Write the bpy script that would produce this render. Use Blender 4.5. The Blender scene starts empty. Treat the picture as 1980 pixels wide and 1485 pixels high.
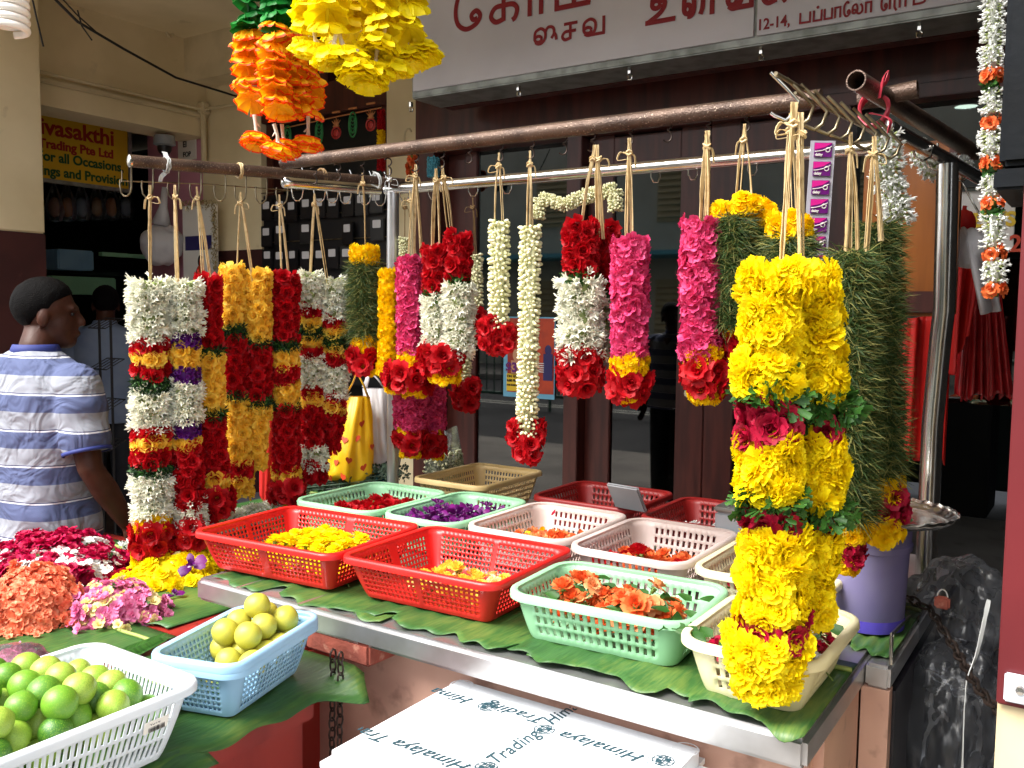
import bpy, bmesh, math, random
import numpy as np
from mathutils import Vector, Matrix, noise as mnoise
RA = math.radians
rnd = random.Random(11)
nrng = np.random.default_rng(5)
SC = bpy.context.scene
COL = SC.collection

# ------------------------------------------------------------------ camera
FPX, YAW, PITCH, ROLL, EYE = 1750.0, RA(33.5), math.atan(137.5/1750), 0.011, 1.57
f_ = np.array([-math.sin(YAW)*math.cos(PITCH), math.cos(YAW)*math.cos(PITCH), -math.sin(PITCH)])
r0_ = np.array([math.cos(YAW), math.sin(YAW), 0.0])
u0_ = np.cross(r0_, f_)
R_ = math.cos(ROLL)*r0_+math.sin(ROLL)*u0_
U_ = -math.sin(ROLL)*r0_+math.cos(ROLL)*u0_
C_ = np.array([0, 0, EYE])
fh_ = np.array([-math.sin(YAW), math.cos(YAW), 0])
cd = bpy.data.cameras.new('camera')
cam = bpy.data.objects.new('camera', cd)
COL.objects.link(cam)
cd.sensor_width = 36
cd.lens = 36*FPX/1980
cd.clip_start = 0.05
cd.clip_end = 400
cam.matrix_world = Matrix(((R_[0], U_[0], -f_[0], 0), (R_[1], U_[1], -f_[1], 0), (R_[2], U_[2], -f_[2], EYE), (0, 0, 0, 1)))
SC.camera = cam

# ------------------------------------------------------------------ sky, sun, exposure
SUN_EL, SUN_AZ = RA(52), RA(208)          # azimuth clockwise from +Y: the sun stands in the street behind the camera
W = bpy.data.worlds.new('World')
SC.world = W
W.use_nodes = True
nt = W.node_tree
nt.nodes.clear()
sky = nt.nodes.new('ShaderNodeTexSky')
sky.sky_type = 'NISHITA'
sky.sun_disc = False
sky.sun_elevation = SUN_EL
sky.sun_rotation = SUN_AZ
sky.air_density = 1.0
sky.dust_density = 3.0
hs = nt.nodes.new('ShaderNodeHueSaturation')
hs.inputs['Saturation'].default_value = 0.25
bg = nt.nodes.new('ShaderNodeBackground')
bg.inputs['Strength'].default_value = 0.15
wo = nt.nodes.new('ShaderNodeOutputWorld')
nt.links.new(sky.outputs[0], hs.inputs['Color'])
nt.links.new(hs.outputs[0], bg.inputs['Color'])
nt.links.new(bg.outputs[0], wo.inputs['Surface'])
sl = bpy.data.lights.new('sun', 'SUN')
sl.energy = 2.5
sl.angle = RA(32)
sl.color = (1, 0.96, 0.9)
so = bpy.data.objects.new('sun', sl)
COL.objects.link(so)
sdir = Vector((math.sin(SUN_AZ)*math.cos(SUN_EL), math.cos(SUN_AZ)*math.cos(SUN_EL), math.sin(SUN_EL)))
so.rotation_euler = sdir.to_track_quat('Z', 'Y').to_euler()
so.location = sdir*20
SC.view_settings.view_transform = 'Standard'
SC.view_settings.look = 'None'
SC.view_settings.gamma = 1
SC.view_settings.exposure = 1.5

# ------------------------------------------------------------------ pixel helpers (photo pixels, 1980 x 1485)
def ray(x, y): return f_*FPX+R_*(x-990)-U_*(y-742.5)
def onz(x, y, z): d = ray(x, y); return C_+d*((z-EYE)/d[2])
def ony(x, y, Y): d = ray(x, y); return C_+d*(Y/d[1])
def onx(x, y, X): d = ray(x, y); return C_+d*(X/d[0])
def at(x, y, h): d = ray(x, y); return C_+d*(h/d.dot(fh_))

# ------------------------------------------------------------------ materials
def lin(c):
    return tuple(((v/255)/12.92 if v/255 <= 0.04045 else ((v/255+0.055)/1.055)**2.4) for v in c)
MATS = {}
def M(name, col, rough=0.5, metal=0.0, col2=None, scale=8.0, island=None, bump=0.0, bscale=60.0, transl=0.0,
      spec=0.5, obrand=None, alpha=1.0, transm=0.0, detail=4.0, lo=0.4, hi=0.65, coat=0.0, stretch=None, col3=None, scale3=40, lo3=.6, hi3=.7, emit=0):
    m = bpy.data.materials.new(name)
    m.use_nodes = True
    n = m.node_tree.nodes; l = m.node_tree.links
    b = n['Principled BSDF']
    out = n['Material Output']
    c = lin(col)+(1,)
    b.inputs['Base Color'].default_value = c
    b.inputs['Roughness'].default_value = rough
    b.inputs['Metallic'].default_value = metal
    b.inputs['Specular IOR Level'].default_value = spec
    b.inputs['Alpha'].default_value = alpha
    b.inputs['Transmission Weight'].default_value = transm
    b.inputs['Coat Weight'].default_value = coat
    cur = None
    tc = None
    def coords():
        nonlocal tc
        if tc is None:
            t = n.new('ShaderNodeTexCoord'); tc = t.outputs['Object']
            if stretch:
                mp = n.new('ShaderNodeMapping'); mp.inputs['Scale'].default_value = stretch
                l.new(tc, mp.inputs['Vector']); tc = mp.outputs[0]
        return tc
    def mix(a, bcol, fac):
        mx = n.new('ShaderNodeMix'); mx.data_type = 'RGBA'
        if isinstance(a, tuple): mx.inputs['A'].default_value = a
        else: l.new(a, mx.inputs['A'])
        mx.inputs['B'].default_value = bcol
        l.new(fac, mx.inputs['Factor'])
        return mx.outputs['Result']
    def noise_fac(sc, a, bb, det=detail):
        nz = n.new('ShaderNodeTexNoise'); nz.inputs['Scale'].default_value = sc; nz.inputs['Detail'].default_value = det
        l.new(coords(), nz.inputs['Vector'])
        mr = n.new('ShaderNodeMapRange'); mr.inputs['From Min'].default_value = a; mr.inputs['From Max'].default_value = bb
        l.new(nz.outputs['Fac'], mr.inputs['Value'])
        return mr.outputs[0]
    cur = c
    if island is not None:
        g = n.new('ShaderNodeNewGeometry')
        cur = mix(cur, lin(island)+(1,), g.outputs['Random Per Island'])
    if obrand is not None:
        g = n.new('ShaderNodeObjectInfo')
        cur = mix(cur, lin(obrand)+(1,), g.outputs['Random'])
    if col2 is not None:
        cur = mix(cur, lin(col2)+(1,), noise_fac(scale, lo, hi))
    if col3 is not None:
        cur = mix(cur, lin(col3)+(1,), noise_fac(scale3, lo3, hi3, 8))
    if not isinstance(cur, tuple): l.new(cur, b.inputs['Base Color'])
    if bump:
        nz = n.new('ShaderNodeTexNoise'); nz.inputs['Scale'].default_value = bscale; nz.inputs['Detail'].default_value = 5
        l.new(coords(), nz.inputs['Vector'])
        bp = n.new('ShaderNodeBump'); bp.inputs['Strength'].default_value = bump; bp.inputs['Distance'].default_value = 0.01
        l.new(nz.outputs['Fac'], bp.inputs['Height']); l.new(bp.outputs[0], b.inputs['Normal'])
    if transl:
        t = n.new('ShaderNodeBsdfTranslucent')
        if isinstance(cur, tuple): t.inputs['Color'].default_value = cur
        else: l.new(cur, t.inputs['Color'])
        ms = n.new('ShaderNodeMixShader'); ms.inputs[0].default_value = transl
        l.new(b.outputs[0], ms.inputs[1]); l.new(t.outputs[0], ms.inputs[2]); l.new(ms.outputs[0], out.inputs['Surface'])
    if emit:
        b.inputs['Emission Color'].default_value = c
        b.inputs['Emission Strength'].default_value = emit
    MATS[name] = m
    return m
def glassy(name, tint, refl, rough=0.02):
    m = bpy.data.materials.new(name); m.use_nodes = True
    n = m.node_tree.nodes; l = m.node_tree.links; n.clear()
    o = n.new('ShaderNodeOutputMaterial'); t = n.new('ShaderNodeBsdfTransparent'); g = n.new('ShaderNodeBsdfGlossy')
    t.inputs[0].default_value = lin(tint)+(1,)
    g.inputs['Roughness'].default_value = rough
    fr = n.new('ShaderNodeFresnel'); fr.inputs[0].default_value = 1.5
    mr = n.new('ShaderNodeMath'); mr.operation = 'MULTIPLY_ADD'; mr.inputs[1].default_value = 1.0; mr.inputs[2].default_value = refl
    mr.use_clamp = True
    l.new(fr.outputs[0], mr.inputs[0])
    mx = n.new('ShaderNodeMixShader')
    l.new(mr.outputs[0], mx.inputs[0]); l.new(t.outputs[0], mx.inputs[1]); l.new(g.outputs[0], mx.inputs[2]); l.new(mx.outputs[0], o.inputs[0])
    MATS[name] = m
    return m

M('red_rose', (208, 16, 30), .55, island=(168, 6, 20), transl=.34, spec=.3)
M('yellow_rose', (255, 226, 100), .55, island=(250, 206, 62), transl=.42, spec=.3)
M('crimson_rose', (190, 18, 62), .55, island=(140, 8, 36), transl=.22, spec=.3)
M('marigold', (255, 222, 6), .6, island=(250, 204, 0), transl=.28, spec=.2)
M('marigold_fresh', (255, 238, 24), .6, island=(253, 224, 2), transl=.28, spec=.2)
M('tuberose', (250, 250, 238), .5, island=(240, 240, 220), transl=.25, spec=.3)
M('tuberose_tube', (206, 214, 160), .5, island=(170, 188, 112), transl=.15, spec=.3)
M('jasmine_bud', (244, 240, 206), .45, island=(228, 228, 176), transl=.15, spec=.35)
M('stem_green', (120, 142, 62), .55, island=(88, 116, 42), transl=.1)
M('pink_petal', (234, 84, 138), .55, island=(208, 50, 106), transl=.28, spec=.3)
M('purple_flower', (104, 18, 132), .5, island=(74, 10, 100), transl=.2, spec=.4)
M('grass_blade', (70, 92, 46), .55, island=(42, 64, 28), transl=.2, spec=.3)
M('grass_dry', (150, 146, 84), .6, island=(110, 112, 56), transl=.2, spec=.3)
M('leaf_sprig', (62, 110, 42), .5, island=(34, 72, 24), transl=.22, spec=.35)
M('fern_dark', (40, 66, 36), .55, island=(24, 46, 22), transl=.15, spec=.3)
M('orange_rose', (242, 136, 76), .55, island=(232, 100, 48), transl=.25, spec=.3)
M('peach_rose', (244, 190, 132), .55, island=(236, 140, 84), transl=.25, spec=.3)
M('coral_petal', (250, 164, 126), .55, island=(240, 134, 96), transl=.28, spec=.25)
M('light_pink', (238, 150, 190), .55, island=(222, 116, 166), transl=.28, spec=.25)
M('cream_petal', (240, 228, 170), .55, island=(226, 206, 130), transl=.25, spec=.25)
M('magenta_petal', (206, 18, 84), .55, island=(160, 8, 52), transl=.25, spec=.25)
M('white_petal', (244, 244, 240), .5, island=(230, 232, 228), transl=.25, spec=.25)
M('orchid', (122, 14, 112), .5, island=(82, 8, 92), transl=.22, spec=.35)
M('orchid_white', (236, 214, 236), .5, transl=.25)
M('art_yellow', (250, 232, 16), .5, island=(240, 216, 4), transl=.3, spec=.3)
M('art_orange', (255, 96, 16), .5, island=(246, 66, 8), transl=.3, spec=.3)
M('art_gold', (255, 200, 24), .5, island=(250, 176, 14), transl=.3, spec=.3)
M('art_green', (26, 138, 48), .5, island=(14, 98, 34), transl=.25, spec=.3)
M('plastic_stem', (226, 212, 196), .45, transl=.2)
M('raffia', (226, 204, 158), .6, island=(198, 168, 114), transl=.15, col2=(176, 146, 96), scale=60, lo=.5, hi=.75)
M('raffia_dark', (150, 118, 76), .7, island=(120, 92, 54), transl=.1)
M('rust', (94, 74, 62), .36, metal=.45, col2=(66, 50, 42), scale=14, bump=.3, bscale=260, col3=(170, 150, 132), scale3=210, lo3=.6, hi3=.74, stretch=(1, 1, 1))
M('steel', (224, 222, 218), .2, metal=1.0, col2=(204, 202, 198), scale=9, bump=.04, bscale=24)
M('steel_worn', (206, 206, 208), .3, metal=.85, col2=(176, 174, 172), scale=6, bump=.05, bscale=16, col3=(110, 100, 96), scale3=38, lo3=.68, hi3=.76)
M('chrome', (206, 204, 198), .14, metal=1.0)
M('wire_old', (150, 138, 112), .32, metal=.85, col2=(96, 82, 62), scale=30)
M('iron_dark', (70, 58, 52), .5, metal=.7, col2=(46, 38, 34), scale=40)
M('cream_wall', (234, 217, 178), .75, col2=(216, 198, 156), scale=1.6, bump=.05, bscale=30, col3=(176, 158, 122), scale3=5, lo3=.66, hi3=.82)
M('cream_trim', (216, 200, 164), .65, col2=(196, 180, 142), scale=4)
M('maroon_dado', (72, 36, 34), .5, col2=(56, 28, 28), scale=3, col3=(96, 58, 52), scale3=18, lo3=.68, hi3=.8)
M('dark_wood', (82, 36, 29), .36, col2=(58, 24, 20), scale=3.5, stretch=(6, 6, .7), bump=.04, bscale=30)
M('brown_panel', (150, 88, 34), .3, col2=(110, 60, 20), scale=2.2, stretch=(5, 5, .6))
M('sign_white', (216, 214, 222), .4, col2=(204, 202, 210), scale=2)
M('sign_frame', (160, 164, 160), .35, metal=.5, col2=(120, 124, 118), scale=12)
M('sign_red', (142, 22, 36), .5)
M('sign_yellow', (232, 186, 36), .55)
M('letter_red', (176, 46, 22), .55)
M('letter_green', (18, 84, 40), .55)
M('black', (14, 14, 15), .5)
M('dark_plastic', (30, 29, 31), .35)
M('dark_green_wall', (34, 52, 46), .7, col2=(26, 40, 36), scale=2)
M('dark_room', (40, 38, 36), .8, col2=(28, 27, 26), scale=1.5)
M('pink_wall', (206, 140, 158), .7)
M('concrete', (150, 144, 136), .85, col2=(124, 118, 112), scale=1.5, bump=.2, bscale=30, col3=(96, 92, 88), scale3=4, lo3=.6, hi3=.8)
M('asphalt', (58, 58, 60), .9, col2=(46, 46, 48), scale=2, bump=.3, bscale=80)
M('road_line', (220, 218, 206), .7, col2=(180, 178, 166), scale=12)
M('brick_red', (150, 74, 58), .8, col2=(120, 58, 46), scale=14, bump=.3, bscale=70, col3=(176, 120, 100), scale3=30)
M('red_panel', (104, 32, 36), .4, col2=(90, 26, 30), scale=3)
M('red_paint', (150, 40, 30), .45, col2=(126, 28, 22), scale=3, stretch=(3, 3, .5), col3=(92, 20, 18), scale3=9, lo3=.62, hi3=.75)
M('pink_laminate', (214, 172, 152), .5, col2=(190, 142, 124), scale=3.4, bump=.06, bscale=30, col3=(120, 84, 70), scale3=11, lo3=.58, hi3=.78)
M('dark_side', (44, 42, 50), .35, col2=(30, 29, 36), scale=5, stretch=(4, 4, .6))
M('red_plastic', (222, 42, 38), .34, col2=(206, 34, 32), scale=6, spec=.45, transl=.12)
M('green_plastic', (164, 218, 174), .36, col2=(150, 204, 160), scale=5, spec=.45, transl=.12)
M('cream_plastic', (240, 232, 192), .36, col2=(228, 218, 172), scale=5, spec=.45, transl=.12)
M('pinkish_plastic', (224, 206, 200), .4, col2=(204, 186, 178), scale=5, spec=.4, transl=.1)
M('tan_plastic', (222, 196, 142), .4, col2=(204, 176, 120), scale=6, spec=.4, transl=.1)
M('blue_plastic', (166, 208, 236), .34, col2=(150, 194, 226), scale=6, spec=.45, transl=.12)
M('white_plastic', (232, 238, 244), .32, col2=(220, 228, 236), scale=6, spec=.45, transl=.12)
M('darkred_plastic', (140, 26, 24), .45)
M('lilac_plastic', (172, 164, 208), .24, col2=(152, 142, 196), scale=4, spec=.5, transl=.45)
M('lilac_deep', (90, 76, 190), .25, transl=.2)
M('grey_plastic', (150, 154, 158), .35, col2=(134, 138, 142), scale=6)
M('foam', (228, 232, 236), .7, bump=.15, bscale=240, col2=(216, 221, 226), scale=5)
M('ink', (34, 66, 76), .6)
M('leaf_rib', (150, 168, 88), .45, transl=.1)
M('leaf_edge_dry', (140, 130, 70), .6)
M('lime', (104, 156, 42), .38, obrand=(50, 104, 30), col2=(140, 172, 56), scale=13, bump=.12, bscale=140, spec=.5, lo=.5, hi=.75)
M('lime_pale', (146, 182, 62), .38, obrand=(172, 188, 80), col2=(126, 162, 52), scale=15, bump=.12, bscale=140, spec=.5)
M('lemon', (198, 186, 66), .42, obrand=(178, 176, 66), col2=(160, 160, 54), scale=22, lo=.5, hi=.8, bump=.14, bscale=130, col3=(120, 92, 34), scale3=90, lo3=.7, hi3=.74)
M('skin', (72, 41, 29), .5, col2=(60, 33, 23), scale=14, spec=.25, bump=.1, bscale=120)
M('hair', (7, 6, 6), .6, bump=.6, bscale=300, col2=(12, 10, 10), scale=60, spec=.06)
M('navy', (38, 50, 118), .7)
M('trouser', (28, 30, 38), .8, col2=(22, 24, 30), scale=20)
M('light_shirt', (120, 134, 156), .75, col2=(104, 118, 144), scale=6)
M('white_bag', (236, 234, 236), .4, transl=.3, col2=(222, 220, 224), scale=8)
M('yellow_bag', (240, 196, 30), .35, transl=.3, col2=(226, 176, 20), scale=6)
M('teal_bag', (10, 120, 140), .35, transl=.2)
M('print_red', (206, 66, 24), .5)
M('red_cloth', (220, 34, 26), .6, col2=(196, 22, 20), scale=7, transl=.1)
M('red_shiny', (150, 24, 30), .25, col2=(196, 44, 46), scale=24, stretch=(9, 9, .5), spec=.6)
M('lamp_white', (250, 252, 255), .4, emit=9)
M('cfl', (244, 238, 230), .35)
M('green_rail', (36, 92, 72), .5)
M('facade', (206, 204, 190), .8, col2=(186, 184, 170), scale=1)
M('louvre', (190, 176, 140), .7)
M('blue_paint', (96, 176, 196), .6)
M('dark_blue', (10, 15, 21), .6, col2=(6, 9, 13), scale=9, bump=.08, spec=.15)
M('poster_orange', (196, 66, 26), .45, col2=(150, 40, 22), scale=9)
M('poster_yellow', (236, 196, 40), .5)
M('poster_blue', (110, 176, 206), .5)
M('poster_white', (234, 230, 222), .5)
M('poster_navy', (40, 34, 96), .5)
M('poster_skin', (206, 150, 112), .5)
M('card_black', (26, 24, 26), .35)
M('card_label', (206, 204, 206), .4)
M('card_pic', (150, 86, 76), .45, obrand=(190, 150, 90))
M('gold_tinsel', (206, 190, 140), .25, metal=.8, island=(240, 230, 200))
M('pack_purple', (110, 30, 120), .3)
M('pack_pink', (226, 40, 150), .3)
M('pack_film', (206, 204, 214), .25, metal=.2)
M('pink_tie', (206, 66, 84), .35, transl=.2)
M('white_tie', (206, 208, 206), .4, transl=.2)
M('herb', (66, 86, 66), .6, island=(38, 54, 40), transl=.1)
M('chilli', (206, 24, 20), .25)
M('wire_black', (24, 20, 18), .6)
M('bead_green', (30, 120, 60), .4)
M('bead_gold', (190, 120, 70), .4)
M('bead_red', (170, 40, 36), .4)
M('dark_mass', (40, 40, 46), .75, col2=(20, 20, 24), scale=5)
glassy('pane', (120, 128, 122), .055)
def filmy(name, tint, dcol, dfac, refl, rough):
    glassy(name, tint, refl, rough)
    m = MATS[name]; n = m.node_tree.nodes; l = m.node_tree.links
    mx = [q for q in n if q.type == 'MIX_SHADER'][0]; o = [q for q in n if q.type == 'OUTPUT_MATERIAL'][0]
    d = n.new('ShaderNodeBsdfDiffuse'); d.inputs[0].default_value = lin(dcol)+(1,)
    t = n.new('ShaderNodeBsdfTranslucent'); t.inputs[0].default_value = lin(dcol)+(1,)
    a = n.new('ShaderNodeMixShader'); l.new(d.outputs[0], a.inputs[1]); l.new(t.outputs[0], a.inputs[2])
    b = n.new('ShaderNodeMixShader'); b.inputs[0].default_value = dfac; l.new(mx.outputs[0], b.inputs[1]); l.new(a.outputs[0], b.inputs[2]); l.new(b.outputs[0], o.inputs[0])
filmy('clear_wrap', (240, 242, 245), (226, 230, 232), .09, .02, .2)
filmy('film_wrap', (226, 228, 232), (150, 154, 162), .14, .0, .3)
def shirt_mat():
    m = bpy.data.materials.new('striped_shirt'); m.use_nodes = True
    n = m.node_tree.nodes; l = m.node_tree.links; b = n['Principled BSDF']
    b.inputs['Roughness'].default_value = .85
    tc = n.new('ShaderNodeTexCoord'); sx = n.new('ShaderNodeSeparateXYZ'); l.new(tc.outputs['Object'], sx.inputs[0])
    nz = n.new('ShaderNodeTexNoise'); nz.inputs['Scale'].default_value = 6; l.new(tc.outputs['Object'], nz.inputs['Vector'])
    ma = n.new('ShaderNodeMath'); ma.operation = 'MULTIPLY_ADD'; ma.inputs[1].default_value = .012; l.new(nz.outputs['Fac'], ma.inputs[0]); l.new(sx.outputs['Z'], ma.inputs[2])
    dv = n.new('ShaderNodeMath'); dv.operation = 'DIVIDE'; dv.inputs[1].default_value = .118; l.new(ma.outputs[0], dv.inputs[0])
    fr = n.new('ShaderNodeMath'); fr.operation = 'FRACT'; l.new(dv.outputs[0], fr.inputs[0])
    cr = n.new('ShaderNodeValToRGB'); cr.color_ramp.interpolation = 'CONSTANT'
    e = cr.color_ramp.elements
    e[0].position = 0; e[0].color = lin((142, 146, 156))+(1,)
    e[1].position = .5; e[1].color = lin((78, 88, 124))+(1,)
    for p, c in ((.06, (142, 146, 156)), (.0, (44, 48, 92)), (.46, (142, 146, 156)), (.93, (78, 88, 124)), (.96, (206, 208, 214))):
        q = e.new(p); q.color = lin(c)+(1,)
    q = e.new(.025); q.color = lin((142, 146, 156))+(1,)
    l.new(fr.outputs[0], cr.inputs[0])
    l.new(cr.outputs[0], b.inputs['Base Color'])
    n2 = n.new('ShaderNodeTexNoise'); n2.inputs['Scale'].default_value = 320; l.new(tc.outputs['Object'], n2.inputs['Vector'])
    bp = n.new('ShaderNodeBump'); bp.inputs['Strength'].default_value = .15; bp.inputs['Distance'].default_value = .003
    l.new(n2.outputs['Fac'], bp.inputs['Height'])
    n3 = n.new('ShaderNodeTexNoise'); n3.inputs['Scale'].default_value = 9; n3.inputs['Distortion'].default_value = 1.6; l.new(tc.outputs['Object'], n3.inputs['Vector'])
    b2 = n.new('ShaderNodeBump'); b2.inputs['Strength'].default_value = .5; b2.inputs['Distance'].default_value = .05
    l.new(n3.outputs['Fac'], b2.inputs['Height']); l.new(bp.outputs[0], b2.inputs['Normal']); l.new(b2.outputs[0], b.inputs['Normal'])
    MATS['striped_shirt'] = m
shirt_mat()
def leaf_mat():
    m = bpy.data.materials.new('banana_leaf'); m.use_nodes = True
    n = m.node_tree.nodes; l = m.node_tree.links; b = n['Principled BSDF']; out = n['Material Output']
    tc = n.new('ShaderNodeTexCoord'); mp = n.new('ShaderNodeMapping'); mp.inputs['Scale'].default_value = (1, .12, .12); mp.inputs['Rotation'].default_value = (0, 0, .35)
    l.new(tc.outputs['Object'], mp.inputs[0])
    nz = n.new('ShaderNodeTexNoise'); nz.inputs['Scale'].default_value = 150; nz.inputs['Detail'].default_value = 2; l.new(mp.outputs[0], nz.inputs['Vector'])
    n2 = n.new('ShaderNodeTexNoise'); n2.inputs['Scale'].default_value = 5; n2.inputs['Detail'].default_value = 5; l.new(tc.outputs['Object'], n2.inputs['Vector'])
    cr = n.new('ShaderNodeValToRGB'); e = cr.color_ramp.elements
    e[0].position = .32; e[0].color = lin((38, 74, 38))+(1,); e[1].position = .72; e[1].color = lin((112, 132, 62))+(1,)
    q = e.new(.52); q.color = lin((62, 104, 50))+(1,)
    ad = n.new('ShaderNodeMath'); ad.operation = 'MULTIPLY_ADD'; ad.inputs[1].default_value = .35; l.new(nz.outputs['Fac'], ad.inputs[0])
    ml = n.new('ShaderNodeMath'); ml.operation = 'MULTIPLY'; ml.inputs[1].default_value = .68; l.new(n2.outputs['Fac'], ml.inputs[0]); l.new(ml.outputs[0], ad.inputs[2])
    l.new(ad.outputs[0], cr.inputs[0]); l.new(cr.outputs[0], b.inputs['Base Color'])
    b.inputs['Roughness'].default_value = .42; b.inputs['Specular IOR Level'].default_value = .45
    bp = n.new('ShaderNodeBump'); bp.inputs['Strength'].default_value = .35; bp.inputs['Distance'].default_value = .004; l.new(nz.outputs['Fac'], bp.inputs['Height']); l.new(bp.outputs[0], b.inputs['Normal'])
    t = n.new('ShaderNodeBsdfTranslucent'); l.new(cr.outputs[0], t.inputs[0]); ms = n.new('ShaderNodeMixShader'); ms.inputs[0].default_value = .15
    l.new(b.outputs[0], ms.inputs[1]); l.new(t.outputs[0], ms.inputs[2]); l.new(ms.outputs[0], out.inputs[0])
    MATS['banana_leaf'] = m
leaf_mat()

# ------------------------------------------------------------------ mesh builder
ORGS = []
class T:                                    # a small reusable shape
    def __init__(s, v, f, m=None):
        s.v = np.array(v, float)
        s.loops = np.array([i for q in f for i in q], int)
        s.tot = np.array([len(q) for q in f], int)
        s.m = np.zeros(len(f), int) if m is None else np.array(m, int)
    @staticmethod
    def join(ts):
        o = T([(0, 0, 0)], [(0,)])
        n = 0; V = []; Lp = []; To = []; Mm = []
        for t in ts:
            V.append(t.v); Lp.append(t.loops+n); To.append(t.tot); Mm.append(t.m); n += len(t.v)
        o.v = np.concatenate(V); o.loops = np.concatenate(Lp); o.tot = np.concatenate(To); o.m = np.concatenate(Mm)
        return o
    def moved(s, R=None, t=(0, 0, 0), sc=1.0, m=None):
        o = T([(0, 0, 0)], [(0,)])
        v = s.v*sc
        if R is not None: v = v@np.asarray(R).T
        o.v = v+np.asarray(t); o.loops = s.loops; o.tot = s.tot; o.m = s.m if m is None else np.full(len(s.m), m)
        return o

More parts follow.
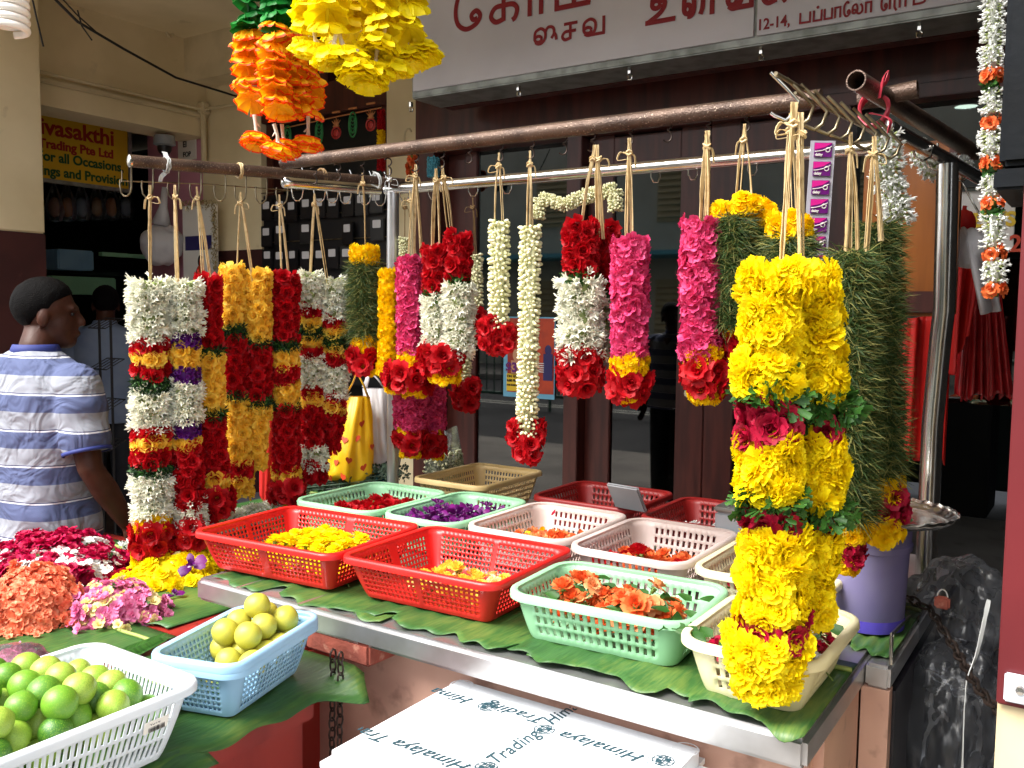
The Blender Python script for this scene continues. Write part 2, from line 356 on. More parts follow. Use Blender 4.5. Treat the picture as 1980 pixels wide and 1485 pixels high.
class MB:
    def __init__(s): s.P = []
    def put(s, t, R=None, p=(0, 0, 0), sc=1.0, m=None): s.P.append(t.moved(R, p, sc, m)); return s
    def raw(s, v, f, m=0): s.P.append(T(v, f, [m]*len(f))); return s
    def box(s, c, d, R=None, m=0, bev=0.0):
        x, y, z = d[0]/2, d[1]/2, d[2]/2
        if bev <= 0:
            v = [(i*x, j*y, k*z) for i in (-1, 1) for j in (-1, 1) for k in (-1, 1)]
            f = [(0, 1, 3, 2), (4, 6, 7, 5), (0, 4, 5, 1), (2, 3, 7, 6), (0, 2, 6, 4), (1, 5, 7, 3)]
            t = T(v, f, [m]*6)
        else:
            bm = bmesh.new(); bmesh.ops.create_cube(bm, size=1)
            for q in bm.verts: q.co = Vector((q.co.x*2*x, q.co.y*2*y, q.co.z*2*z))
            bmesh.ops.bevel(bm, geom=bm.edges[:], offset=bev, segments=2, affect='EDGES')
            bm.verts.index_update()
            t = T([tuple(q.co) for q in bm.verts], [tuple(w.index for w in q.verts) for q in bm.faces]); t.m[:] = m
            bm.free()
        s.P.append(t.moved(R, c)); return s
    def tube(s, path, r, n=8, m=0, flat=1.0, caps=True, up=(0, 0, 1), closed=False):
        P = np.array(path, float); k = len(P)
        rr = [r]*k if not hasattr(r, '__len__') else list(r)
        tang = np.gradient(P, axis=0) if not closed else np.roll(P, -1, 0)-np.roll(P, 1, 0)
        tang /= np.maximum(np.linalg.norm(tang, axis=1)[:, None], 1e-9)
        upv = np.array(up, float)
        if abs(tang[0].dot(upv)) > .95: upv = np.array((0, 1., 0)) if abs(tang[0][1]) < .9 else np.array((1., 0, 0))
        a = upv-tang[0]*upv.dot(tang[0]); a /= np.linalg.norm(a)
        V = []
        for i in range(k):
            a = a-tang[i]*a.dot(tang[i]); a /= max(np.linalg.norm(a), 1e-9)
            b = np.cross(tang[i], a)
            for j in range(n):
                w = 2*math.pi*j/n
                V.append(P[i]+rr[i]*(math.cos(w)*b+math.sin(w)*a*flat))
        F = []
        for i in range(k if closed else k-1):
            i2 = (i+1) % k
            for j in range(n): F.append((i*n+j, i2*n+j, i2*n+(j+1) % n, i*n+(j+1) % n))
        if caps and not closed: F += [tuple(range(n)), tuple(range(k*n-1, (k-1)*n-1, -1))]
        return s.raw(V, F, m)
    def cyl(s, a, b, r, n=16, m=0, r2=None, caps=True): return s.tube([a, b], [r, r if r2 is None else r2], n, m, caps=caps)
    def lathe(s, prof, c=(0, 0, 0), n=32, m=0, R=None):
        k = len(prof); V = []; F = []
        for (r, z) in prof:
            for j in range(n):
                w = 2*math.pi*j/n; V.append((r*math.cos(w), r*math.sin(w), z))
        for i in range(k-1):
            for j in range(n): F.append((i*n+j, i*n+(j+1) % n, (i+1)*n+(j+1) % n, (i+1)*n+j))
        s.P.append(T(V, F, [m]*len(F)).moved(R, c)); return s
    def ball(s, c, r, nu=16, nv=10, m=0, R=None, fn=None):
        r = (r, r, r) if not hasattr(r, '__len__') else r
        V = []; F = []
        for i in range(nv+1):
            th = math.pi*i/nv
            for j in range(nu):
                w = 2*math.pi*j/nu
                p = np.array((math.sin(th)*math.cos(w), math.sin(th)*math.sin(w), math.cos(th)))
                if fn: p = p*fn(p)
                V.append((p[0]*r[0], p[1]*r[1], p[2]*r[2]))
        for i in range(nv):
            for j in range(nu): F.append((i*nu+j, (i+1)*nu+j, (i+1)*nu+(j+1) % nu, i*nu+(j+1) % nu))
        s.P.append(T(V, F, [m]*len(F)).moved(R, c)); return s
    def grid(s, fn, nu, nv, m=0):                    # fn(u,v) -> point
        V = [fn(i/nu, j/nv) for j in range(nv+1) for i in range(nu+1)]
        F = [(j*(nu+1)+i, j*(nu+1)+i+1, (j+1)*(nu+1)+i+1, (j+1)*(nu+1)+i) for j in range(nv) for i in range(nu)]
        return s.raw(V, F, m)
    def prism(s, pts, a, b, axis=1, m=0):            # polygon in the two other axes, from a to b along axis
        def q(p, w):
            l = list(p); l.insert(axis, w); return tuple(l)
        n = len(pts)
        V = [q(p, a) for p in pts]+[q(p, b) for p in pts]
        F = [tuple(range(n)), tuple(range(2*n-1, n-1, -1))]+[(i, n+i, n+(i+1) % n, (i+1) % n) for i in range(n)]
        return s.raw(V, F, m)
    def mesh(s, name, mats, origin=(0, 0, 0), smooth=None):
        t = T.join(s.P)
        me = bpy.data.meshes.new(name)
        v = t.v-np.asarray(origin)
        me.vertices.add(len(v)); me.vertices.foreach_set('co', v.ravel())
        me.loops.add(len(t.loops)); me.loops.foreach_set('vertex_index', t.loops)
        me.polygons.add(len(t.tot))
        st = np.concatenate([[0], np.cumsum(t.tot)[:-1]])
        me.polygons.foreach_set('loop_start', st)
        me.polygons.foreach_set('loop_total', t.tot)
        me.polygons.foreach_set('material_index', t.m)
        for mm in (mats if isinstance(mats, (list, tuple)) else [mats]): me.materials.append(MATS[mm])
        me.update(); me.validate()
        if smooth is not None:
            me.shade_smooth()
            if smooth < 180: me.set_sharp_from_angle(angle=RA(smooth))
        return me
    def build(s, name, mats, parent=None, smooth=40, **kw):
        org = parent['_org'] if parent is not None and '_org' in parent else (0, 0, 0)
        o = bpy.data.objects.new(name, s.mesh(name, mats, tuple(org), smooth))
        COL.objects.link(o)
        o['_org'] = [float(q) for q in org]; ORGS.append(o)
        if parent is not None: o.parent = parent
        if kw: tag(o, **kw)
        return o
def tag(o, label=None, cat=None, group=None, kind=None):
    if label: o['label'] = label
    if cat: o['category'] = cat
    if group: o['group'] = group
    if kind: o['kind'] = kind
    return o
def thing(name, label, cat, loc=(0, 0, 0), group=None):
    o = bpy.data.objects.new(name, None); COL.objects.link(o)
    o.location = Vector([float(q) for q in loc]); o['_org'] = [float(q) for q in loc]; ORGS.append(o)
    o.empty_display_size = .05
    return tag(o, label, cat, group)
def dup(src, loc, rz=0.0, label=None, name=None):
    c = src.copy(); COL.objects.link(c); c.location = Vector([float(q) for q in loc]); c.rotation_euler = (0, 0, rz)
    if label: c['label'] = label
    for ch in src.children:
        d = ch.copy(); COL.objects.link(d); d.parent = c
        for g in ch.children:
            e = g.copy(); COL.objects.link(e); e.parent = d
    return c
def rotz(a): c, s = math.cos(a), math.sin(a); return np.array([[c, -s, 0], [s, c, 0], [0, 0, 1]])
def rotx(a): c, s = math.cos(a), math.sin(a); return np.array([[1, 0, 0], [0, c, -s], [0, s, c]])
def roty(a): c, s = math.cos(a), math.sin(a); return np.array([[c, 0, s], [0, 1, 0], [-s, 0, c]])
def frame(z, spin=0.0):                              # rotation whose local z points along z
    z = np.asarray(z, float); z = z/np.linalg.norm(z)
    a = np.array((0, 0, 1.)) if abs(z[2]) < .9 else np.array((1., 0, 0))
    x = np.cross(a, z); x /= np.linalg.norm(x); y = np.cross(z, x)
    c, s = math.cos(spin), math.sin(spin)
    return np.column_stack((c*x+s*y, -s*x+c*y, z))
def rr(a, b): return rnd.uniform(a, b)
def textmesh(s, size, ex=0.001, bold=0.0, shear=0.0, align='LEFT', spacing=1.0, xs=1.0):
    cu = bpy.data.curves.new('lettering', 'FONT'); cu.body = s; cu.size = size; cu.extrude = ex; cu.offset = bold; cu.shear = shear
    cu.align_x = align; cu.space_character = spacing; cu.resolution_u = 4
    o = bpy.data.objects.new('lettering', cu); COL.objects.link(o)
    dg = bpy.context.evaluated_depsgraph_get(); dg.update()
    me = bpy.data.meshes.new_from_object(o.evaluated_get(dg))
    bpy.data.objects.remove(o); bpy.data.curves.remove(cu)
    n = len(me.vertices); co = np.zeros(n*3); me.vertices.foreach_get('co', co)
    F = [tuple(p.vertices) for p in me.polygons]
    bpy.data.meshes.remove(me)
    v = co.reshape(-1, 3)
    if n: v[:, 0] *= xs
    return T(v, F) if n else T([(0, 0, 0), (0, 0, .0001), (0.0001, 0, 0)], [(0, 1, 2)])
RXZ = np.column_stack(((1, 0, 0), (0, 0, 1), (0, -1, 0)))       # text on a wall facing -Y
RYZ = np.column_stack(((0, 1, 0), (0, 0, 1), (1, 0, 0)))        # text on a wall facing +X
# ------------------------------------------------------------------ flower shapes
def petal(L, W, a0, a1, cup=0.2, r0=0.0, nu=2, nv=3, z0=0.0, tip=.55, ruf=0.0, seed=0, base=.35):
    rg = random.Random(seed)
    V = []
    x, z = r0, z0
    cen = [(x, z)]; ang = [a0]
    for j in range(nv):
        a = a0+(a1-a0)*(j+.5)/nv
        x += math.cos(a)*L/nv; z += math.sin(a)*L/nv
        cen.append((x, z)); ang.append(a0+(a1-a0)*(j+1)/nv)
    for j in range(nv+1):
        v = j/nv
        w = W*.5*(base+(1-base)*math.sin(math.pi*min(v*.62, .5)/1.0*1.0) if v < .8 else 1.0)
        if j == nv: w *= tip
        cx, cz = cen[j]; a = ang[j]
        nx, nz = -math.sin(a), math.cos(a)
        for i in range(nu+1):
            u = -1+2*i/nu
            h = cup*W*.5*u*u
            k = ruf*W*rg.uniform(-1, 1)*v
            V.append((cx+nx*(h+k), u*w, cz+nz*(h+k)))
    F = [(j*(nu+1)+i, j*(nu+1)+i+1, (j+1)*(nu+1)+i+1, (j+1)*(nu+1)+i) for j in range(nv) for i in range(nu)]
    return T(V, F)
def ring(n, *a, off=0.0, m=0, jit=.12, seed=1, **k):
    rg = random.Random(seed); out = []
    for i in range(n):
        p = petal(*a, seed=rg.random(), **k)
        out.append(p.moved(rotz(2*math.pi*(i+off)/n+rg.uniform(-jit, jit)), sc=rg.uniform(.92, 1.08), m=m))
    return out
# full rose, about 2 units across, opening along +z
def rose(seed=0, lo=False, m=0):
    P = []
    P += ring(3, .62, .36, RA(96), RA(98), cup=.8, r0=.09, nv=2, tip=.8, off=.2, seed=seed, z0=.22, m=m)
    P += ring(4, .66, .52, RA(92), RA(84), cup=.75, r0=.2, nv=2, tip=.85, off=.5, seed=seed+1, z0=.14, m=m)
    P += ring(4, .72, .78, RA(86), RA(62), cup=.6, r0=.33, nv=3, tip=.85, ruf=.03, off=.1, seed=seed+2, z0=.02, m=m)
    P += ring(5, .8, .95, RA(76), RA(28), cup=.45, r0=.44, nv=3, tip=.85, ruf=.035, off=.4, seed=seed+3, z0=-.1, m=m)
    P += ring(5, .8, 1.1, RA(58), RA(-12), cup=.3, r0=.5, nv=3, tip=.85, ruf=.04, off=.0, seed=seed+4, z0=-.22, m=m)
    return T.join(P)
ROSE = [rose(s*17) for s in range(3)]
def loose_rose(seed=0):                            # crumpled, wide open
    P = []
    P += ring(3, .5, .42, RA(98), RA(88), cup=.7, r0=.1, nv=2, ruf=.12, seed=seed+6, z0=.2)
    P += ring(4, .6, .6, RA(92), RA(60), cup=.5, r0=.22, nv=2, ruf=.14, seed=seed, z0=.1)
    P += ring(5, .72, .75, RA(82), RA(30), cup=.3, r0=.3, nv=3, ruf=.14, off=.3, seed=seed+8, z0=0)
    P += ring(6, .9, .85, RA(75), RA(10), cup=.2, r0=.15, nv=3, ruf=.1, seed=seed+1, z0=.05)
    P += ring(7, 1.0, .9, RA(45), RA(-30), cup=.1, r0=.2, nv=3, ruf=.12, off=.4, seed=seed+2)
    return T.join(P)
LROSE = [loose_rose(s*13+5) for s in range(3)]
def marigold(seed=0, q=1.0, m=0):
    P = []
    for i, (n, L, a0, a1, r0, z) in enumerate(((6, .42, 88, 60, .06, .34), (9, .5, 72, 44, .16, .28), (12, .62, 52, 22, .24, .2), (14, .74, 34, 2, .28, .1), (15, .8, 14, -22, .28, 0))):
        P += ring(max(4, int(n*q)), L, .36, RA(a0), RA(a1), cup=.25, r0=r0, nu=2, nv=2, z0=z, tip=1.05, ruf=.16, off=rnd.random(), seed=seed*7+i, base=.3, m=m)
    return T.join(P)
MARI = [marigold(s) for s in range(3)]
MARIL = [marigold(s+5, .75) for s in range(2)]
def carn(seed=0):                                  # big frilly marigold petals, few and broad (near flowers)
    P = []
    for i, (n, L, a0, a1, r0, z) in enumerate(((6, .45, 92, 66, .08, .3), (8, .56, 74, 46, .18, .24), (11, .68, 54, 22, .25, .15), (12, .8, 30, -6, .28, .05), (11, .84, 8, -30, .28, -.04))):
        P += ring(n, L, .5, RA(a0), RA(a1), cup=.3, r0=r0, nu=4, nv=3, z0=z, tip=1.05, ruf=.17, off=rnd.random(), seed=seed*11+i, base=.28, jit=.3)
    return T.join(P)
CARN = [carn(s) for s in range(3)]
def floret(seed=0, open_=1.0):                     # tuberose: slim tube and six pointed petals; length about 1, along +z
    P = []
    mb = MB(); mb.tube([(0, 0, 0), (0.01, 0, .3), (0.03, .01, .62)], [.045, .06, .085], 5, 0, caps=False)
    tb = mb.P[0]; tb.m[:] = 1
    P.append(tb)
    P += ring(6, .44, .18, RA(80), RA(80-70*open_), cup=.5, r0=.05, nu=2, nv=2, z0=.6, tip=.12, seed=seed, base=.5, jit=.2)
    return T.join(P)
FLOR = [floret(1, .8), floret(2, .6), floret(3, .4), floret(4, .12)]
def bud(seed=0):                                   # jasmine bud: fat ellipsoid with a green calyx, along +z
    mb = MB(); mb.ball((0, 0, .62), (.3, .3, .46), 7, 5, 0)
    mb.tube([(0, 0, -.3), (0, 0, .26)], [.06, .14], 4, 1)
    mb.raw([(0.05, 0, .1), (.42, .04, .34), (.1, .12, .3)], [(0, 1, 2)], 1)
    mb.raw([(-.05, 0, .1), (-.4, -.08, .3), (-.1, .1, .32)], [(0, 1, 2)], 1)
    return T.join(mb.P)
BUD = bud()
def oleander(seed=0):
    return T.join(ring(5, .9, .86, RA(58), RA(2), cup=.25, r0=.05, nu=3, nv=3, tip=.6, ruf=.07, seed=seed, jit=.35)+ring(3, .5, .55, RA(85), RA(40), cup=.4, r0=.04, nu=2, nv=2, z0=.1, ruf=.1, seed=seed+9))
OLE = [oleander(s*3) for s in range(4)]
def curly(seed=0):                                 # lobed parsley-like leaf, lying out along +z
    P = []
    rg = random.Random(seed)
    for a, L in ((-80, .55), (-40, .8), (0, 1.0), (40, .8), (80, .55)):
        b = petal(L*.6, .3, RA(10), RA(rg.uniform(-30, 30)), cup=.3, r0=L*.3, nu=2, nv=2, tip=.75, ruf=.12, seed=rg.random(), base=.2)
        P.append(b.moved(rotz(RA(a))))
        for s in (-1, 1):
            c = petal(L*.34, .2, RA(0), RA(20), cup=.3, r0=0, nu=2, nv=1, tip=.6, ruf=.12, seed=rg.random(), base=.3)
            P.append(c.moved(rotz(RA(a+s*50)), (math.cos(RA(a))*L*.5, math.sin(RA(a))*L*.5, 0)))
    j = T.join(P)
    return j.moved(roty(RA(-60)))
CURL = [curly(s) for s in range(3)]
def fernbit(seed=0):
    rg = random.Random(seed); P = []
    mb = MB()
    for i in range(9):
        a = rg.uniform(0, 6.28); e = rg.uniform(.1, .9)
        d = np.array((math.cos(a)*math.sqrt(1-e*e), math.sin(a)*math.sqrt(1-e*e), e)); L = rg.uniform(.5, 1.1)
        s = np.cross(d, (rg.uniform(-1, 1), rg.uniform(-1, 1), rg.uniform(-1, 1))); s /= np.linalg.norm(s)
        w = .07
        mb.raw([tuple(d*.05-s*w), tuple(d*.05+s*w), tuple(d*L*.6+s*w+np.array((0, 0, -.06))), tuple(d*L*.6-s*w+np.array((0, 0, -.06))), tuple(d*L+np.array((0, 0, -.22)))], [(0, 1, 2, 3), (3, 2, 4)], 0)
    return T.join(mb.P)
FERN = [fernbit(s) for s in range(3)]
def frilly(seed=0):
    return T.join(ring(5, .5, .7, RA(60), RA(10), cup=.3, r0=.05, nu=2, nv=2, tip=1.0, ruf=.2, seed=seed)+ring(4, .35, .5, RA(90), RA(50), cup=.4, r0=.05, nv=2, ruf=.15, z0=.15, seed=seed+3))
FRIL = [frilly(s) for s in range(3)]
def orchid(seed=0):
    P = ring(3, 1.0, .62, RA(35), RA(-10), cup=-.2, r0=.08, nu=2, nv=3, tip=.4, seed=seed)
    P += ring(2, 1.0, .95, RA(30), RA(-20), cup=-.15, r0=.08, nu=2, nv=3, tip=.7, off=.25, seed=seed+1)
    P += ring(3, .5, .42, RA(80), RA(20), cup=.6, r0=.02, nu=2, nv=2, tip=.5, z0=.1, seed=seed+2)
    P += ring(3, .4, .2, RA(50), RA(30), cup=.3, r0=.02, nu=2, nv=2, z0=.06, m=1, seed=seed+4)
    return T.join(P)
ORCH = [orchid(s) for s in range(3)]

# ------------------------------------------------------------------ strands of flowers
MAT_OF = {'rr': ['red_rose'], 'yr': ['yellow_rose'], 'cr': ['crimson_rose'], 'lr': ['red_rose'], 'mg': ['marigold'], 'MG': ['marigold_fresh'], 'ML': ['marigold'], 'tw': ['tuberose', 'tuberose_tube'],
          'TW': ['tuberose', 'tuberose_tube'], 'bd': ['jasmine_bud', 'stem_green'], 'pp': ['pink_petal'], 'pu': ['purple_flower'], 'gr': ['grass_blade', 'grass_dry'],
          'lf': ['leaf_sprig', 'stem_green'], 'LF': ['leaf_sprig', 'stem_green'], 'fn': ['fern_dark', 'leaf_sprig'], 'jw': ['white_petal', 'tuberose_tube'], 'jo': ['orange_rose', 'stem_green'], 'CR': ['crimson_rose']}
NAME_OF = {'rr': 'red_rose_band', 'yr': 'yellow_rose_band', 'cr': 'crimson_rose_band', 'CR': 'crimson_rose_band', 'lr': 'red_rose_ruffle', 'mg': 'marigold_band', 'MG': 'marigold_band', 'ML': 'marigold_band', 'tw': 'tuberose_band', 'TW': 'tuberose_band',
           'bd': 'jasmine_bud_band', 'pp': 'pink_petal_band', 'pu': 'purple_flower_band', 'gr': 'grass_band', 'lf': 'leafy_band', 'LF': 'leafy_band', 'fn': 'green_sprig_band', 'jw': 'jasmine_band', 'jo': 'orange_flower_band'}
def axes(d):
    d = d/np.linalg.norm(d)
    a = np.array((1., 0, 0)) if abs(d[0]) < .8 else np.array((0, 1., 0))
    e1 = np.cross(d, a); e1 /= np.linalg.norm(e1)
    return d, e1, np.cross(d, e1)
def band(mb, A, B, r, kind, r2=None):
    A = np.asarray(A, float); B = np.asarray(B, float)
    L = np.linalg.norm(B-A); d, e1, e2 = axes(B-A)
    r2 = r if r2 is None else r2
    def scat(tmpl, size, row, pitch, depth, tilt=(0, 0), sz=.12, stand=0.0, m=None, ends=False):
        n = max(1, int(round(L/row)))
        for i in range(n):
            t = (i+.5)/n
            rad = (r+(r2-r)*t)*(1+.13*mnoise.noise(Vector((t*L*26, A[0]*9, A[1]*9+A[2]*3))))
            if ends and n > 2 and i in (0, n-1): rad *= .82
            k = max(3, int(round(2*math.pi*max(rad-depth*.3, .004)/pitch)))
            ph = rnd.random()*.5+(i % 2)*.5
            for j in range(k):
                w = 2*math.pi*(j+ph+rr(-.2, .2))/k
                o = math.cos(w)*e1+math.sin(w)*e2
                p = A+d*(L*min(max(t+rr(-.35, .35)/n, 0), 1))+o*(rad-depth+rr(-.1, .1)*depth)
                ax = o+d*rr(*tilt)+np.array([rr(-1, 1), rr(-1, 1), rr(-1, 1)])*stand
                mb.put(rnd.choice(tmpl), frame(ax, rr(0, 6.28)), p, size*rr(1-sz, 1+sz), m)
    def core(q, m=0): mb.tube([A+d*L*.02, B-d*L*.02], [r*q, r2*q], 10, m)
    if kind in ('rr', 'yr', 'cr'):
        s = min(.021, max(.013, r*.62)); core(.72)
        scat(ROSE, s, s*1.45, s*1.75, s*.72, (-.15, .3), .14, .16)
    elif kind == 'lr':
        s = min(.03, max(.018, r*.7)); core(.6)
        scat(LROSE, s, s*1.1, s*1.6, s*.6, (-.2, .4), .14, .25)
    elif kind == 'CR':
        s = min(.03, r*.62); core(.6)
        scat(LROSE, s, s*1.2, s*1.5, s*.6, (-.2, .3), .16, .3)
    elif kind == 'mg':
        s = min(.02, max(.012, r*.6)); core(.75)
        scat(MARI, s, s*1.25, s*1.5, s*.55, (-.1, .4), .15, .2)
    elif kind == 'ML':
        s = min(.016, max(.010, r*.6)); core(.75)
        scat(MARIL, s, s*1.25, s*1.5, s*.5, (-.1, .4), .15, .2)
    elif kind == 'MG':
        s = .022; core(.75)
        scat(CARN, s, s*.95, s*1.2, s*.62, (-.3, .5), .34, .75)
    elif kind in ('tw', 'TW'):
        s = r*.98; core(.5, 1)
        q = .0075
        scat(FLOR[:3], s, q, r*.42, r*.92, (-.2, .3), .16, .14)
        scat(FLOR[2:], s*.95, q*2, r*.55, r*.85, (-.5, .6), .16, .3)
    elif kind == 'bd':
        s = r*.62; core(.62, 0)
        scat([BUD], s, s*.74, s*.74, s*.8, (-.1, .35), .1, .12)
    elif kind == 'pp':
        s = .0175; core(.72)
        scat(OLE, s, s*.7, s*.92, s*.5, (-.3, .5), .25, .55)
    elif kind == 'pu':
        s = .014; core(.75)
        scat(FRIL, s, s*.9, s*1.1, s*.4, (-.2, .3), .2, .4)
    elif kind == 'lf':
        core(.6)
        scat(CURL, .022, .011, .016, .016, (-.4, .5), .2, .35)
    elif kind == 'LF':
        core(.7)
        scat(CURL, .04, .013, .022, .002, (-.5, .6), .22, .45)
    elif kind == 'fn':
        core(.65)
        scat(FERN, .028, .009, .012, .012, (-.4, .4), .2, .3)
        scat(FERN, .028, .012, .02, .012, (-.4, .4), .2, .3, m=1)
    elif kind == 'gr':
        core(.72, 0)
        n = int(L*2*math.pi*r*105000)
        w = .0010
        for i in range(n):
            t = rr(0, 1); a = rr(0, 6.28); o = math.cos(a)*e1+math.sin(a)*e2
            rad = r+(r2-r)*t
            p = A+d*L*t+o*rad*rr(.6, .85)
            ln = rr(.018, .054)
            dr = o*rr(.25, 1)+d*rr(-.6, .9)+np.cross(o, d)*rr(-1.4, 1.4); dr /= np.linalg.norm(dr)
            s = np.cross(dr, o+np.array([rr(-.5, .5), rr(-.5, .5), rr(-.5, .5)])); s /= max(np.linalg.norm(s), 1e-6); s *= w*rr(.6, 1.3)
            q = p+dr*ln*.55; e = p+dr*ln+d*rr(-.2, .5)*ln*.4
            mb.raw([p-s, p+s, q+s*.8, q-s*.8, e], [(0, 1, 2, 3), (3, 2, 4)], 1 if rnd.random() < .3 else 0)
    elif kind == 'jw':
        core(.4, 0)
        scat(FLOR[1:], r*.95, .0085, r*.62, r*.78, (-.2, .9), .22, .3)
        scat([BUD], r*.36, .009, r*.7, r*.4, (-.2, .9), .2, .3)
    elif kind == 'jo':
        core(.3, 1)
        scat(LROSE[:2], r*.62, r*.9, r*1.3, r*.5, (-.2, .4), .2, .4)
def ribbon(mb, pts, w, th=.0007, m=0, twist=0.0, n=8):
    P = [np.asarray(p, float) for p in pts]
    # smooth through the points
    out = []
    for i in range(len(P)-1):
        p0 = P[max(i-1, 0)]; p1 = P[i]; p2 = P[i+1]; p3 = P[min(i+2, len(P)-1)]
        for k in range(n):
            t = k/n
            out.append(.5*((2*p1)+(-p0+p2)*t+(2*p0-5*p1+4*p2-p3)*t*t+(-p0+3*p1-3*p2+p3)*t**3))
    out.append(P[-1])
    K = len(out); V = []; F = []
    sa = r0_*math.cos(twist)+fh_*math.sin(twist)
    for i, p in enumerate(out):
        tg = out[min(i+1, K-1)]-out[max(i-1, 0)]; tg = tg/max(np.linalg.norm(tg), 1e-9)
        a = twist+rr(-.1, .1)+i*.06
        s = r0_*math.cos(a)+fh_*math.sin(a); s = s-tg*s.dot(tg); s /= max(np.linalg.norm(s), 1e-6)
        nn = np.cross(tg, s)
        ww = w*rr(.82, 1.12)*.5
        V += [p-s*ww-nn*th, p+s*ww-nn*th, p+s*ww+nn*th, p-s*ww+nn*th, ]
    for i in range(K-1):
        for j in range(4): F.append((i*4+j, i*4+(j+1) % 4, (i+1)*4+(j+1) % 4, (i+1)*4+j))
    F += [(3, 2, 1, 0), (4*K-4, 4*K-3, 4*K-2, 4*K-1)]
    mb.raw(V, F, m)
def strap(mb, top, ends, n=3, w=.005, knot=True, spread=.006):
    top = np.asarray(top, float)
    for e in ends:
        e = np.asarray(e, float)
        for i in range(n):
            j = np.array([rr(-1, 1)*spread, rr(-1, 1)*spread, 0])
            ribbon(mb, [top+np.array([0, 0, .006]), top+j*.2+(e-top)*.1, (top+e)/2+j*1.0, e+j*.9+np.array([0, 0, -.025])], w*rr(.7, 1.15), twist=rr(-.7, .7))
    if knot:
        L = np.linalg.norm(np.asarray(ends[0])-top)
        kp = top+(np.asarray(ends[0], float)-top)*min(.22, .03/max(L, .01))
        for i in range(2):
            ph = rr(0, 3)
            mb.tube([kp+np.array([math.cos(q+ph)*.007, math.sin(q+ph)*.005, math.sin(q*2)*.003+i*.005]) for q in np.linspace(0, 6.28, 9)], .0026, 5, 0)
        s = rnd.choice((-1, 1))
        ribbon(mb, [kp, kp+r0_*s*.012+np.array((0, 0, -.004)), kp+r0_*s*.016+np.array((0, 0, -.03))], w*.7)
        if rnd.random() < .6:
            ribbon(mb, [kp, kp-r0_*s*.02+np.array((0, 0, .003)), kp-r0_*s*.026+np.array((0, 0, -.014)), kp-r0_*s*.006+np.array((0, 0, -.012))], w*.6)
GARL = 'flower garlands hanging from the rack'
def garland(label, h, straps, strands, group=GARL, cat='garland', sw=.005, sn=3, name='flower_garland', knot=True, smat='raffia'):
    """straps: [((x,y) top, [(x,y) ends...])]; strands: dict(line=[(x,y),(x,y)], r=px, y=start, bands=[(kind, y0, y1[, rpx[, dx]])], dh=0)"""
    top0 = at(straps[0][0][0], straps[0][0][1], h)
    g = thing(name, label, cat, top0, group)
    mb = MB()
    for (t, es) in straps:
        strap(mb, at(t[0], t[1], h), [at(e[0], e[1], h) for e in es], sn, sw, knot)
    mb.build('strap', smat, g, smooth=30)
    for s in strands:
        (x0, y0), (x1, y1) = s['line'][0], s['line'][-1]
        dh = s.get('dh', 0)
        for b in s['bands']:
            kind, ya, yb = b[0], b[1], b[2]
            rp = b[3] if len(b) > 3 and b[3] else s['r']
            dx = b[4] if len(b) > 4 else 0
            r2 = b[5]*h/FPX if len(b) > 5 else None
            def X(y):
                pts = s['line']
                for (xa, yy0), (xb, yy1) in zip(pts[:-1], pts[1:]):
                    if y <= yy1 or (xb, yy1) == pts[-1]: return xa+(xb-xa)*(y-yy0)/(yy1-yy0)
            m = MB()
            band(m, at(X(ya)+dx, ya, h+dh), at(X(yb)+dx, yb, h+dh), rp*h/FPX, kind, r2)
            m.build(NAME_OF[kind], MAT_OF[kind], g, smooth=180)
    return g
# ------------------------------------------------------------------ the setting
def struct(name, mb, mats, smooth=40): return tag(mb.build(name, mats, None, smooth), kind='structure')
m = MB(); m.box((0, 0, -.17), (160, 160, .1)); struct('road', m, 'asphalt')
m = MB(); m.box((-3, 3.6, -.06), (18, 8.6, .12), bev=.01); struct('pavement', m, 'concrete')
m = MB(); m.box((-3, -12.1, -.05), (60, 4, .14), bev=.01); struct('far_pavement', m, 'concrete')
m = MB(); m.box((-3, -5.6, -.117), (60, .1, .004)); m.box((-3, -5.3, -.117), (60, .1, .004)); struct('road_marking', m, 'road_line')
CEIL = 3.45
m = MB(); m.box((-3.5, 5.4, CEIL+.1), (14, 8.3, .2)); struct('ceiling', m, 'cream_wall')
# building above the walkway
g = thing('upper_storey', 'cream upper storey carried over the covered walkway and the stall', 'building', (-3.5, 1.4, CEIL+.2))
m = MB(); m.box((-3.5, 1.35, CEIL+1.85), (14, .2, 3.3)); m.box((-3.5, 9.45, CEIL+1.85), (14, .2, 3.3)); m.box((-10.4, 5.4, CEIL+1.85), (.2, 7.9, 3.3)); m.box((3.4, 5.4, CEIL+1.85), (.2, 7.9, 3.3)); m.build('wall', 'cream_wall', g)
m = MB(); m.box((-3.5, 5.4, CEIL+3.6), (14.4, 8.7, .2)); m.build('roof', 'concrete', g)
# cream walls round the corner of the walkway
g = thing('corner_wall', 'cream walkway wall above a dark maroon dado, ending at the card rack', 'wall', (-5.3, 4.35, 0))
m = MB(); m.box((-5.24, 4.4, (CEIL+1.99)/2), (.62, .2, CEIL-1.99)); m.build('wall', 'cream_wall', g)
m = MB(); m.box((-5.24, 4.4, .995), (.626, .206, 1.99)); m.build('dado', 'maroon_dado', g)
m = MB(); m.box((-5.18, 4.27, 3.3), (.7, .3, .3)); m.build('soffit_box', 'cream_trim', g)
g = thing('beam', 'deep cream concrete beam over the opening of the dark provision shop', 'beam', (-5.65, 3.2, 2.8))
m = MB(); m.box((-5.65, 3.15, (CEIL+2.8)/2), (.3, 2.3, CEIL-2.8)); m.build('concrete_face', 'cream_wall', g)
m = MB(); m.box((-5.485, 3.15, 2.945), (.03, 2.3, .03), bev=.006); m.build('ledge', 'cream_trim', g)
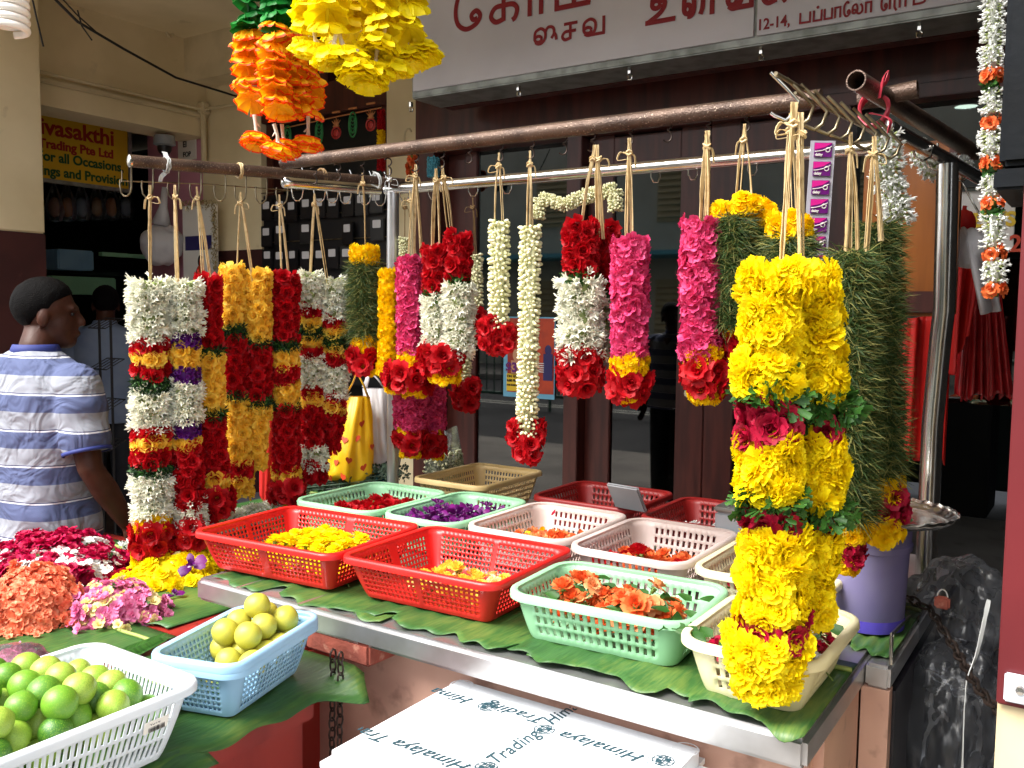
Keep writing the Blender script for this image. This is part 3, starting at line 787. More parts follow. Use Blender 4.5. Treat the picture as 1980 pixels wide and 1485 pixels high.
m = MB(); m.tube([(-5.46, 2.9, 2.985), (-5.46, 4.24, 2.985), (-4.95, 4.26, 2.985)], .011, 8); m.tube([(-5.47, 4.25, 3.0), (-5.47, 4.25, 2.6)], .02, 8); m.box((-5.47, 4.25, 2.99), (.07, .07, .09), bev=.01); m.build('conduit', 'cream_trim', g)
g = thing('pillar', 'broad cream pillar with a maroon lower half behind the man in the striped shirt', 'pillar', (-5.65, 2.4, 0))
m = MB(); m.box((-5.65, 2.43, (CEIL+1.99)/2), (1.1, .88, CEIL-1.99), bev=.008); m.build('shaft', 'cream_wall', g)
m = MB(); m.box((-5.65, 2.43, .995), (1.106, .886, 1.99), bev=.008); m.build('dado', 'maroon_dado', g)
g = thing('cream_column', 'narrow cream wall strip between the card rack and the dark wooden shopfront', 'column', (-3.65, 4.35, 0))
m = MB(); m.box((-3.648, 4.4, CEIL/2), (.264, .24, CEIL), bev=.006); m.build('shaft', 'cream_wall', g)
m = MB(); m.tube([(-3.6+.03*math.cos(q), 4.278, 2.62+.05*math.sin(q)) for q in np.linspace(.6, 5.5, 9)], .006, 6); m.build('wall_hook', 'cream_trim', g)
m = MB(); m.box((-1.7, 4.42, 3.17), (3.64, .14, .56)); tag(m.build('header_wall', 'cream_wall', None), 'cream wall strip above the dark wooden shopfront', 'wall')
# pink wall and notice inside the provision shop
m = MB(); m.box((-5.88, 4.4, 1.5), (.66, .18, 3.0)); tag(m.build('pink_wall', 'pink_wall', None), 'small pink wall piece seen under the cream beam', 'wall')
nb = thing('notice', 'small white notice with black letters on the pink wall', 'notice', onx(362, 287, -5.79))
p = ony(362, 287, 4.3)
m = MB(); m.box((p[0], 4.3, p[2]), (.2, .012, .17)); m.build('board', 'poster_white', nb)
m = MB(); m.put(textmesh('EI', .06, bold=.001), RXZ, (p[0]-.04, 4.292, p[2]+.01)); m.put(textmesh('FOP', .05, bold=.001), RXZ, (p[0]-.04, 4.292, p[2]-.06)); m.build('lettering', 'black', nb)
# dark provision shop behind the beam
g = thing('provision_shop', 'dark interior of the provision shop behind the yellow sign', 'shop', (-8, 4.4, 0))
m = MB(); m.box((-9.9, 4.5, 1.7), (.2, 5, 3.4)); m.box((-7.9, 6.6, 1.7), (4.2, .2, 3.4)); m.box((-8.1, 2.05, 1.7), (3.8, .15, 3.4)); m.box((-5.68, 5.6, 1.7), (.2, 2.1, 3.4)); m.build('wall', 'dark_green_wall', g)  # the street-side box is an unseen wall, added to stop light leaking in
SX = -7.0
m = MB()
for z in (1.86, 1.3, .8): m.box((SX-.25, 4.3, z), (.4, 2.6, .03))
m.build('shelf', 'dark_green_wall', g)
# yellow sign
g = thing('shop_sign', 'yellow shop sign with red and green lettering hung in the dark provision shop', 'sign', (-6.2, 3.7, 2.45))
m = MB(); m.box((-6.22, 3.3, 2.68), (.03, 1.68, .44), bev=.004); m.build('board', 'sign_yellow', g)
m = MB(); m.box((-6.225, 4.155, 2.68), (.05, .03, .48)); m.box((-6.225, 3.3, 2.45), (.05, 1.74, .025)); m.box((-6.225, 3.3, 2.912), (.05, 1.74, .025)); m.build('frame', 'sign_frame', g)
m = MB()
def rtext(s, size, yr, z, bold, xs): 
    t = textmesh(s, size, bold=bold, align='RIGHT', xs=xs); m.put(t, RYZ, (-6.203, yr, z))
rtext('Sivasakthi', .155, 4.03, 2.765, .004, 1.05)
rtext('Trading Pte Ltd', .085, 4.02, 2.672, .0032, 1.05)
m.build('red_lettering', 'letter_red', g)
m = MB()
rtext('For all Occasions,', .092, 4.1, 2.585, .0028, .98)
rtext('Weddings and Provision', .092, 4.13, 2.487, .0028, .98)
m.build('green_lettering', 'letter_green', g)
# ------------------------------------------------------------------ shopfront
Y0 = 4.3
g = thing('shopfront', 'dark reddish wooden shopfront with tall glass doors behind the hanging garlands', 'shopfront', (-2, Y0, 0))
def wood(name, *bx):
    mm = MB()
    for (x0, x1, z0, z1, y, d) in bx: mm.box(((x0+x1)/2, y, (z0+z1)/2), (x1-x0, d, z1-z0), bev=.004)
    return mm.build(name, 'dark_wood', g)
wood('header', (-3.516, 1.2, 2.56, 2.86, Y0+.02, .16), (-3.516, 1.2, 2.5, 2.556, Y0-.01, .14))
wood('post', (-3.512, -3.36, 0, 2.5, Y0, .16))
wood('post', (-3.356, -3.12, 0, 2.5, Y0+.08, .05), (-3.2, -3.116, 0, 2.5, Y0+.04, .05))
wood('post', (-2.46, -2.372, 0, 2.5, Y0, .16))
wood('post', (-1.107, -1.016, 0, 2.5, Y0, .16))
wood('window_base', (-3.112, -2.464, 0, .5, Y0+.03, .07))
def pane(par, x0, x1, z0, z1, y=Y0+.04):
    mm = MB(); mm.box(((x0+x1)/2, y, (z0+z1)/2), (x1-x0, .008, z1-z0)); return mm.build('pane', 'pane', par)
pane(g, -3.112, -2.464, .5, 2.5); pane(g, -1.012, -.15, 1.2, 2.5)
for x0, x1 in ((-2.368, -1.692), (-1.688, -1.11)):
    mm = MB(); s = .15
    mm.box((x0+s/2, Y0+.02, 1.25), (s, .05, 2.5), bev=.004); mm.box((x1-s/2, Y0+.02, 1.25), (s, .05, 2.5), bev=.004)
    mm.box(((x0+x1)/2, Y0+.02, 2.4), (x1-x0-2*s-.002, .05, .18), bev=.004); mm.box(((x0+x1)/2, Y0+.02, .3), (x1-x0-2*s-.002, .05, .6), bev=.004)
    dr = mm.build('door', 'dark_wood', g)
    pane(dr, x0+s, x1-s, .6, 2.31, Y0+.02)
    if x0 < -2:
        mm = MB(); mm.lathe([(0, -.06), (.02, -.058), (.028, -.045), (.024, -.03), (.012, -.025), (.012, 0), (.03, .0)], (x1-.06, Y0-.006, 1.18), 16, 0, rotx(RA(-90))); mm.build('door_knob', 'gold_tinsel', dr)
# room behind the shopfront
g2 = thing('shop_interior', 'dim room with dark green walls behind the glass doors', 'shop', (-1.5, 7, 0))
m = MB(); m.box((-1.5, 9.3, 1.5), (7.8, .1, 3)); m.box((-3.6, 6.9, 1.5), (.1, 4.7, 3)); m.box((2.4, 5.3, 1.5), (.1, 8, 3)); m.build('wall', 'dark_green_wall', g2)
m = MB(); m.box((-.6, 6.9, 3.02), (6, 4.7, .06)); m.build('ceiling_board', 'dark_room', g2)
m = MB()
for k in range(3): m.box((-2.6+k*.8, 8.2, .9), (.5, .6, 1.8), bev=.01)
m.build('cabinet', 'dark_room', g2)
for (x, y) in ((-.897, 6.83), (-.95, 8.6), (-2.3, 6.2), (-2.3, 8.2), (-.3, 5.6)):
    d = thing('ceiling_light', 'round white ceiling downlight glowing in the dim shop', 'light', (x, y, 2.985), 'downlights in the shop ceiling')
    m = MB(); m.lathe([(0, 0), (.07, 0), (.07, .004)], (x, y, 2.982), 24); m.build('lamp', 'lamp_white', d)
    m = MB(); m.lathe([(.072, .008), (.072, -.006), (.09, -.006), (.095, .006)], (x, y, 2.985), 24); m.build('trim_ring', 'white_plastic', d)
# sign over the shopfront
g = thing('sign_box', 'long pale grey signboard with dark red Tamil lettering over the shopfront', 'sign', (-1.2, 3.9, 2.7))
m = MB(); m.box((-.79, 3.93, 3.08), (4.78, .25, .76), bev=.006); m.build('case', 'sign_frame', g)
m = MB(); m.box((-2.24, 3.799, 3.085), (1.84, .012, .70)); m.box((.29, 3.799, 3.085), (3.19, .012, .70)); m.build('face_panel', 'sign_white', g)
m = MB()
def circ(cx, cy, r, a0=0, a1=360): return [(cx+r*math.cos(RA(a)), cy+r*math.sin(RA(a))) for a in np.linspace(a0, a1, 16)]
def smooth2(P, n=6):
    P = [np.array(p, float) for p in P]; out = []
    for i in range(len(P)-1):
        p0 = P[max(i-1, 0)]; p1 = P[i]; p2 = P[i+1]; p3 = P[min(i+2, len(P)-1)]
        for k in range(n):
            t = k/n; out.append(.5*(2*p1+(p2-p0)*t+(2*p0-5*p1+4*p2-p3)*t*t+(3*p1-p0-3*p2+p3)*t**3))
    return out+[P[-1]]
S = lambda *p: smooth2(p)
GLY = {'ee': (1.0, [S((.72, 1.2), (.62, 1.38), (.38, 1.36), (.1, 1.1), (0, .6), (.1, .15), (.42, -.08), (.8, .05), (.95, .32), (.8, .52), (.62, .4), (.68, .22), (.84, .24))]),
 'ka': (1.05, [[(.12, 1), (1.0, 1)], [(.52, 1), (.52, .02)], S((.52, .02), (.22, -.04), (.03, .18), (.18, .46), (.52, .5), (.88, .48), (1.04, .3), (.98, .02), (.86, -.08))]),
 'aa': (.5, [[(0, 0), (0, .98)], [(0, 1), (.5, 1), (.5, 0)]]),
 'ma': (1.0, [[(0, 1), (0, 0), (1, 0)], S((1, 0), (1.02, .6), (.8, .98), (.56, .7)), [(.55, .75), (.55, 0)]]),
 'lla': (1.3, [circ(.24, .28, .2), S((.05, .3), (.1, .9), (.42, 1.0), (.6, .7), (.58, .0)), [(.6, 1), (1.25, 1)], S((1.0, 1), (1.0, .4), (1.2, .1), (1.3, -.1))]),
 'ai': (1.35, [circ(.27, .34, .2), S((.06, .3), (.1, .82), (.4, 1.02), (.66, .8), (.68, .35), (.5, .05), (.27, .02), (.1, .16)), S((.66, .7), (.86, 1.02), (1.14, .94), (1.2, .55), (1.05, .25)), S((1.2, .6), (1.3, .4), (1.35, .1))]),
 'sa': (1.0, [[(.2, 1), (1.0, 1)], [(.58, 1), (.58, .05)], S((.58, .05), (.2, -.02), (.02, .22), (.2, .48), (.58, .5), (.98, .5))]),
 'va': (1.15, [circ(.3, .32, .19), S((.1, .3), (.12, .8), (.42, 1.02), (.68, .8), (.68, .3), (.5, .03), (.3, .0), (.14, .12)), [(.5, 0), (1.12, 0), (1.12, 1)]]),
 'u': (1.15, [circ(.42, .76, .17), S((.25, .72), (.3, 1.04), (.62, 1.06), (.78, .76), (.62, .4), (.2, .1), (.08, .03)), [(.05, .02), (1.15, .02)]]),
 'na': (1.9, [circ(.26, .3, .19), S((.06, .3), (.1, .85), (.4, 1.02), (.6, .7), (.6, .2), (.45, .0), (.26, .0)), S((.6, .72), (.8, 1.02), (1.08, .85), (1.1, .3), (.98, .0)), S((1.1, .72), (1.25, 1.0), (1.4, 1.0)), [(1.38, 1), (1.9, 1)], [(1.62, 1), (1.62, 0)]]),
 'pa': (.75, [[(0, 1), (0, 0), (.75, 0), (.75, 1)]]),
 'pd': (.75, [[(0, 1), (0, 0), (.75, 0), (.75, 1)], circ(.38, 1.38, .05)]),
 'la': (1.0, [circ(.24, .28, .18), S((.07, .3), (.12, .85), (.4, 1.0), (.52, .6), (.5, .15), (.7, .0), (.95, .2), (.95, .7), (.78, .98))]),
 'ra': (.55, [[(0, 0), (0, 1), (.6, 1)], S((.42, 1), (.42, .1), (.55, -.2), (.62, -.3))]),
 'tu': (.95, [[(0, 1), (0, 0), (.5, 0)], S((.5, 0), (.9, .15), (.92, .7), (.6, 1.02), (.4, .7))])}
def tam(line, zpx, xh, wd):
    z = ony(zpx[0], zpx[1], 3.791)[2]
    for (k, a, b) in line:
        xa, xb = ony(a, zpx[1], 3.791)[0], ony(b, zpx[1], 3.791)[0]
        w0, st = GLY[k]; sx = (xb-xa)/w0
        for p in st:
            q = [np.array((xa+x*sx, 3.790, z+y*xh)) for x, y in p]
            if len(p) < 5:
                for u, v in zip(q[:-1], q[1:]):
                    d = (v-u)/np.linalg.norm(v-u)*wd*.8; m.tube([u-d, v+d], wd, 8, flat=.1, up=(0, 1, 0))
            else: m.tube(q, wd, 8, flat=.1, up=(0, 1, 0))
tam([('ee', 881, 931), ('ka', 948, 1000), ('aa', 1024, 1046), ('ma', 1076, 1137), ('lla', 1162, 1225), ('va', 1270, 1330), ('la', 1350, 1400), ('aa', 1420, 1445), ('sa', 1470, 1530)], (948, 43), .135, .0125)
tam([('ai', 1032, 1076), ('sa', 1087, 1114), ('va', 1125, 1168)], (1090, 77), .07, .0075)
tam([('u', 1249, 1302), ('na', 1320, 1386), ('va', 1402, 1453), ('ka', 1474, 1520), ('ma', 1545, 1590)], (1252, 46), .1, .011)
tam([('pa', 1547, 1566), ('pd', 1573, 1588), ('pa', 1594, 1608), ('aa', 1614, 1624), ('ee', 1631, 1643), ('la', 1646, 1667), ('aa', 1673, 1683), ('ee', 1703, 1714), ('ra', 1719, 1731), ('aa', 1738, 1749), ('tu', 1765, 1787)], (1547, 45), .037, .0042)
p = ony(1463, 59, 3.791); m.put(textmesh('12-14,', .062, bold=.0012, xs=.88), RXZ, p)
m.build('lettering', 'sign_red', g)
m = MB()
for px, py in ((1003, 175), (1218, 141), (1472, 104), (1778, 58), (795, 200)):
    p = ony(px, py, 3.86)
    z = 2.7
    m.box((p[0], 3.86, z-.012), (.012, .02, .024)); m.tube([(p[0], 3.86, z-.02), (p[0]+.012, 3.86, z-.035), (p[0]+.008, 3.86, z-.05), (p[0]-.008, 3.86, z-.048), (p[0]-.01, 3.86, z-.03)], .004, 6)
m.build('clip', 'chrome', g)
m = MB(); m.box((-1.2, 4.09, 2.712), (3.9, .07, .03)); m.build('bracket_bar', 'dark_wood', g)
# right-hand pillar with a red panel, dark blue case above
g = thing('doorway_post', 'cream post with a red panel and a small white plate, beside the plastic wraps', 'post', (.2, 1.4, 0))
m = MB(); m.box((.26, 1.42, 1.1), (.72, .24, 2.2), bev=.006); m.build('shaft', 'cream_trim', g)
pr = ony(1963, 700, 1.3); pb = ony(1958, 1361, 1.3)
m = MB(); m.box((pr[0]+.3, 1.296, (pb[2]+2.1)/2), (.6, .014, 2.1-pb[2]), bev=.002); m.build('red_panel', 'red_panel', g)
pq = ony(1962, 1333, 1.28)
m = MB(); m.box((pq[0]+.006, 1.284, pq[2]), (.036, .01, .036), bev=.002); m.build('plate', 'white_plastic', g)
m = MB(); m.lathe([(0, .004), (.005, .003), (.007, 0)], (pq[0]+.006, 1.279, pq[2]), 10, 0, rotx(RA(90))); m.build('screw', 'steel', g)
pa = ony(1932, 0, 1.5); pc = ony(1980, 372, 1.5)
g = thing('metal_case', 'dark blue painted metal case hung at the upper edge of the doorway', 'case', (pa[0]+.3, 1.6, pc[2]))
m = MB(); m.box((pa[0]+.31, 1.62, pc[2]+.5), (.6, .24, .92), bev=.008); m.build('body', 'dark_blue', g)
m = MB(); m.box((pa[0]+.31, 1.62, pc[2]+.02), (.61, .25, .03), bev=.004); m.build('frame', 'dark_blue', g)
m = MB(); m.box((.66, 3.4, 1.7), (.1, 3.4, 3.4)); tag(m.build('dividing_wall', 'dark_room', None), 'dark dividing wall beyond the doorway post', 'wall')
# street opposite, seen in the door glass
g = thing('shophouse', 'pale shophouse with louvred windows across the street', 'building', (-8, -15, 0))
m = MB(); m.box((-8, -17, 3.4), (34, 4, 7)); m.build('wall', 'facade', g)
for k in range(8):
    x = -22+k*4
    m = MB()
    for z in (1.7, 5.0):
        m.box((x, -14.98, z), (1.6, .1, 1.7))
        for q in range(9): m.box((x, -14.9, z-.7+q*.17), (1.5, .06, .1), rotx(RA(30)))
    m.build('louvred_window', 'louvre', g)
m = MB(); m.box((-8, -14.2, 3.2), (34, 1.6, .12)); m.build('awning', 'blue_paint', g)
g = thing('street_railing', 'green street railing with upright bars beside the road', 'railing', (-8, -4.6, 0))
m = MB(); m.tube([(-18, -4.6, 1.0), (2, -4.6, 1.0)], .04, 8); m.tube([(-18, -4.6, .15), (2, -4.6, .15)], .03, 8); m.build('rail', 'green_rail', g)
m = MB()
for k in range(120): m.cyl((-18+k/6, -4.6, -.12 if k % 12 == 0 else .15), (-18+k/6, -4.6, 1.0), .03 if k % 12 == 0 else .012, 6)
m.build('baluster', 'green_rail', g)
# ------------------------------------------------------------------ counters
TZ, CZ = .90, .80
g = thing('steel_table', 'steel topped flower stall counter with stained pink front panels', 'counter', (-1.1, 2.0, 0))
m = MB(); m.box((-1.125, 2.08, TZ-.0275), (1.51, 1.33, .055), bev=.009); m.box((-.345, 2.28, TZ-.026), (.046, .93, .048), bev=.006); m.build('steel_top', 'steel_worn', g)
m = MB(); m.box((-1.125, 1.54, .422), (1.46, .03, .844)); m.box((-.392, 1.684, .422), (.03, .254, .844)); m.box((-.348, 1.83, .427), (.052, .03, .848)); m.build('front_panel', 'pink_laminate', g)
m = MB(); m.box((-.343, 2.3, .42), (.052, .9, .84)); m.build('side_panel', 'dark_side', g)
m = MB(); m.box((-1.87, 2.1, .427), (.02, 1.1, .85)); m.box((-1.1, 2.73, .427), (1.5, .02, .85)); m.build('back_panel', 'pink_laminate', g)
g = thing('fruit_counter', 'low red painted counter carrying limes, lemons and loose garlands', 'counter', (-2.2, 1.2, 0))
m = MB(); m.box((-2.15, .8, .76), (1.62, 1.0, .075), bev=.008); m.box((-2.23, 1.552, .76), (1.46, .5, .075), bev=.008); m.build('top_board', 'red_paint', g)
m = MB(); m.box((-2.15, .8, .361), (1.58, .96, .72)); m.box((-2.26, 1.5, .361), (1.4, .43, .72)); m.build('carcass', 'red_paint', g)
# bricks propping the steel top
for (x, y, w, lab) in ((-1.6, 1.475, .19, 'worn red brick under the corner of the steel counter'), (-1.4, 1.47, .2, 'second red brick beside the lemon basket, under the steel edge')):
    m = MB(); m.box((x, y, CZ+.026), (w, .1, .05), rotz(rr(-.06, .06)), bev=.006); tag(m.build('brick', 'brick_red', None), lab, 'brick')
# ------------------------------------------------------------------ banana leaves
def banana(name, label, x0, x1, y0, y1, z, droop_edge=None, axis='x', tip=None, seed=0, drop=.05, wave=.005, end=None, slope=0.0):
    """strip of leaf lying on z; past droop_edge (y below it, or x above it) it hangs down"""
    rg = random.Random(seed); ph = [rg.uniform(0, 6) for _ in range(6)]
    NU, NV = 70, 14
    def pt(u, v):
        if axis == 'x':
            x = x0+(x1-x0)*u
            ed = y0+slope*(1-u)+.012*math.sin(u*17+ph[0])+.008*math.sin(u*41+ph[1])+(.03 if math.sin(u*9+ph[2]) > .93 else 0)
            if tip: ed = ed+(y1-ed)*max(0, (u-tip)/(1-tip))**2*.8
            y = ed+(y1-ed)*v
            zz = z+.002+.003*math.sin(u*50+ph[3])*(1-v)+wave*.5*(1+math.sin(u*13+ph[4]))*max(0, 1-v*3)
            if droop_edge is not None and y < droop_edge:
                d = droop_edge-y; k = min(d/.03, 1)
                y = droop_edge-d*(1-.55*k)-.012*k; zz = z+.004+wave*.4*(1+math.sin(u*13+ph[4]))*(1-k)-d*.85*k
        else:
            y = y0+(y1-y0)*u
            ed = x1+.01*math.sin(u*15+ph[0])+.006*math.sin(u*37+ph[1])
            if tip: ed = ed+tip*max(0, 1-abs(u-.94)/(.16 if u < .94 else .06))**1.2
            x = ed+(x0-ed)*v
            zz = z+.002+.003*math.sin(u*40+ph[3])*(1-v)
            if droop_edge is not None and x > droop_edge:
                d = x-droop_edge; zz -= d*.35; x = droop_edge+d*.95
        return (x, y, zz)
    g = thing(name, label, 'leaf', pt(.5, .5))
    mm = MB(); mm.grid(pt, NU, NV); o = mm.build('blade', 'banana_leaf', g, 180)
    md = o.modifiers.new('thickness', 'SOLIDIFY'); md.thickness = .0012
    mm = MB(); mm.tube([np.array(pt(k/40, .86))+np.array((0, 0, .004)) for k in range(41)], .005, 6); mm.build('midrib', 'leaf_rib', g, 180)
    return g
banana('banana_leaf', 'banana leaf strip under the red basket with a folded flap over the steel edge', -1.84, -1.28, 1.432, 1.78, TZ, 1.412, seed=1)
banana('banana_leaf', 'banana leaf strip between the red basket and the pale green basket', -1.36, -.86, 1.442, 1.76, TZ+.004, 1.412, seed=2)
banana('banana_leaf', 'long banana leaf strip hanging over the steel edge under the pale green basket', -.98, -.372, 1.408, 1.77, TZ+.008, 1.412, seed=3, slope=.04)
banana('banana_leaf', 'dark banana leaf under the purple bucket', -.56, -.33, 1.86, 2.25, TZ, None, seed=4)
banana('banana_leaf', 'banana leaf on the red counter with its torn tip sticking out under the lemon basket', -1.75, -1.3, .45, 1.41, CZ, -1.34, axis='y', tip=.07, seed=5)
banana('banana_leaf', 'second banana leaf layer peeping out under the lime basket', -1.7, -1.27, .2, 1.0, CZ-.0, -1.34, axis='y', seed=6)
banana('banana_leaf', 'banana leaf under the coral and pink flower heaps', -2.6, -1.8, .9, 1.3, CZ, None, seed=7)
banana('banana_leaf', 'banana leaf at the rear of the red counter near the man', -2.75, -1.86, 1.32, 1.75, CZ, None, seed=8)
banana('banana_leaf', 'banana leaf lying behind the red basket under the herbs', -2.5, -1.9, 1.85, 2.4, TZ+.0, None, seed=9)
# ledge at the far end of the counter
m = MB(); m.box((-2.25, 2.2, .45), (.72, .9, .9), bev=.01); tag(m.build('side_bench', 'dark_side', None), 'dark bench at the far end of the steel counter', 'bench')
# ------------------------------------------------------------------ baskets
def rrect(a, b, r, corner, n=6):
    """points of one corner arc of a rounded rectangle with half sizes a, b"""
    cx = (a-r)*(1 if corner in (0, 3) else -1); cy = (b-r)*(1 if corner in (0, 1) else -1)
    return [(cx+r*math.cos(RA(90*corner+90*i/n)), cy+r*math.sin(RA(90*corner+90*i/n))) for i in range(n+1)]
def basket_mesh(a, b, h, taper, rc, holes, t0=.12, t1=.86, mg=0, split=False, floor_holes=True):
    """holes = (pitch_x, duty, rows, row_duty)"""
    pitch, duty, rows, rd = holes
    per = []                                   # (fn(t)->(x,y), open?) boundary list
    def dims(t): k = t**.85; return a-taper*(1-k), b-taper*(1-k), max(rc*(.55+.45*t), .006)
    seg = []                                   # list of (corner or side, param, hole flag for the step starting here)
    for c in range(4):
        for i in range(6): seg.append(('c', c, i, False))
        L = 2*(b if c in (1, 3) else a) if False else 2*((a if c in (0, 2) else b)-rc)
        n = max(2, int((L+rc*.5)/pitch)) if False else max(2, int(L/pitch))
        m0 = .5-(n*pitch/L)/2
        for q in range(n):
            u0 = m0+(q+.5-duty/2)*pitch/L; u1 = m0+(q+.5+duty/2)*pitch/L
            solid = split and abs((u0+u1)/2-.5) < pitch/L*.75
            if q == 0: seg.append(('s', c, 0.0, False))
            seg.append(('s', c, u0, not solid)); seg.append(('s', c, u1, False))
    def pos(s, t):
        A, B, r = dims(t)
        if s[0] == 'c':
            return rrect(A, B, r, s[1])[s[2]]
        p = rrect(A, B, r, s[1])[6]; q = rrect(A, B, r, (s[1]+1) % 4)[0]
        return (p[0]+(q[0]-p[0])*s[2], p[1]+(q[1]-p[1])*s[2])
    ts = [0.0, t0*.5]
    fl = [False, False]
    rh = (t1-t0)/rows
    for k in range(rows):
        ts += [t0+(k+.5-rd/2)*rh, t0+(k+.5+rd/2)*rh]; fl += [True, False]
    ts.append(1.0)
    n = len(seg); V = []; F = []
    for t in ts:
        for s in seg:
            x, y = pos(s, t); V.append((x, y, h*t))
    for i in range(len(ts)-1):
        for j in range(n):
            if fl[i] and seg[j][3]: continue
            F.append((i*n+j, i*n+(j+1) % n, (i+1)*n+(j+1) % n, (i+1)*n+j))
    V.append((0, 0, .001)); F += [((j+1) % n, j, len(V)-1) for j in range(n)]
    body = MB(); body.raw(V, F)
    # lip
    rim = MB(); A, B, r = dims(1.0)
    prof = [(-.002, -.003), (-.002, .003), (.004, .0055), (.011, .004), (.0135, -.001), (.0135, -.011), (.011, -.011), (.0105, -.003), (.001, -.003)]
    loop = []
    for c in range(4):
        pts = rrect(1, 1, 0.0001, c, 8)
        for i in range(9):
            w = RA(90*c+90*i/8); p = rrect(A, B, r, c, 8)[i]; loop.append((p[0], p[1], math.cos(w), math.sin(w)))
    V = []; F = []; k = len(prof); n = len(loop)
    for (x, y, nx, ny) in loop:
        for (o, z) in prof: V.append((x+nx*o, y+ny*o, h+z))
    for i in range(n):
        for j in range(k): F.append((i*k+j, ((i+1) % n)*k+j, ((i+1) % n)*k+(j+1) % k, i*k+(j+1) % k))
    rim.raw(V, F)
    return body, rim
def basket(label, x0, x1, y0, y1, z, h, mat, holes, rot=0.0, taper=.03, rc=.04, split=False, t0=.12, t1=.86, group='plastic baskets on the counters', mg=.07, loc=None):
    a, b = (x1-x0)/2-.0135, (y1-y0)/2-.0135
    body, rim = basket_mesh(a, b, h, taper, rc, holes, t0, t1, mg, split)
    c = ((x0+x1)/2, (y0+y1)/2, z) if loc is None else loc
    g = thing('basket', label, 'basket', (0, 0, 0), group)
    o = body.build('body', mat, g, 45)
    md = o.modifiers.new('wall', 'SOLIDIFY'); md.thickness = .0024; md.offset = 0
    rim.build('rim', mat, g, 60)
    g.location = c; g.rotation_euler = (0, 0, rot); g['_org'] = [float(q) for q in c]
    return g
SLOT = (.0165, .46, 3, .66)
GRIDH = (.0135, .62, 6, .64)
BZ = TZ+.012
H = .094
basket('red square-holed basket of yellow marigolds at the corner of the steel counter', -1.945, -1.475, 1.45, 1.825, BZ, H, 'red_plastic', GRIDH, -.02+.1, split=True, rc=.03, taper=.035)
basket('red square-holed basket holding a few withered yellow roses', -1.47, -1.035, 1.49, 1.86, BZ, H, 'red_plastic', GRIDH, .04, split=True, rc=.03, taper=.035)
basket('pale green slotted basket of orange roses at the front of the counter', -1.015, -.615, 1.49, 1.785, BZ, H, 'green_plastic', SLOT, .06, rc=.05)
basket('cream slotted basket of red and white petals under the tall yellow garland', -.615, -.36, 1.435, 1.77, BZ, H, 'cream_plastic', SLOT, .0, rc=.05)
basket('pale green slotted basket of red roses in the rear row', -2.02, -1.695, 1.85, 2.235, BZ, H, 'green_plastic', SLOT, 0, rc=.05)
basket('pale green slotted basket of purple orchids', -1.69, -1.42, 1.87, 2.275, BZ, H, 'green_plastic', SLOT, 0, rc=.05)
basket('greyish pink slotted basket of orange petals beside the orchids', -1.415, -1.095, 1.89, 2.285, BZ, H, 'pinkish_plastic', SLOT, 0, rc=.05)
basket('greyish pink slotted basket of orange roses beside the cream basket', -1.085, -.77, 1.865, 2.27, BZ, H, 'pinkish_plastic', SLOT, 0, rc=.05)
basket('cream slotted basket of red roses half hidden by the yellow garland', -.762, -.45, 1.86, 2.25, BZ, H, 'cream_plastic', SLOT, 0, rc=.05)
basket('tan square-holed basket behind the clear bag of jasmine buds', -1.93, -1.63, 2.3, 2.69, BZ, H+.01, 'tan_plastic', (.013, .6, 4, .6), 0, rc=.03)
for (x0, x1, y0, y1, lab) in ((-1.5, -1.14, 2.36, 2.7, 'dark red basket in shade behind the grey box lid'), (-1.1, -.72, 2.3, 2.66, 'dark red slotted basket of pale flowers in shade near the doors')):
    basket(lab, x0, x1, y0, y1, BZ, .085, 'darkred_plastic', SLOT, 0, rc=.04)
basket('white slotted basket heaped with green limes', -1.60, -1.262, .475, .975, CZ+.008, .125, 'white_plastic', (.0115, .5, 3, .82), 0.0, rc=.035, taper=.04, t0=.1, t1=.84)
LC = (-1.431, 1.18, CZ+.008)
basket('lower light blue basket of the nested pair under the lemons', -.104, .104, -.162, .162, 0, .1, 'blue_plastic', (.0125, .66, 7, .66), .28, rc=.03, taper=.03, t0=.1, t1=.9, loc=LC)
basket('upper light blue basket of the nested pair, filled with lemons', -.104, .104, -.162, .162, 0, .1, 'blue_plastic', (.0125, .66, 7, .66), .28, rc=.03, taper=.03, t0=.1, t1=.9, loc=(LC[0], LC[1], LC[2]+.012))
# sticker on the lime basket
p = onz(322, 1385, .88)
m = MB(); m.box((-1.284, .885, .885), (.0015, .045, .022), roty(RA(17))); st = m.build('barcode_sticker', 'poster_white', None); tag(st, 'white barcode sticker on the wall of the lime basket', 'sticker')
m = MB(); m.put(textmesh('4U16', .009), rotz(0)@RYZ, (-1.2825, .872, .888))
for k in range(12): m.box((-1.284, .872+k*.0026, .880), (.0012, rr(.0006, .0016), .009))
b_ = m.build('barcode', 'black', st)
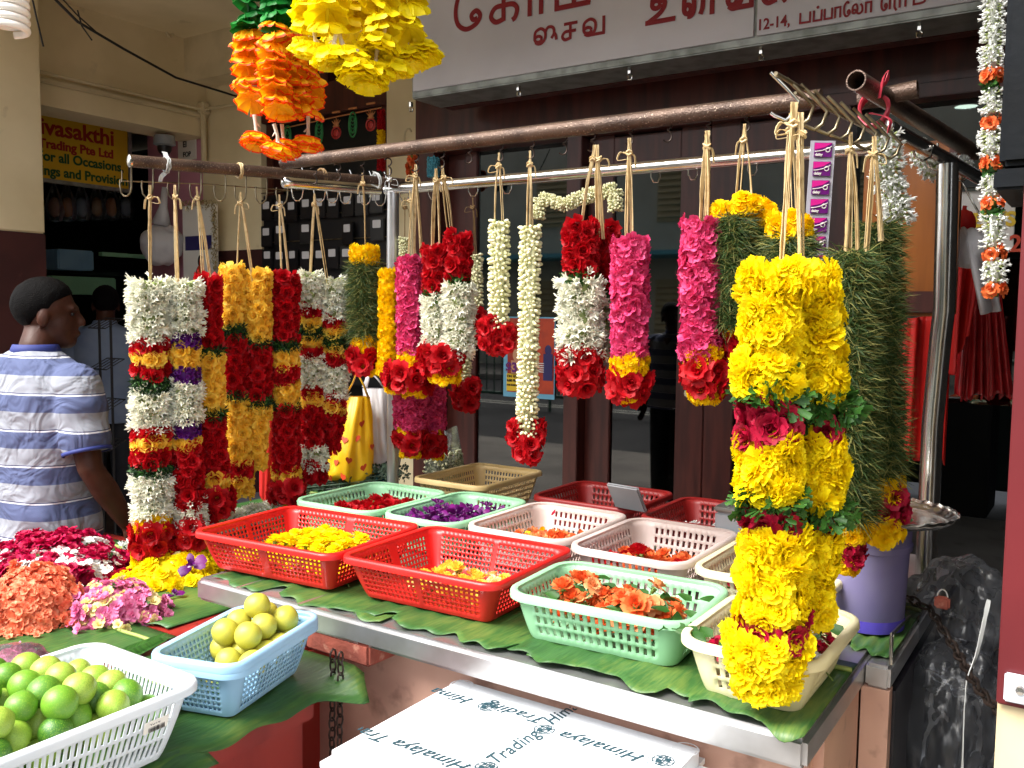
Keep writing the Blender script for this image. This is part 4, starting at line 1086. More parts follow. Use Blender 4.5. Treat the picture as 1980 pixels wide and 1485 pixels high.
# ------------------------------------------------------------------ the steel rack the garlands hang from
g = thing('garland_rack', 'steel pipe rack with rusty rails standing on the stall counter', 'rack', (-1.2, 2.38, TZ))
tb = lambda px, py, Y=2.38: ony(px, py, Y)
m = MB()
m.cyl((-2.1, 2.38, 1.985), (-.5, 2.38, 1.985), .018, 20); m.build('rear_rail', 'steel', g, 60)
m = MB(); P = [ony(1832, 318, 2.4), ony(1830, 420, 2.4), ony(1825, 600, 2.4), ony(1818, 660, 2.4), ony(1803, 820, 2.4), ony(1795, 1000, 2.4)]; P.append(np.array((P[-1][0], 2.4, TZ)))
m.tube(P, .025, 20, up=(0, 1, 0)); m.build('post', 'steel', g, 60)
m = MB(); m.cyl((-2.07, 2.38, TZ), (-2.07, 2.38, 1.975), .0205, 20); m.lathe([(.06, 0), (.06, .006), (.026, .012), (.022, .05)], (-2.07, 2.38, TZ+.004), 20)
for w in range(4): m.box((-2.07+.035*math.cos(w*1.57+.6), 2.38+.035*math.sin(w*1.57+.6), TZ+.03), (.05, .006, .05), rotz(w*1.57+.6))
m.build('post', 'steel_worn', g, 60)
m = MB(); A = at(250, 311, 2.535); B = at(742, 352, 3.08); m.cyl(A, A+(B-A)*1.12, .0175, 20); m.build('side_rail', 'rust', g, 60)
e = (A-B)/np.linalg.norm(A-B); mm = MB(); mm.lathe([(0, .004), (.012, .004), (.0178, .001), (.0178, -.004)], A, 20, 0, frame(e)); mm.build('end_cap', 'chrome', g, 60)
A2 = at(548, 352, 2.83); m = MB(); m.cyl(A2, A2+(B-A)*.42, .0185, 20); m.lathe([(0, .006), (.012, .005), (.0188, .0), (.0188, -.03)], A2, 20, 0, frame(e)); m.build('lower_rail', 'steel', g, 60)
m = MB(); A = np.array((-2.135, 1.95, 2.018)); B = np.array((-.53, 1.95, 2.02)); m.cyl(A, B, .0195, 20); m.lathe([(.013, .0), (.0198, 0), (.0198, -.014)], A, 20, 0, frame(A-B)); m.build('front_pole', 'rust', g, 60)
# pipes at the other end
C1 = at(1655, 155, 1.86); C2 = ony(1885, 296, 2.75)
def hollow(name, a, b, r, mat):
    mm = MB(); d = b-a; L = np.linalg.norm(d); mm.lathe([(r*.86, .04), (r*.86, 0), (r, 0), (r, L), (0, L)], a, 24, 0, frame(d)); return mm.build(name, mat, g, 50)
hollow('side_pipe', C1, C2, .0205, 'rust')
D1 = ony(1775, 172, 2.1); D2 = ony(1660, 205, 2.1)
hollow('cross_pipe', D1, D2+np.array((0, 0, .01)), .019, 'rust')
E1 = at(1715, 245, 1.93); E2 = ony(1895, 345, 2.75)
m = MB(); m.cyl(E1, E2, .017, 20); m.lathe([(0, .006), (.012, .004), (.0175, 0), (.0175, -.05)], E1, 20, 0, frame(E1-E2)); m.build('lower_pipe', 'steel', g, 60)
# plastic ties
for (px, py, h, r, mat, lab) in ((322, 318, 2.60, .0205, 'white_tie', 'frayed white plastic tie wound round the rusty side rail'), (463, 330, 2.745, .0205, 'raffia', 'clear tape wound round the rusty side rail by the hooks'), (622, 344, 2.94, .027, 'raffia_dark', 'brown twine lashing the two rails together'), (727, 352, 3.05, .027, 'white_tie', 'pale tie lashing the rails by the steel post')):
    c = at(px, py, h); mm = MB(); ax = (at(742, 352, 3.08)-at(250, 311, 2.535)); ax /= np.linalg.norm(ax); fr = frame(ax)
    for k in range(3): mm.tube([c+fr@np.array((math.cos(q)*r, math.sin(q)*r*1.05, (k-1)*.004+rr(-.002, .002))) for q in np.linspace(0, 6.28, 20)], .003, 5, flat=.6)
    if mat == 'white_tie': ribbon(mm, [c+np.array((0, 0, -.02)), c+np.array((-.01, -.01, -.035)), c+np.array((-.016, -.01, -.05))], .012); ribbon(mm, [c+np.array((0, 0, .02)), c+np.array((-.006, 0, .032)), c+np.array((-.012, .0, .036))], .012)
    tag(mm.build('tie', mat, None, 50), lab, 'tie')
c = at(1690, 205, 1.95); mm = MB(); fr = frame(C2-C1)
for k in range(3): mm.tube([c+fr@np.array((math.cos(q)*.03, math.sin(q)*.034-.008, (k-1)*.012*math.sin(q))) for q in np.linspace(0, 6.28, 20)], .004, 6)
ribbon(mm, [c+np.array((0, -.02, .02)), at(1712, 160, 1.9), at(1718, 138, 1.9), at(1708, 150, 1.9), at(1700, 190, 1.9)], .009); ribbon(mm, [c+np.array((0, -.03, -.02)), at(1720, 230, 1.88), at(1716, 258, 1.88)], .01)
mm.build('tie', 'pink_tie', None, 50, label='bright pink plastic strip tied round the pipes over the chrome hooks', cat='tie')
# comb of bent chrome hooks at the end of the rack
g = thing('hook_rack', 'old chrome rack of nine bent hooks tied under the pipes', 'hook rack', at(1540, 205, 1.55))
P1 = at(1500, 142, 1.51); P2 = at(1690, 260, 2.0)
m = MB(); m.tube([P1, (P1+P2)/2+np.array((0, 0, .004)), P2], .0035, 8); m.tube([P1+(P2-P1)*.16+np.array((-.0, 0, -.012)), P2+np.array((.03, 0, -.015))], .003, 8); m.build('bar', 'wire_old', g, 60)
for k in range(9):
    t = k/8; h = 1.53+.36*t
    px = 1490+208*t**.92; py = 140+92*t
    sc = (1.53/h)
    q = [(0, 0), (30*sc, 30*sc), (54*sc, 56*sc), (44*sc, 82*sc), (28*sc, 93*sc), (8*sc, 84*sc), (0, 78*sc)]
    m = MB(); m.tube([at(px+a, py+b, h) for a, b in q for _ in (0,)], .0034, 8); m.build('hook', 'chrome' if k == 0 else 'wire_old', g, 60)
# S hooks
def shook(px, py, h, lab, big=1.0, mat='iron_dark'):
    c = at(px, py, h); s = .017*big; pts = []
    for q in np.linspace(2.6, -1.57, 10): pts.append(c+r0_*math.cos(q)*s*.62+np.array((0, 0, 1))*(s*1.0+math.sin(q)*s*.62))
    for q in np.linspace(1.57, 5.6, 10): pts.append(c-r0_*math.cos(q-3.14)*s*.62*-1+np.array((0, 0, 1))*(-s*.5+math.sin(q)*s*.75))
    mm = MB(); mm.tube(pts, .0021*big, 6); return mm.build('s_hook', mat, None, 60, label=lab, cat='hook', group='hooks hanging from the rails')
def uhook(px, py, h, lab, mat='wire_old', w=11, hh=26):
    mm = MB(); pts = [(-w, 0), (-w, -.0)]
    pts = [(-w*.9, -6), (-w, 4), (-w*.8, hh*.75), (-w*.3, hh), (w*.3, hh), (w*.8, hh*.75), (w, hh*.3), (w, -hh*1.2), (w*.7, -hh*1.5)]
    mm.tube([at(px+a, py+b, h) for a, b in pts], .0022, 6); return mm.build('wire_hook', mat, None, 60, label=lab, cat='hook', group='hooks hanging from the rails')
FPH = lambda px: ony(px, 260, 1.95).dot(fh_)          # depth of the front pole at a column
for i, (px, py) in enumerate(((606, 342), (652, 335), (697, 325), (750, 325), (802, 316), (852, 310), (905, 300), (965, 296), (1025, 290), (1088, 282), (1143, 276), (1216, 262), (1290, 256), (1366, 248), (1440, 236))):
    free = px in (606, 652, 750, 905, 1088, 1290)
    shook(px, py, FPH(px), 'small dark hook with nothing on it under the rusty pole' if free else 'small dark hook carrying a raffia loop under the rusty pole')
LHH = lambda px: 2.535+(px-250)/492*.545
for px in (243, 285, 335, 378, 425, 465, 505, 545): uhook(px, 353+(px-243)*.052, LHH(px), 'bent wire hook under the rusty side rail')
for px in (575, 618, 643, 668, 706, 735): uhook(px, 362+(px-575)*.06, LHH(px), 'shiny wire hook under the crossing rails', 'chrome')
mm = MB(); mm.tube([at(236, 350, 2.52), at(400, 356, 2.70), at(560, 368, 2.88)], .0018, 6); mm.tube([at(236, 330, 2.52), at(236, 352, 2.52)], .0018, 6); mm.build('hook_wire', 'wire_old', None, 60, label='thin straight wire running through the hooks of the side rail', cat='wire')
for (px, py, h) in ((1785, 285, 2.1), (1810, 303, 2.2), (1835, 305, 2.3), (1860, 325, 2.45)):
    mm = MB(); mm.tube([at(px+a, py+b, h) for a, b in ((-22, -28), (-22, 0), (-14, 20), (0, 26), (14, 18), (20, -4))], .0028, 6); mm.build('wire_hook', 'chrome', None, 60, label='round chrome hook under the sloping pipes', cat='hook', group='hooks under the sloping pipes')
for px in (782, 838, 915, 980, 1268, 1340, 1455):
    mm = MB(); hh = 2.38*(.834+.552*-ony(px, 350, 2.38)[0]/2.38)
    py = 374-(px-745)*.075
    mm.tube([at(px+a, py+b, hh) for a, b in ((-8, -16), (-9, 8), (-4, 18), (4, 18), (9, 8), (8, -4))], .0024, 6); mm.build('wire_hook', 'chrome', None, 60, label='chrome hook under the steel tube', cat='hook', group='hooks under the steel tube')

# ------------------------------------------------------------------ the garlands
garland('long white tuberose garland with red, yellow and purple bands on the side rail', 2.56,
        [((290, 362), [(290, 552)]), ((338, 362), [(345, 552)])],
        [dict(r=38, line=[(292, 545), (294, 800), (297, 1085)], bands=[('tw', 545, 658), ('rr', 656, 684), ('yr', 678, 706), ('rr', 702, 733), ('fn', 731, 757), ('tw', 752, 828), ('rr', 822, 848), ('yr', 843, 868), ('rr', 864, 897), ('fn', 893, 916), ('tw', 910, 1002), ('mg', 996, 1024), ('lr', 1018, 1066, 44), ('mg', 1058, 1078, 26, -16)]),
         dict(r=28, dh=.03, line=[(357, 545), (360, 800), (372, 1050)], bands=[('tw', 545, 646, 31), ('pu', 644, 674), ('yr', 671, 711), ('pu', 708, 741), ('tw', 736, 815, 31), ('pu', 811, 846), ('yr', 843, 866), ('rr', 862, 982), ('tw', 972, 1024, 30), ('lr', 1012, 1048, 34)])], sw=.008)
garland('slim red and yellow rose garland beside the long white tuberose garland', 2.66,
        [((380, 365), [(392, 545), (410, 550)])],
        [dict(r=25, line=[(403, 535), (410, 800), (420, 990)], bands=[('rr', 535, 672), ('fn', 669, 686), ('yr', 682, 798), ('fn', 792, 810), ('rr', 805, 926), ('yr', 920, 962, 28), ('lr', 955, 988, 33)])], sn=2)
garland('double yellow rose garland with a broad red band between green sprigs', 2.76,
        [((465, 375), [(457, 518), (490, 530)])],
        [dict(r=25, line=[(447, 510), (455, 700), (466, 960)], bands=[('yr', 511, 634), ('fn', 630, 657), ('rr', 653, 762), ('fn', 757, 774), ('yr', 768, 897), ('rr', 893, 926), ('yr', 922, 955)]),
         dict(r=27, dh=.03, line=[(498, 525), (499, 700), (500, 905)], bands=[('yr', 525, 660), ('fn', 656, 673), ('rr', 668, 770), ('fn', 766, 785), ('yr', 780, 908, 26, 0, 14)])], sn=2)
garland('slim red rose garland with two yellow bands, between the yellow double and the white double', 2.84,
        [((540, 380), [(548, 545), (560, 545)])],
        [dict(r=27, line=[(552, 533), (553, 750), (556, 975)], bands=[('rr', 533, 662), ('fn', 659, 677), ('yr', 672, 712), ('rr', 708, 744), ('yr', 739, 786), ('fn', 782, 794), ('rr', 789, 910), ('yr', 905, 940), ('lr', 933, 968, 33), ('yr', 958, 974, 16)])], sn=2)
garland('double garland of white tuberose tops and many thin red, yellow and green rings', 2.93,
        [((608, 378), [(600, 532), (636, 545)])],
        [dict(r=22, line=[(598, 525), (602, 700), (607, 930)], bands=[('tw', 527, 597, 25), ('rr', 594, 620), ('yr', 614, 634), ('fn', 631, 653), ('yr', 649, 673), ('rr', 668, 692), ('tw', 687, 746, 24), ('rr', 743, 766), ('yr', 760, 782), ('rr', 778, 866), ('tw', 862, 905, 27), ('lr', 897, 926, 25)]),
         dict(r=25, dh=.03, line=[(646, 540), (647, 700), (642, 870)], bands=[('tw', 540, 617, 27), ('rr', 613, 636), ('yr', 632, 653), ('fn', 649, 674), ('yr', 670, 693), ('rr', 688, 712), ('tw', 707, 768, 27), ('rr', 763, 787), ('yr', 777, 799), ('rr', 796, 872, 26, 0, 13)])], sn=2)
garland('green grass garland with yellow marigold ends, beside the steel post', 2.90,
        [((701, 338), [(704, 480)])],
        [dict(r=27, line=[(705, 476), (706, 725)], bands=[('ML', 477, 510), ('gr', 505, 655, 26), ('ML', 650, 680, 25), ('lr', 676, 711, 32), ('ML', 706, 724, 24, 6)])], sn=1, sw=.006)
garland('thin plain yellow marigold garland on a pale green string in front of the steel post', 2.86,
        [((753, 330), [(751, 525)])],
        [dict(r=18, line=[(751, 520), (750, 725)], bands=[('ML', 521, 715, 18), ('ML', 702, 722, 23)])], sn=2, sw=.0016, smat='white_tie')
garland('pink petal garland ending in yellow and red, next to the thin marigold garland', 2.74,
        [((804, 322), [(790, 510), (800, 512), (815, 515), (822, 520)])],
        [dict(r=25, line=[(793, 498), (796, 768)], bands=[('pp', 499, 684), ('ML', 678, 714), ('lr', 706, 748, 45, -6), ('ML', 738, 764, 24, 6), ('ML', 735, 756, 19, -32)])], sn=2, sw=.007)
garland('shorter double pink petal garland hanging low behind, with green and yellow ends', 3.0,
        [((792, 372), [(800, 745), (838, 745)])],
        [dict(r=33, line=[(797, 740), (793, 885)], bands=[('pp', 740, 825), ('ML', 812, 838, 27), ('lr', 832, 866, 35), ('ML', 860, 884, 21)]),
         dict(r=25, dh=.06, line=[(834, 735), (836, 880)], bands=[('pp', 735, 830), ('fn', 818, 840, 18, -6), ('ML', 832, 850, 22), ('lr', 844, 872, 28), ('ML', 866, 886, 12, 10)])], sn=1, sw=.003)
garland('red rose and white tuberose double garland hung beside the pink petal garland', 2.62,
        [((843, 330), [(838, 470), (848, 470)]), ((855, 325), [(874, 465)])],
        [dict(r=25, line=[(843, 468), (844, 700)], bands=[('rr', 478, 562, 27), ('lf', 556, 577), ('tw', 570, 682, 28)]),
         dict(r=24, dh=-.03, line=[(886, 455), (886, 690)], bands=[('rr', 455, 537, 26), ('lf', 533, 556), ('tw', 550, 684, 30), ('lr', 668, 722, 39, -32), ('ML', 708, 736, 28, -26)])], sn=3, sw=.007)
garland('thin jasmine bud string with a red rose end, hung in shade by the dark doorframe', 3.12,
        [((914, 385), [(912, 495), (922, 495)])],
        [dict(r=14, line=[(918, 490), (920, 650)], bands=[('bd', 490, 618), ('lr', 606, 648, 18)]), dict(r=14, line=[(897, 650), (896, 780)], dh=.02, bands=[('bd', 650, 748), ('lr', 736, 782, 26, 4)])], sn=2, sw=.0035, smat='raffia_dark')
garland('short jasmine bud stub on a brown string behind the pink petals', 3.1,
        [((783, 385), [(782, 466)])],
        [dict(r=10, line=[(782, 458), (782, 505)], bands=[('bd', 458, 505)])], sn=1, sw=.003, smat='raffia_dark')
garland('short white jasmine bud string ending in a heart of red roses', FPH(965)-.0,
        [((965, 300), [(960, 430), (972, 432)])],
        [dict(r=19, line=[(965, 425), (964, 690)], bands=[('bd', 425, 634), ('lr', 618, 668, 21, -17), ('lr', 628, 672, 19, 13), ('lr', 655, 684, 18, -3)])], sn=2, sw=.005)
garland('longest white jasmine bud string, ending in a ring of red roses low over the baskets', FPH(1025),
        [((1025, 296), [(1021, 440), (1032, 442)])],
        [dict(r=19.5, line=[(1026, 434), (1027, 600), (1017, 885)], bands=[('bd', 434, 846), ('lr', 812, 860, 14, -22), ('lr', 818, 862, 14, 20), ('lr', 850, 884, 26, 0)])], sn=3, sw=.005)
garland('broad red rose and white tuberose garland with a heavy red end', FPH(1130)-.03,
        [((1150, 285), [(1125, 440)]), ((1155, 285), [(1168, 442), (1160, 440)])],
        [dict(r=40, line=[(1124, 430), (1122, 760)], bands=[('rr', 432, 530, 36), ('lf', 524, 548, 36), ('tw', 540, 690, 42), ('lr', 680, 748, 42, 0), ('ML', 736, 755, 24, 0)]),
         dict(r=26, dh=.06, line=[(1174, 440), (1165, 700)], bands=[('rr', 440, 557, 28), ('lf', 552, 584), ('tw', 575, 690, 32), ('lf', 680, 700, 22, -18)])], sn=3, sw=.008)
garland('bright pink petal garland beside the broad red and white garland', FPH(1220)-.06,
        [((1217, 272), [(1212, 468), (1222, 470)])],
        [dict(r=33, line=[(1219, 460), (1217, 775)], bands=[('pp', 461, 702), ('ML', 690, 724, 34), ('lr', 715, 768, 36), ('ML', 756, 774, 24)])], sn=3, sw=.0075)
garland('plump pink petal garland leaning against the grass garlands', FPH(1350)-.12,
        [((1368, 258), [(1358, 436), (1366, 432)])],
        [dict(r=37, line=[(1356, 425), (1346, 560), (1352, 690), (1366, 775)], bands=[('pp', 426, 690, 36), ('ML', 672, 706, 38, 6), ('lr', 696, 754, 42, 2), ('ML', 744, 774, 32)])], sn=4, sw=.009)
garland('looped grass garland with a crown of yellow marigolds, behind the tall yellow garland', 1.95,
        [((1440, 245), [(1426, 395), (1456, 400)])],
        [dict(r=39, line=[(1414, 430), (1412, 560), (1424, 685)], bands=[('gr', 418, 632, 44), ('ML', 622, 650, 30, 4), ('lr', 640, 680, 30)]),
         dict(r=32, dh=.05, line=[(1462, 415), (1468, 640)], bands=[('gr', 415, 640)]),
         dict(r=30, line=[(1398, 432), (1406, 400)], bands=[('mg', 432, 398, 28)]), dict(r=30, dh=-.01, line=[(1425, 418), (1452, 390)], bands=[('mg', 420, 392, 30)]), dict(r=28, line=[(1455, 395), (1484, 425)], bands=[('mg', 395, 430, 28)])], sn=2, sw=.006)
garland('short marigold and grass garland squeezed behind the tall yellow garland', 1.85,
        [((1528, 225), [(1520, 425), (1536, 425)])],
        [dict(r=38, line=[(1528, 420), (1522, 640)], bands=[('mg', 420, 462, 40), ('gr', 455, 640, 42)])], sn=2, sw=.006)
garland('tall double grass garland with yellow and crimson ends', 1.72,
        [((1645, 262), [(1630, 495), (1655, 490), (1642, 500)]), ((1690, 270), [(1672, 480), (1705, 440)])],
        [dict(r=44, line=[(1643, 485), (1650, 700), (1646, 1105)], bands=[('gr', 487, 1005, 39), ('mg', 998, 1038, 32, -2), ('CR', 1028, 1082, 30, -6), ('mg', 1072, 1108, 26, -10)]),
         dict(r=38, dh=.07, line=[(1698, 430), (1700, 700), (1712, 1045)], bands=[('gr', 432, 925, 32), ('mg', 918, 962, 40, 0), ('CR', 952, 1010, 38, 8), ('mg', 1000, 1044, 38, -2)])], sn=5, sw=.007)
garland('tall full yellow marigold garland with leafy and crimson rings, over the cream basket', 1.44,
        [((1536, 205), [(1514, 520), (1508, 525)]), ((1548, 225), [(1556, 518), (1550, 520)])],
        [dict(r=50, line=[(1487, 515), (1482, 640), (1490, 760), (1492, 850), (1486, 1000), (1482, 1330)], bands=[('MG', 522, 760, 53), ('LF', 744, 784, 46), ('CR', 784, 848, 56, -6), ('MG', 838, 962, 60), ('LF', 958, 992, 48), ('CR', 992, 1034, 50, 2), ('MG', 1022, 1186, 66, 12), ('CR', 1180, 1228, 68, 6), ('MG', 1222, 1332, 78, 0, 56)]),
         dict(r=48, dh=.05, line=[(1566, 505), (1572, 700), (1588, 900), (1556, 1200)], bands=[('MG', 525, 768, 55), ('LF', 764, 806, 50, 6), ('CR', 806, 850, 46, 4), ('MG', 842, 972, 54), ('LF', 968, 1004, 46), ('CR', 1004, 1040, 42), ('MG', 1032, 1188, 54, 0, 46)]),
         dict(r=20, dh=-.03, line=[(1536, 506), (1536, 545)], bands=[('MG', 512, 560, 34)]),
         dict(r=20, dh=-.01, line=[(1448, 690), (1440, 760)], bands=[('MG', 690, 755, 26)])], sn=2, sw=.012)
# white jasmine pieces
def vine(label, pts, r, kinds, group=GARL, sub=None, cat='garland'):
    """garland along a free 3D line; kinds: [(kind, t0, t1)]"""
    P = [np.asarray(p, float) for p in pts]
    seg = [0]
    for a, b in zip(P[:-1], P[1:]): seg.append(seg[-1]+np.linalg.norm(b-a))
    def X(t):
        d = t*seg[-1]
        for i in range(len(P)-1):
            if d <= seg[i+1]+1e-9: return P[i]+(P[i+1]-P[i])*((d-seg[i])/(seg[i+1]-seg[i]))
        return P[-1]
    g = thing('flower_garland', label, cat, P[0], group)
    for k, ta, tb_ in kinds:
        n = max(1, int((tb_-ta)*seg[-1]/.06)); m = MB()
        for i in range(n): band(m, X(ta+(tb_-ta)*i/n), X(ta+(tb_-ta)*(i+1)/n), r, k)
        m.build(NAME_OF[k], MAT_OF[k], g, 180)
    mm = MB(); mm.tube([X(t) for t in np.linspace(0, 1, 12)], .0012, 5); mm.build('thread', 'white_tie', g)
    return g
vine('hanging white tuberose bunch at the end of the hook rack', [at(1712, 262, 1.93), at(1718, 330, 1.93), at(1722, 380, 1.93), at(1738, 424, 1.93)], .03, [('jw', 0, 1)])
vine('withered white and brown flower string under the sloping pipes', [at(1772, 285, 2.25), at(1800, 330, 2.25), at(1835, 318, 2.35), at(1868, 325, 2.4)], .024, [('jw', 0, 1)])
yy = lambda px, py: ony(px, py, 2.34)
vine('pale greenish jasmine string draped along the steel tube', [yy(1040, 425), yy(1042, 390), yy(1050, 368), yy(1068, 395), yy(1090, 402), yy(1108, 375), yy(1125, 385), yy(1150, 378), yy(1180, 358), yy(1196, 372), yy(1190, 408)], .02, [('bd', 0, 1)])
w = lambda y, x=1920: at(x, y, 1.62)
vine('long white jasmine string with orange flowers beside the doorway post', [w(-40, 1922), w(150, 1918), w(300, 1916), w(430, 1922), w(575, 1924)], .019,
     [('jw', 0, .28), ('jo', .285, .31), ('lf', .315, .335), ('jw', .335, .42), ('jo', .425, .455), ('jw', .455, .55), ('jo', .555, .58), ('lf', .58, .60), ('jw', .6, .68), ('jo', .68, .715), ('lf', .715, .73), ('jw', .73, .84), ('jo', .84, .87), ('jw', .87, .955), ('jo', .955, 1.0)])
# artificial strands
def art(label, h, top, strands, mats, sz, tass):
    g = thing('artificial_garland', label, 'garland', at(top[0], top[1], h), 'artificial flower strands hanging from the ceiling edge')
    def disc(seed, R=1.0):
        P = ring(9, .95, .66, RA(14), RA(-64), cup=.25, r0=.1, nu=4, nv=8, tip=1.05, ruf=.07, seed=seed, base=.3)
        out = []
        for p in P:
            f = np.zeros(len(p.m), int); f[-4:] = 1
            out.append(T(p.v, [], None) if False else p); p.m = f
        return T.join(out)
    D = [disc(s) for s in range(4)]
    for (pts, kind, dh, s1) in strands:
        m = MB(); P = [at(x, y, h+dh) for x, y in pts]
        L = sum(np.linalg.norm(b-a) for a, b in zip(P[:-1], P[1:])); n = int(L/.0145)
        for i in range(n):
            t = i/max(n-1, 1)*(len(P)-1); k = min(int(t), len(P)-2); p = P[k]+(P[k+1]-P[k])*(t-k)
            dn = P[k]-P[k+1]
            m.put(D[i % 4], frame(dn/np.linalg.norm(dn)+np.array([rr(-.45, .45), rr(-.45, .45), rr(-.2, .2)]), rr(0, 6.28)), p, s1*rr(.9, 1.1))
        m.tube(P, .003, 5)
        m.build('green_strand' if kind == 'g' else 'flower_strand', ['art_green', 'art_green'] if kind == 'g' else mats, g, 180)
    for (x, y, x2, y2, dh) in tass:
        a = at(x, y, h+dh); b = at(x2, y2, h+dh)
        m = MB(); m.tube([a, (a+b)/2+np.array((rr(-.004, .004), 0, 0)), b], [.004, .003, .005], 6)
        for k in range(6):
            p = a+(b-a)*rr(.2, .9); m.tube([p, p+np.array((rr(-.012, .012), rr(-.01, .01), -.008))], [.002, .0005], 4)
        st = m.build('tassel_stem', 'plastic_stem', g, 60)
        m = MB(); ax = np.array((rr(-.25, .25), rr(-.3, .1), -1))
        for k in range(3): m.put(D[k], frame(-ax, rr(0, 6)), b+ax*.006*k, sz*(1.0-.16*k))
        m.put(D[3], frame(ax, 0), b-np.array((0, 0, .004)), sz*.75)
        m.build('tassel_flower', mats, g, 180)
    m = MB(); m.tube([at(top[0], top[1], h), (at(top[0], top[1], h)[0], at(top[0], top[1], h)[1], CEIL)], .0015, 5); m.build('string', 'white_tie', g)
    return g
art('orange and yellow artificial flower strands with green tops and hanging tassels', 1.75, (520, -20),
    [([(482, -40), (482, 52)], 'g', 0, .034), ([(530, -40), (532, 48)], 'g', -.04, .034), ([(560, -40), (566, 55)], 'g', .02, .034),
     ([(482, 60), (478, 120), (486, 192)], 'o', .0, .034), ([(532, 48), (528, 130), (538, 208)], 'o', -.05, .032), ([(572, 60), (568, 140), (574, 205)], 'o', 0, .031), ([(598, 115), (600, 212)], 'o', .04, .03), ([(545, 120), (553, 222)], 'o', -.02, .034)],
    ['art_gold', 'art_orange'], .033, [(492, 222, 497, 268, -.02), (530, 240, 538, 285, -.04), (545, 240, 552, 282, 0), (596, 225, 596, 272, .02)])
ys = []
for (x, y0, y1, dh) in ((600, -60, 60, 0), (640, -60, 62, -.05), (690, -60, 75, .03), (735, -60, 68, -.03), (785, -60, 70, .0), (660, -40, 80, .08), (765, -40, 95, .07)): ys.append(([(x, y0), (x+rr(-8, 8), y1-16)], 'y', dh, .036))
art('bright yellow artificial flower strands bunched beside the signboard', 1.55, (690, -40), ys, ['art_yellow', 'art_yellow'], .037,
    [(608, 60, 612, 92, -.02), (650, 66, 640, 104, -.06), (655, 60, 672, 108, -.05), (700, 60, 702, 100, .0), (745, 48, 738, 80, -.03), (790, 70, 790, 108, .03), (800, 60, 818, 96, .04), (690, 95, 690, 132, -.06), (730, 95, 728, 130, -.02), (715, 120, 712, 150, -.03), (600, 70, 598, 86, .03), (760, 100, 762, 122, 0)])
# ------------------------------------------------------------------ fruit
def fruit_mesh(name, mat, seed, nub=.07, squash=1.0):
    rg = random.Random(seed); o = [rg.uniform(-9, 9) for _ in range(3)]
    mm = MB()
    def fn(p):
        k = 1+.035*mnoise.noise(Vector(p)*1.3+Vector(o))
        z = p[2]
        return k*(1+nub*max(0, abs(z)-.88)/.12*(1 if z > 0 else .4))
    mm.ball((0, 0, 0), (1, 1, squash), 24, 16, 0, None, fn)
    me = mm.mesh(name, mat, smooth=180)
    return me
LIME = [fruit_mesh('lime', 'lime', s, .05) for s in range(3)]+[fruit_mesh('lime', 'lime_pale', s+5, .06) for s in range(2)]
LEMON = [fruit_mesh('lemon', 'lemon', s+20, .06, .95) for s in range(3)]
def place(me, name, label, cat, p, s, group, rot=None):
    o = bpy.data.objects.new(name, me); COL.objects.link(o); o.location = Vector([float(q) for q in p]); o.scale = (s, s, s)
    o.rotation_euler = (rr(-3, 3), rr(-3, 3), rr(-3, 3)) if rot is None else rot
    return tag(o, label, cat, group)
def heap(X0, X1, Y0_, Y1, z0, r, layers, heights, jit=.15, grow=0):
    out = []
    for li in range(layers):
        x0, x1, y0, y1 = X0-grow*li, X1+grow*li, Y0_-grow*li, Y1+grow*li
        sh = li*.55; ins = r*(1+li*1.0*heights)
        y = y0+r+(li % 2)*r*.9+li*r*.5*heights; row = 0
        while y < y1-r-li*r*.4*heights:
            x = x0+r+(row % 2)*r*.9+li*r*.5*heights
            while x < x1-r-li*r*.4*heights:
                out.append((x+rr(-jit, jit)*r, y+rr(-jit, jit)*r, z0+r+li*r*1.5+rr(-jit, jit)*r)); x += 2.02*r
            y += 1.85*r; row += 1
    return out
for (x, y, z) in heap(-1.552, -1.312, .54, .94, CZ+.014, .026, 4, .22, grow=.011):
    if z > CZ+.14 and (y > .84 or x > -1.33 or rnd.random() < .25): continue
    me = rnd.choice(LIME)
    pale = me.materials[0].name == 'lime_pale'
    place(me, 'lime', 'pale yellowish lime in the white slotted basket' if pale else 'green lime in the white slotted basket', 'lime', (x, y, z), .0255*rr(.93, 1.08), 'limes in the white basket')
ca, sa = math.cos(.28), math.sin(.28)
LM = [(x, y, .034) for x in (-.03, .03) for y in (-.04, .018, .076)]+[(x, y, .076) for x in (-.05, .002, .052) for y in (-.045, .01, .066, .112)]+[(x, y, .118) for x, y in ((-.035, .0), (.025, -.01), (-.04, .06), (.02, .05), (.045, .1), (-.02, .115))]+[(-.008, .07, .152)]
for (x, y, z) in LM:
    if y < -.02 and z > .05 and x < 0: continue
    x += rr(-.006, .006); y += rr(-.006, .006); z += CZ+.004
    place(rnd.choice(LEMON), 'lemon', 'yellow speckled lemon in the light blue basket', 'lemon', (LC[0]+x*ca-y*sa, LC[1]+x*sa+y*ca, z), .0278*rr(.95, 1.05), 'lemons in the blue basket')
for (x, y) in ((-.04, -.1), (.03, -.105)):
    place(LIME[0], 'lime', 'dark green lime in the corner of the blue lemon basket', 'lime', (LC[0]+x*ca-y*sa, LC[1]+x*sa+y*ca, CZ+.05), .0225, 'green limes among the lemons')
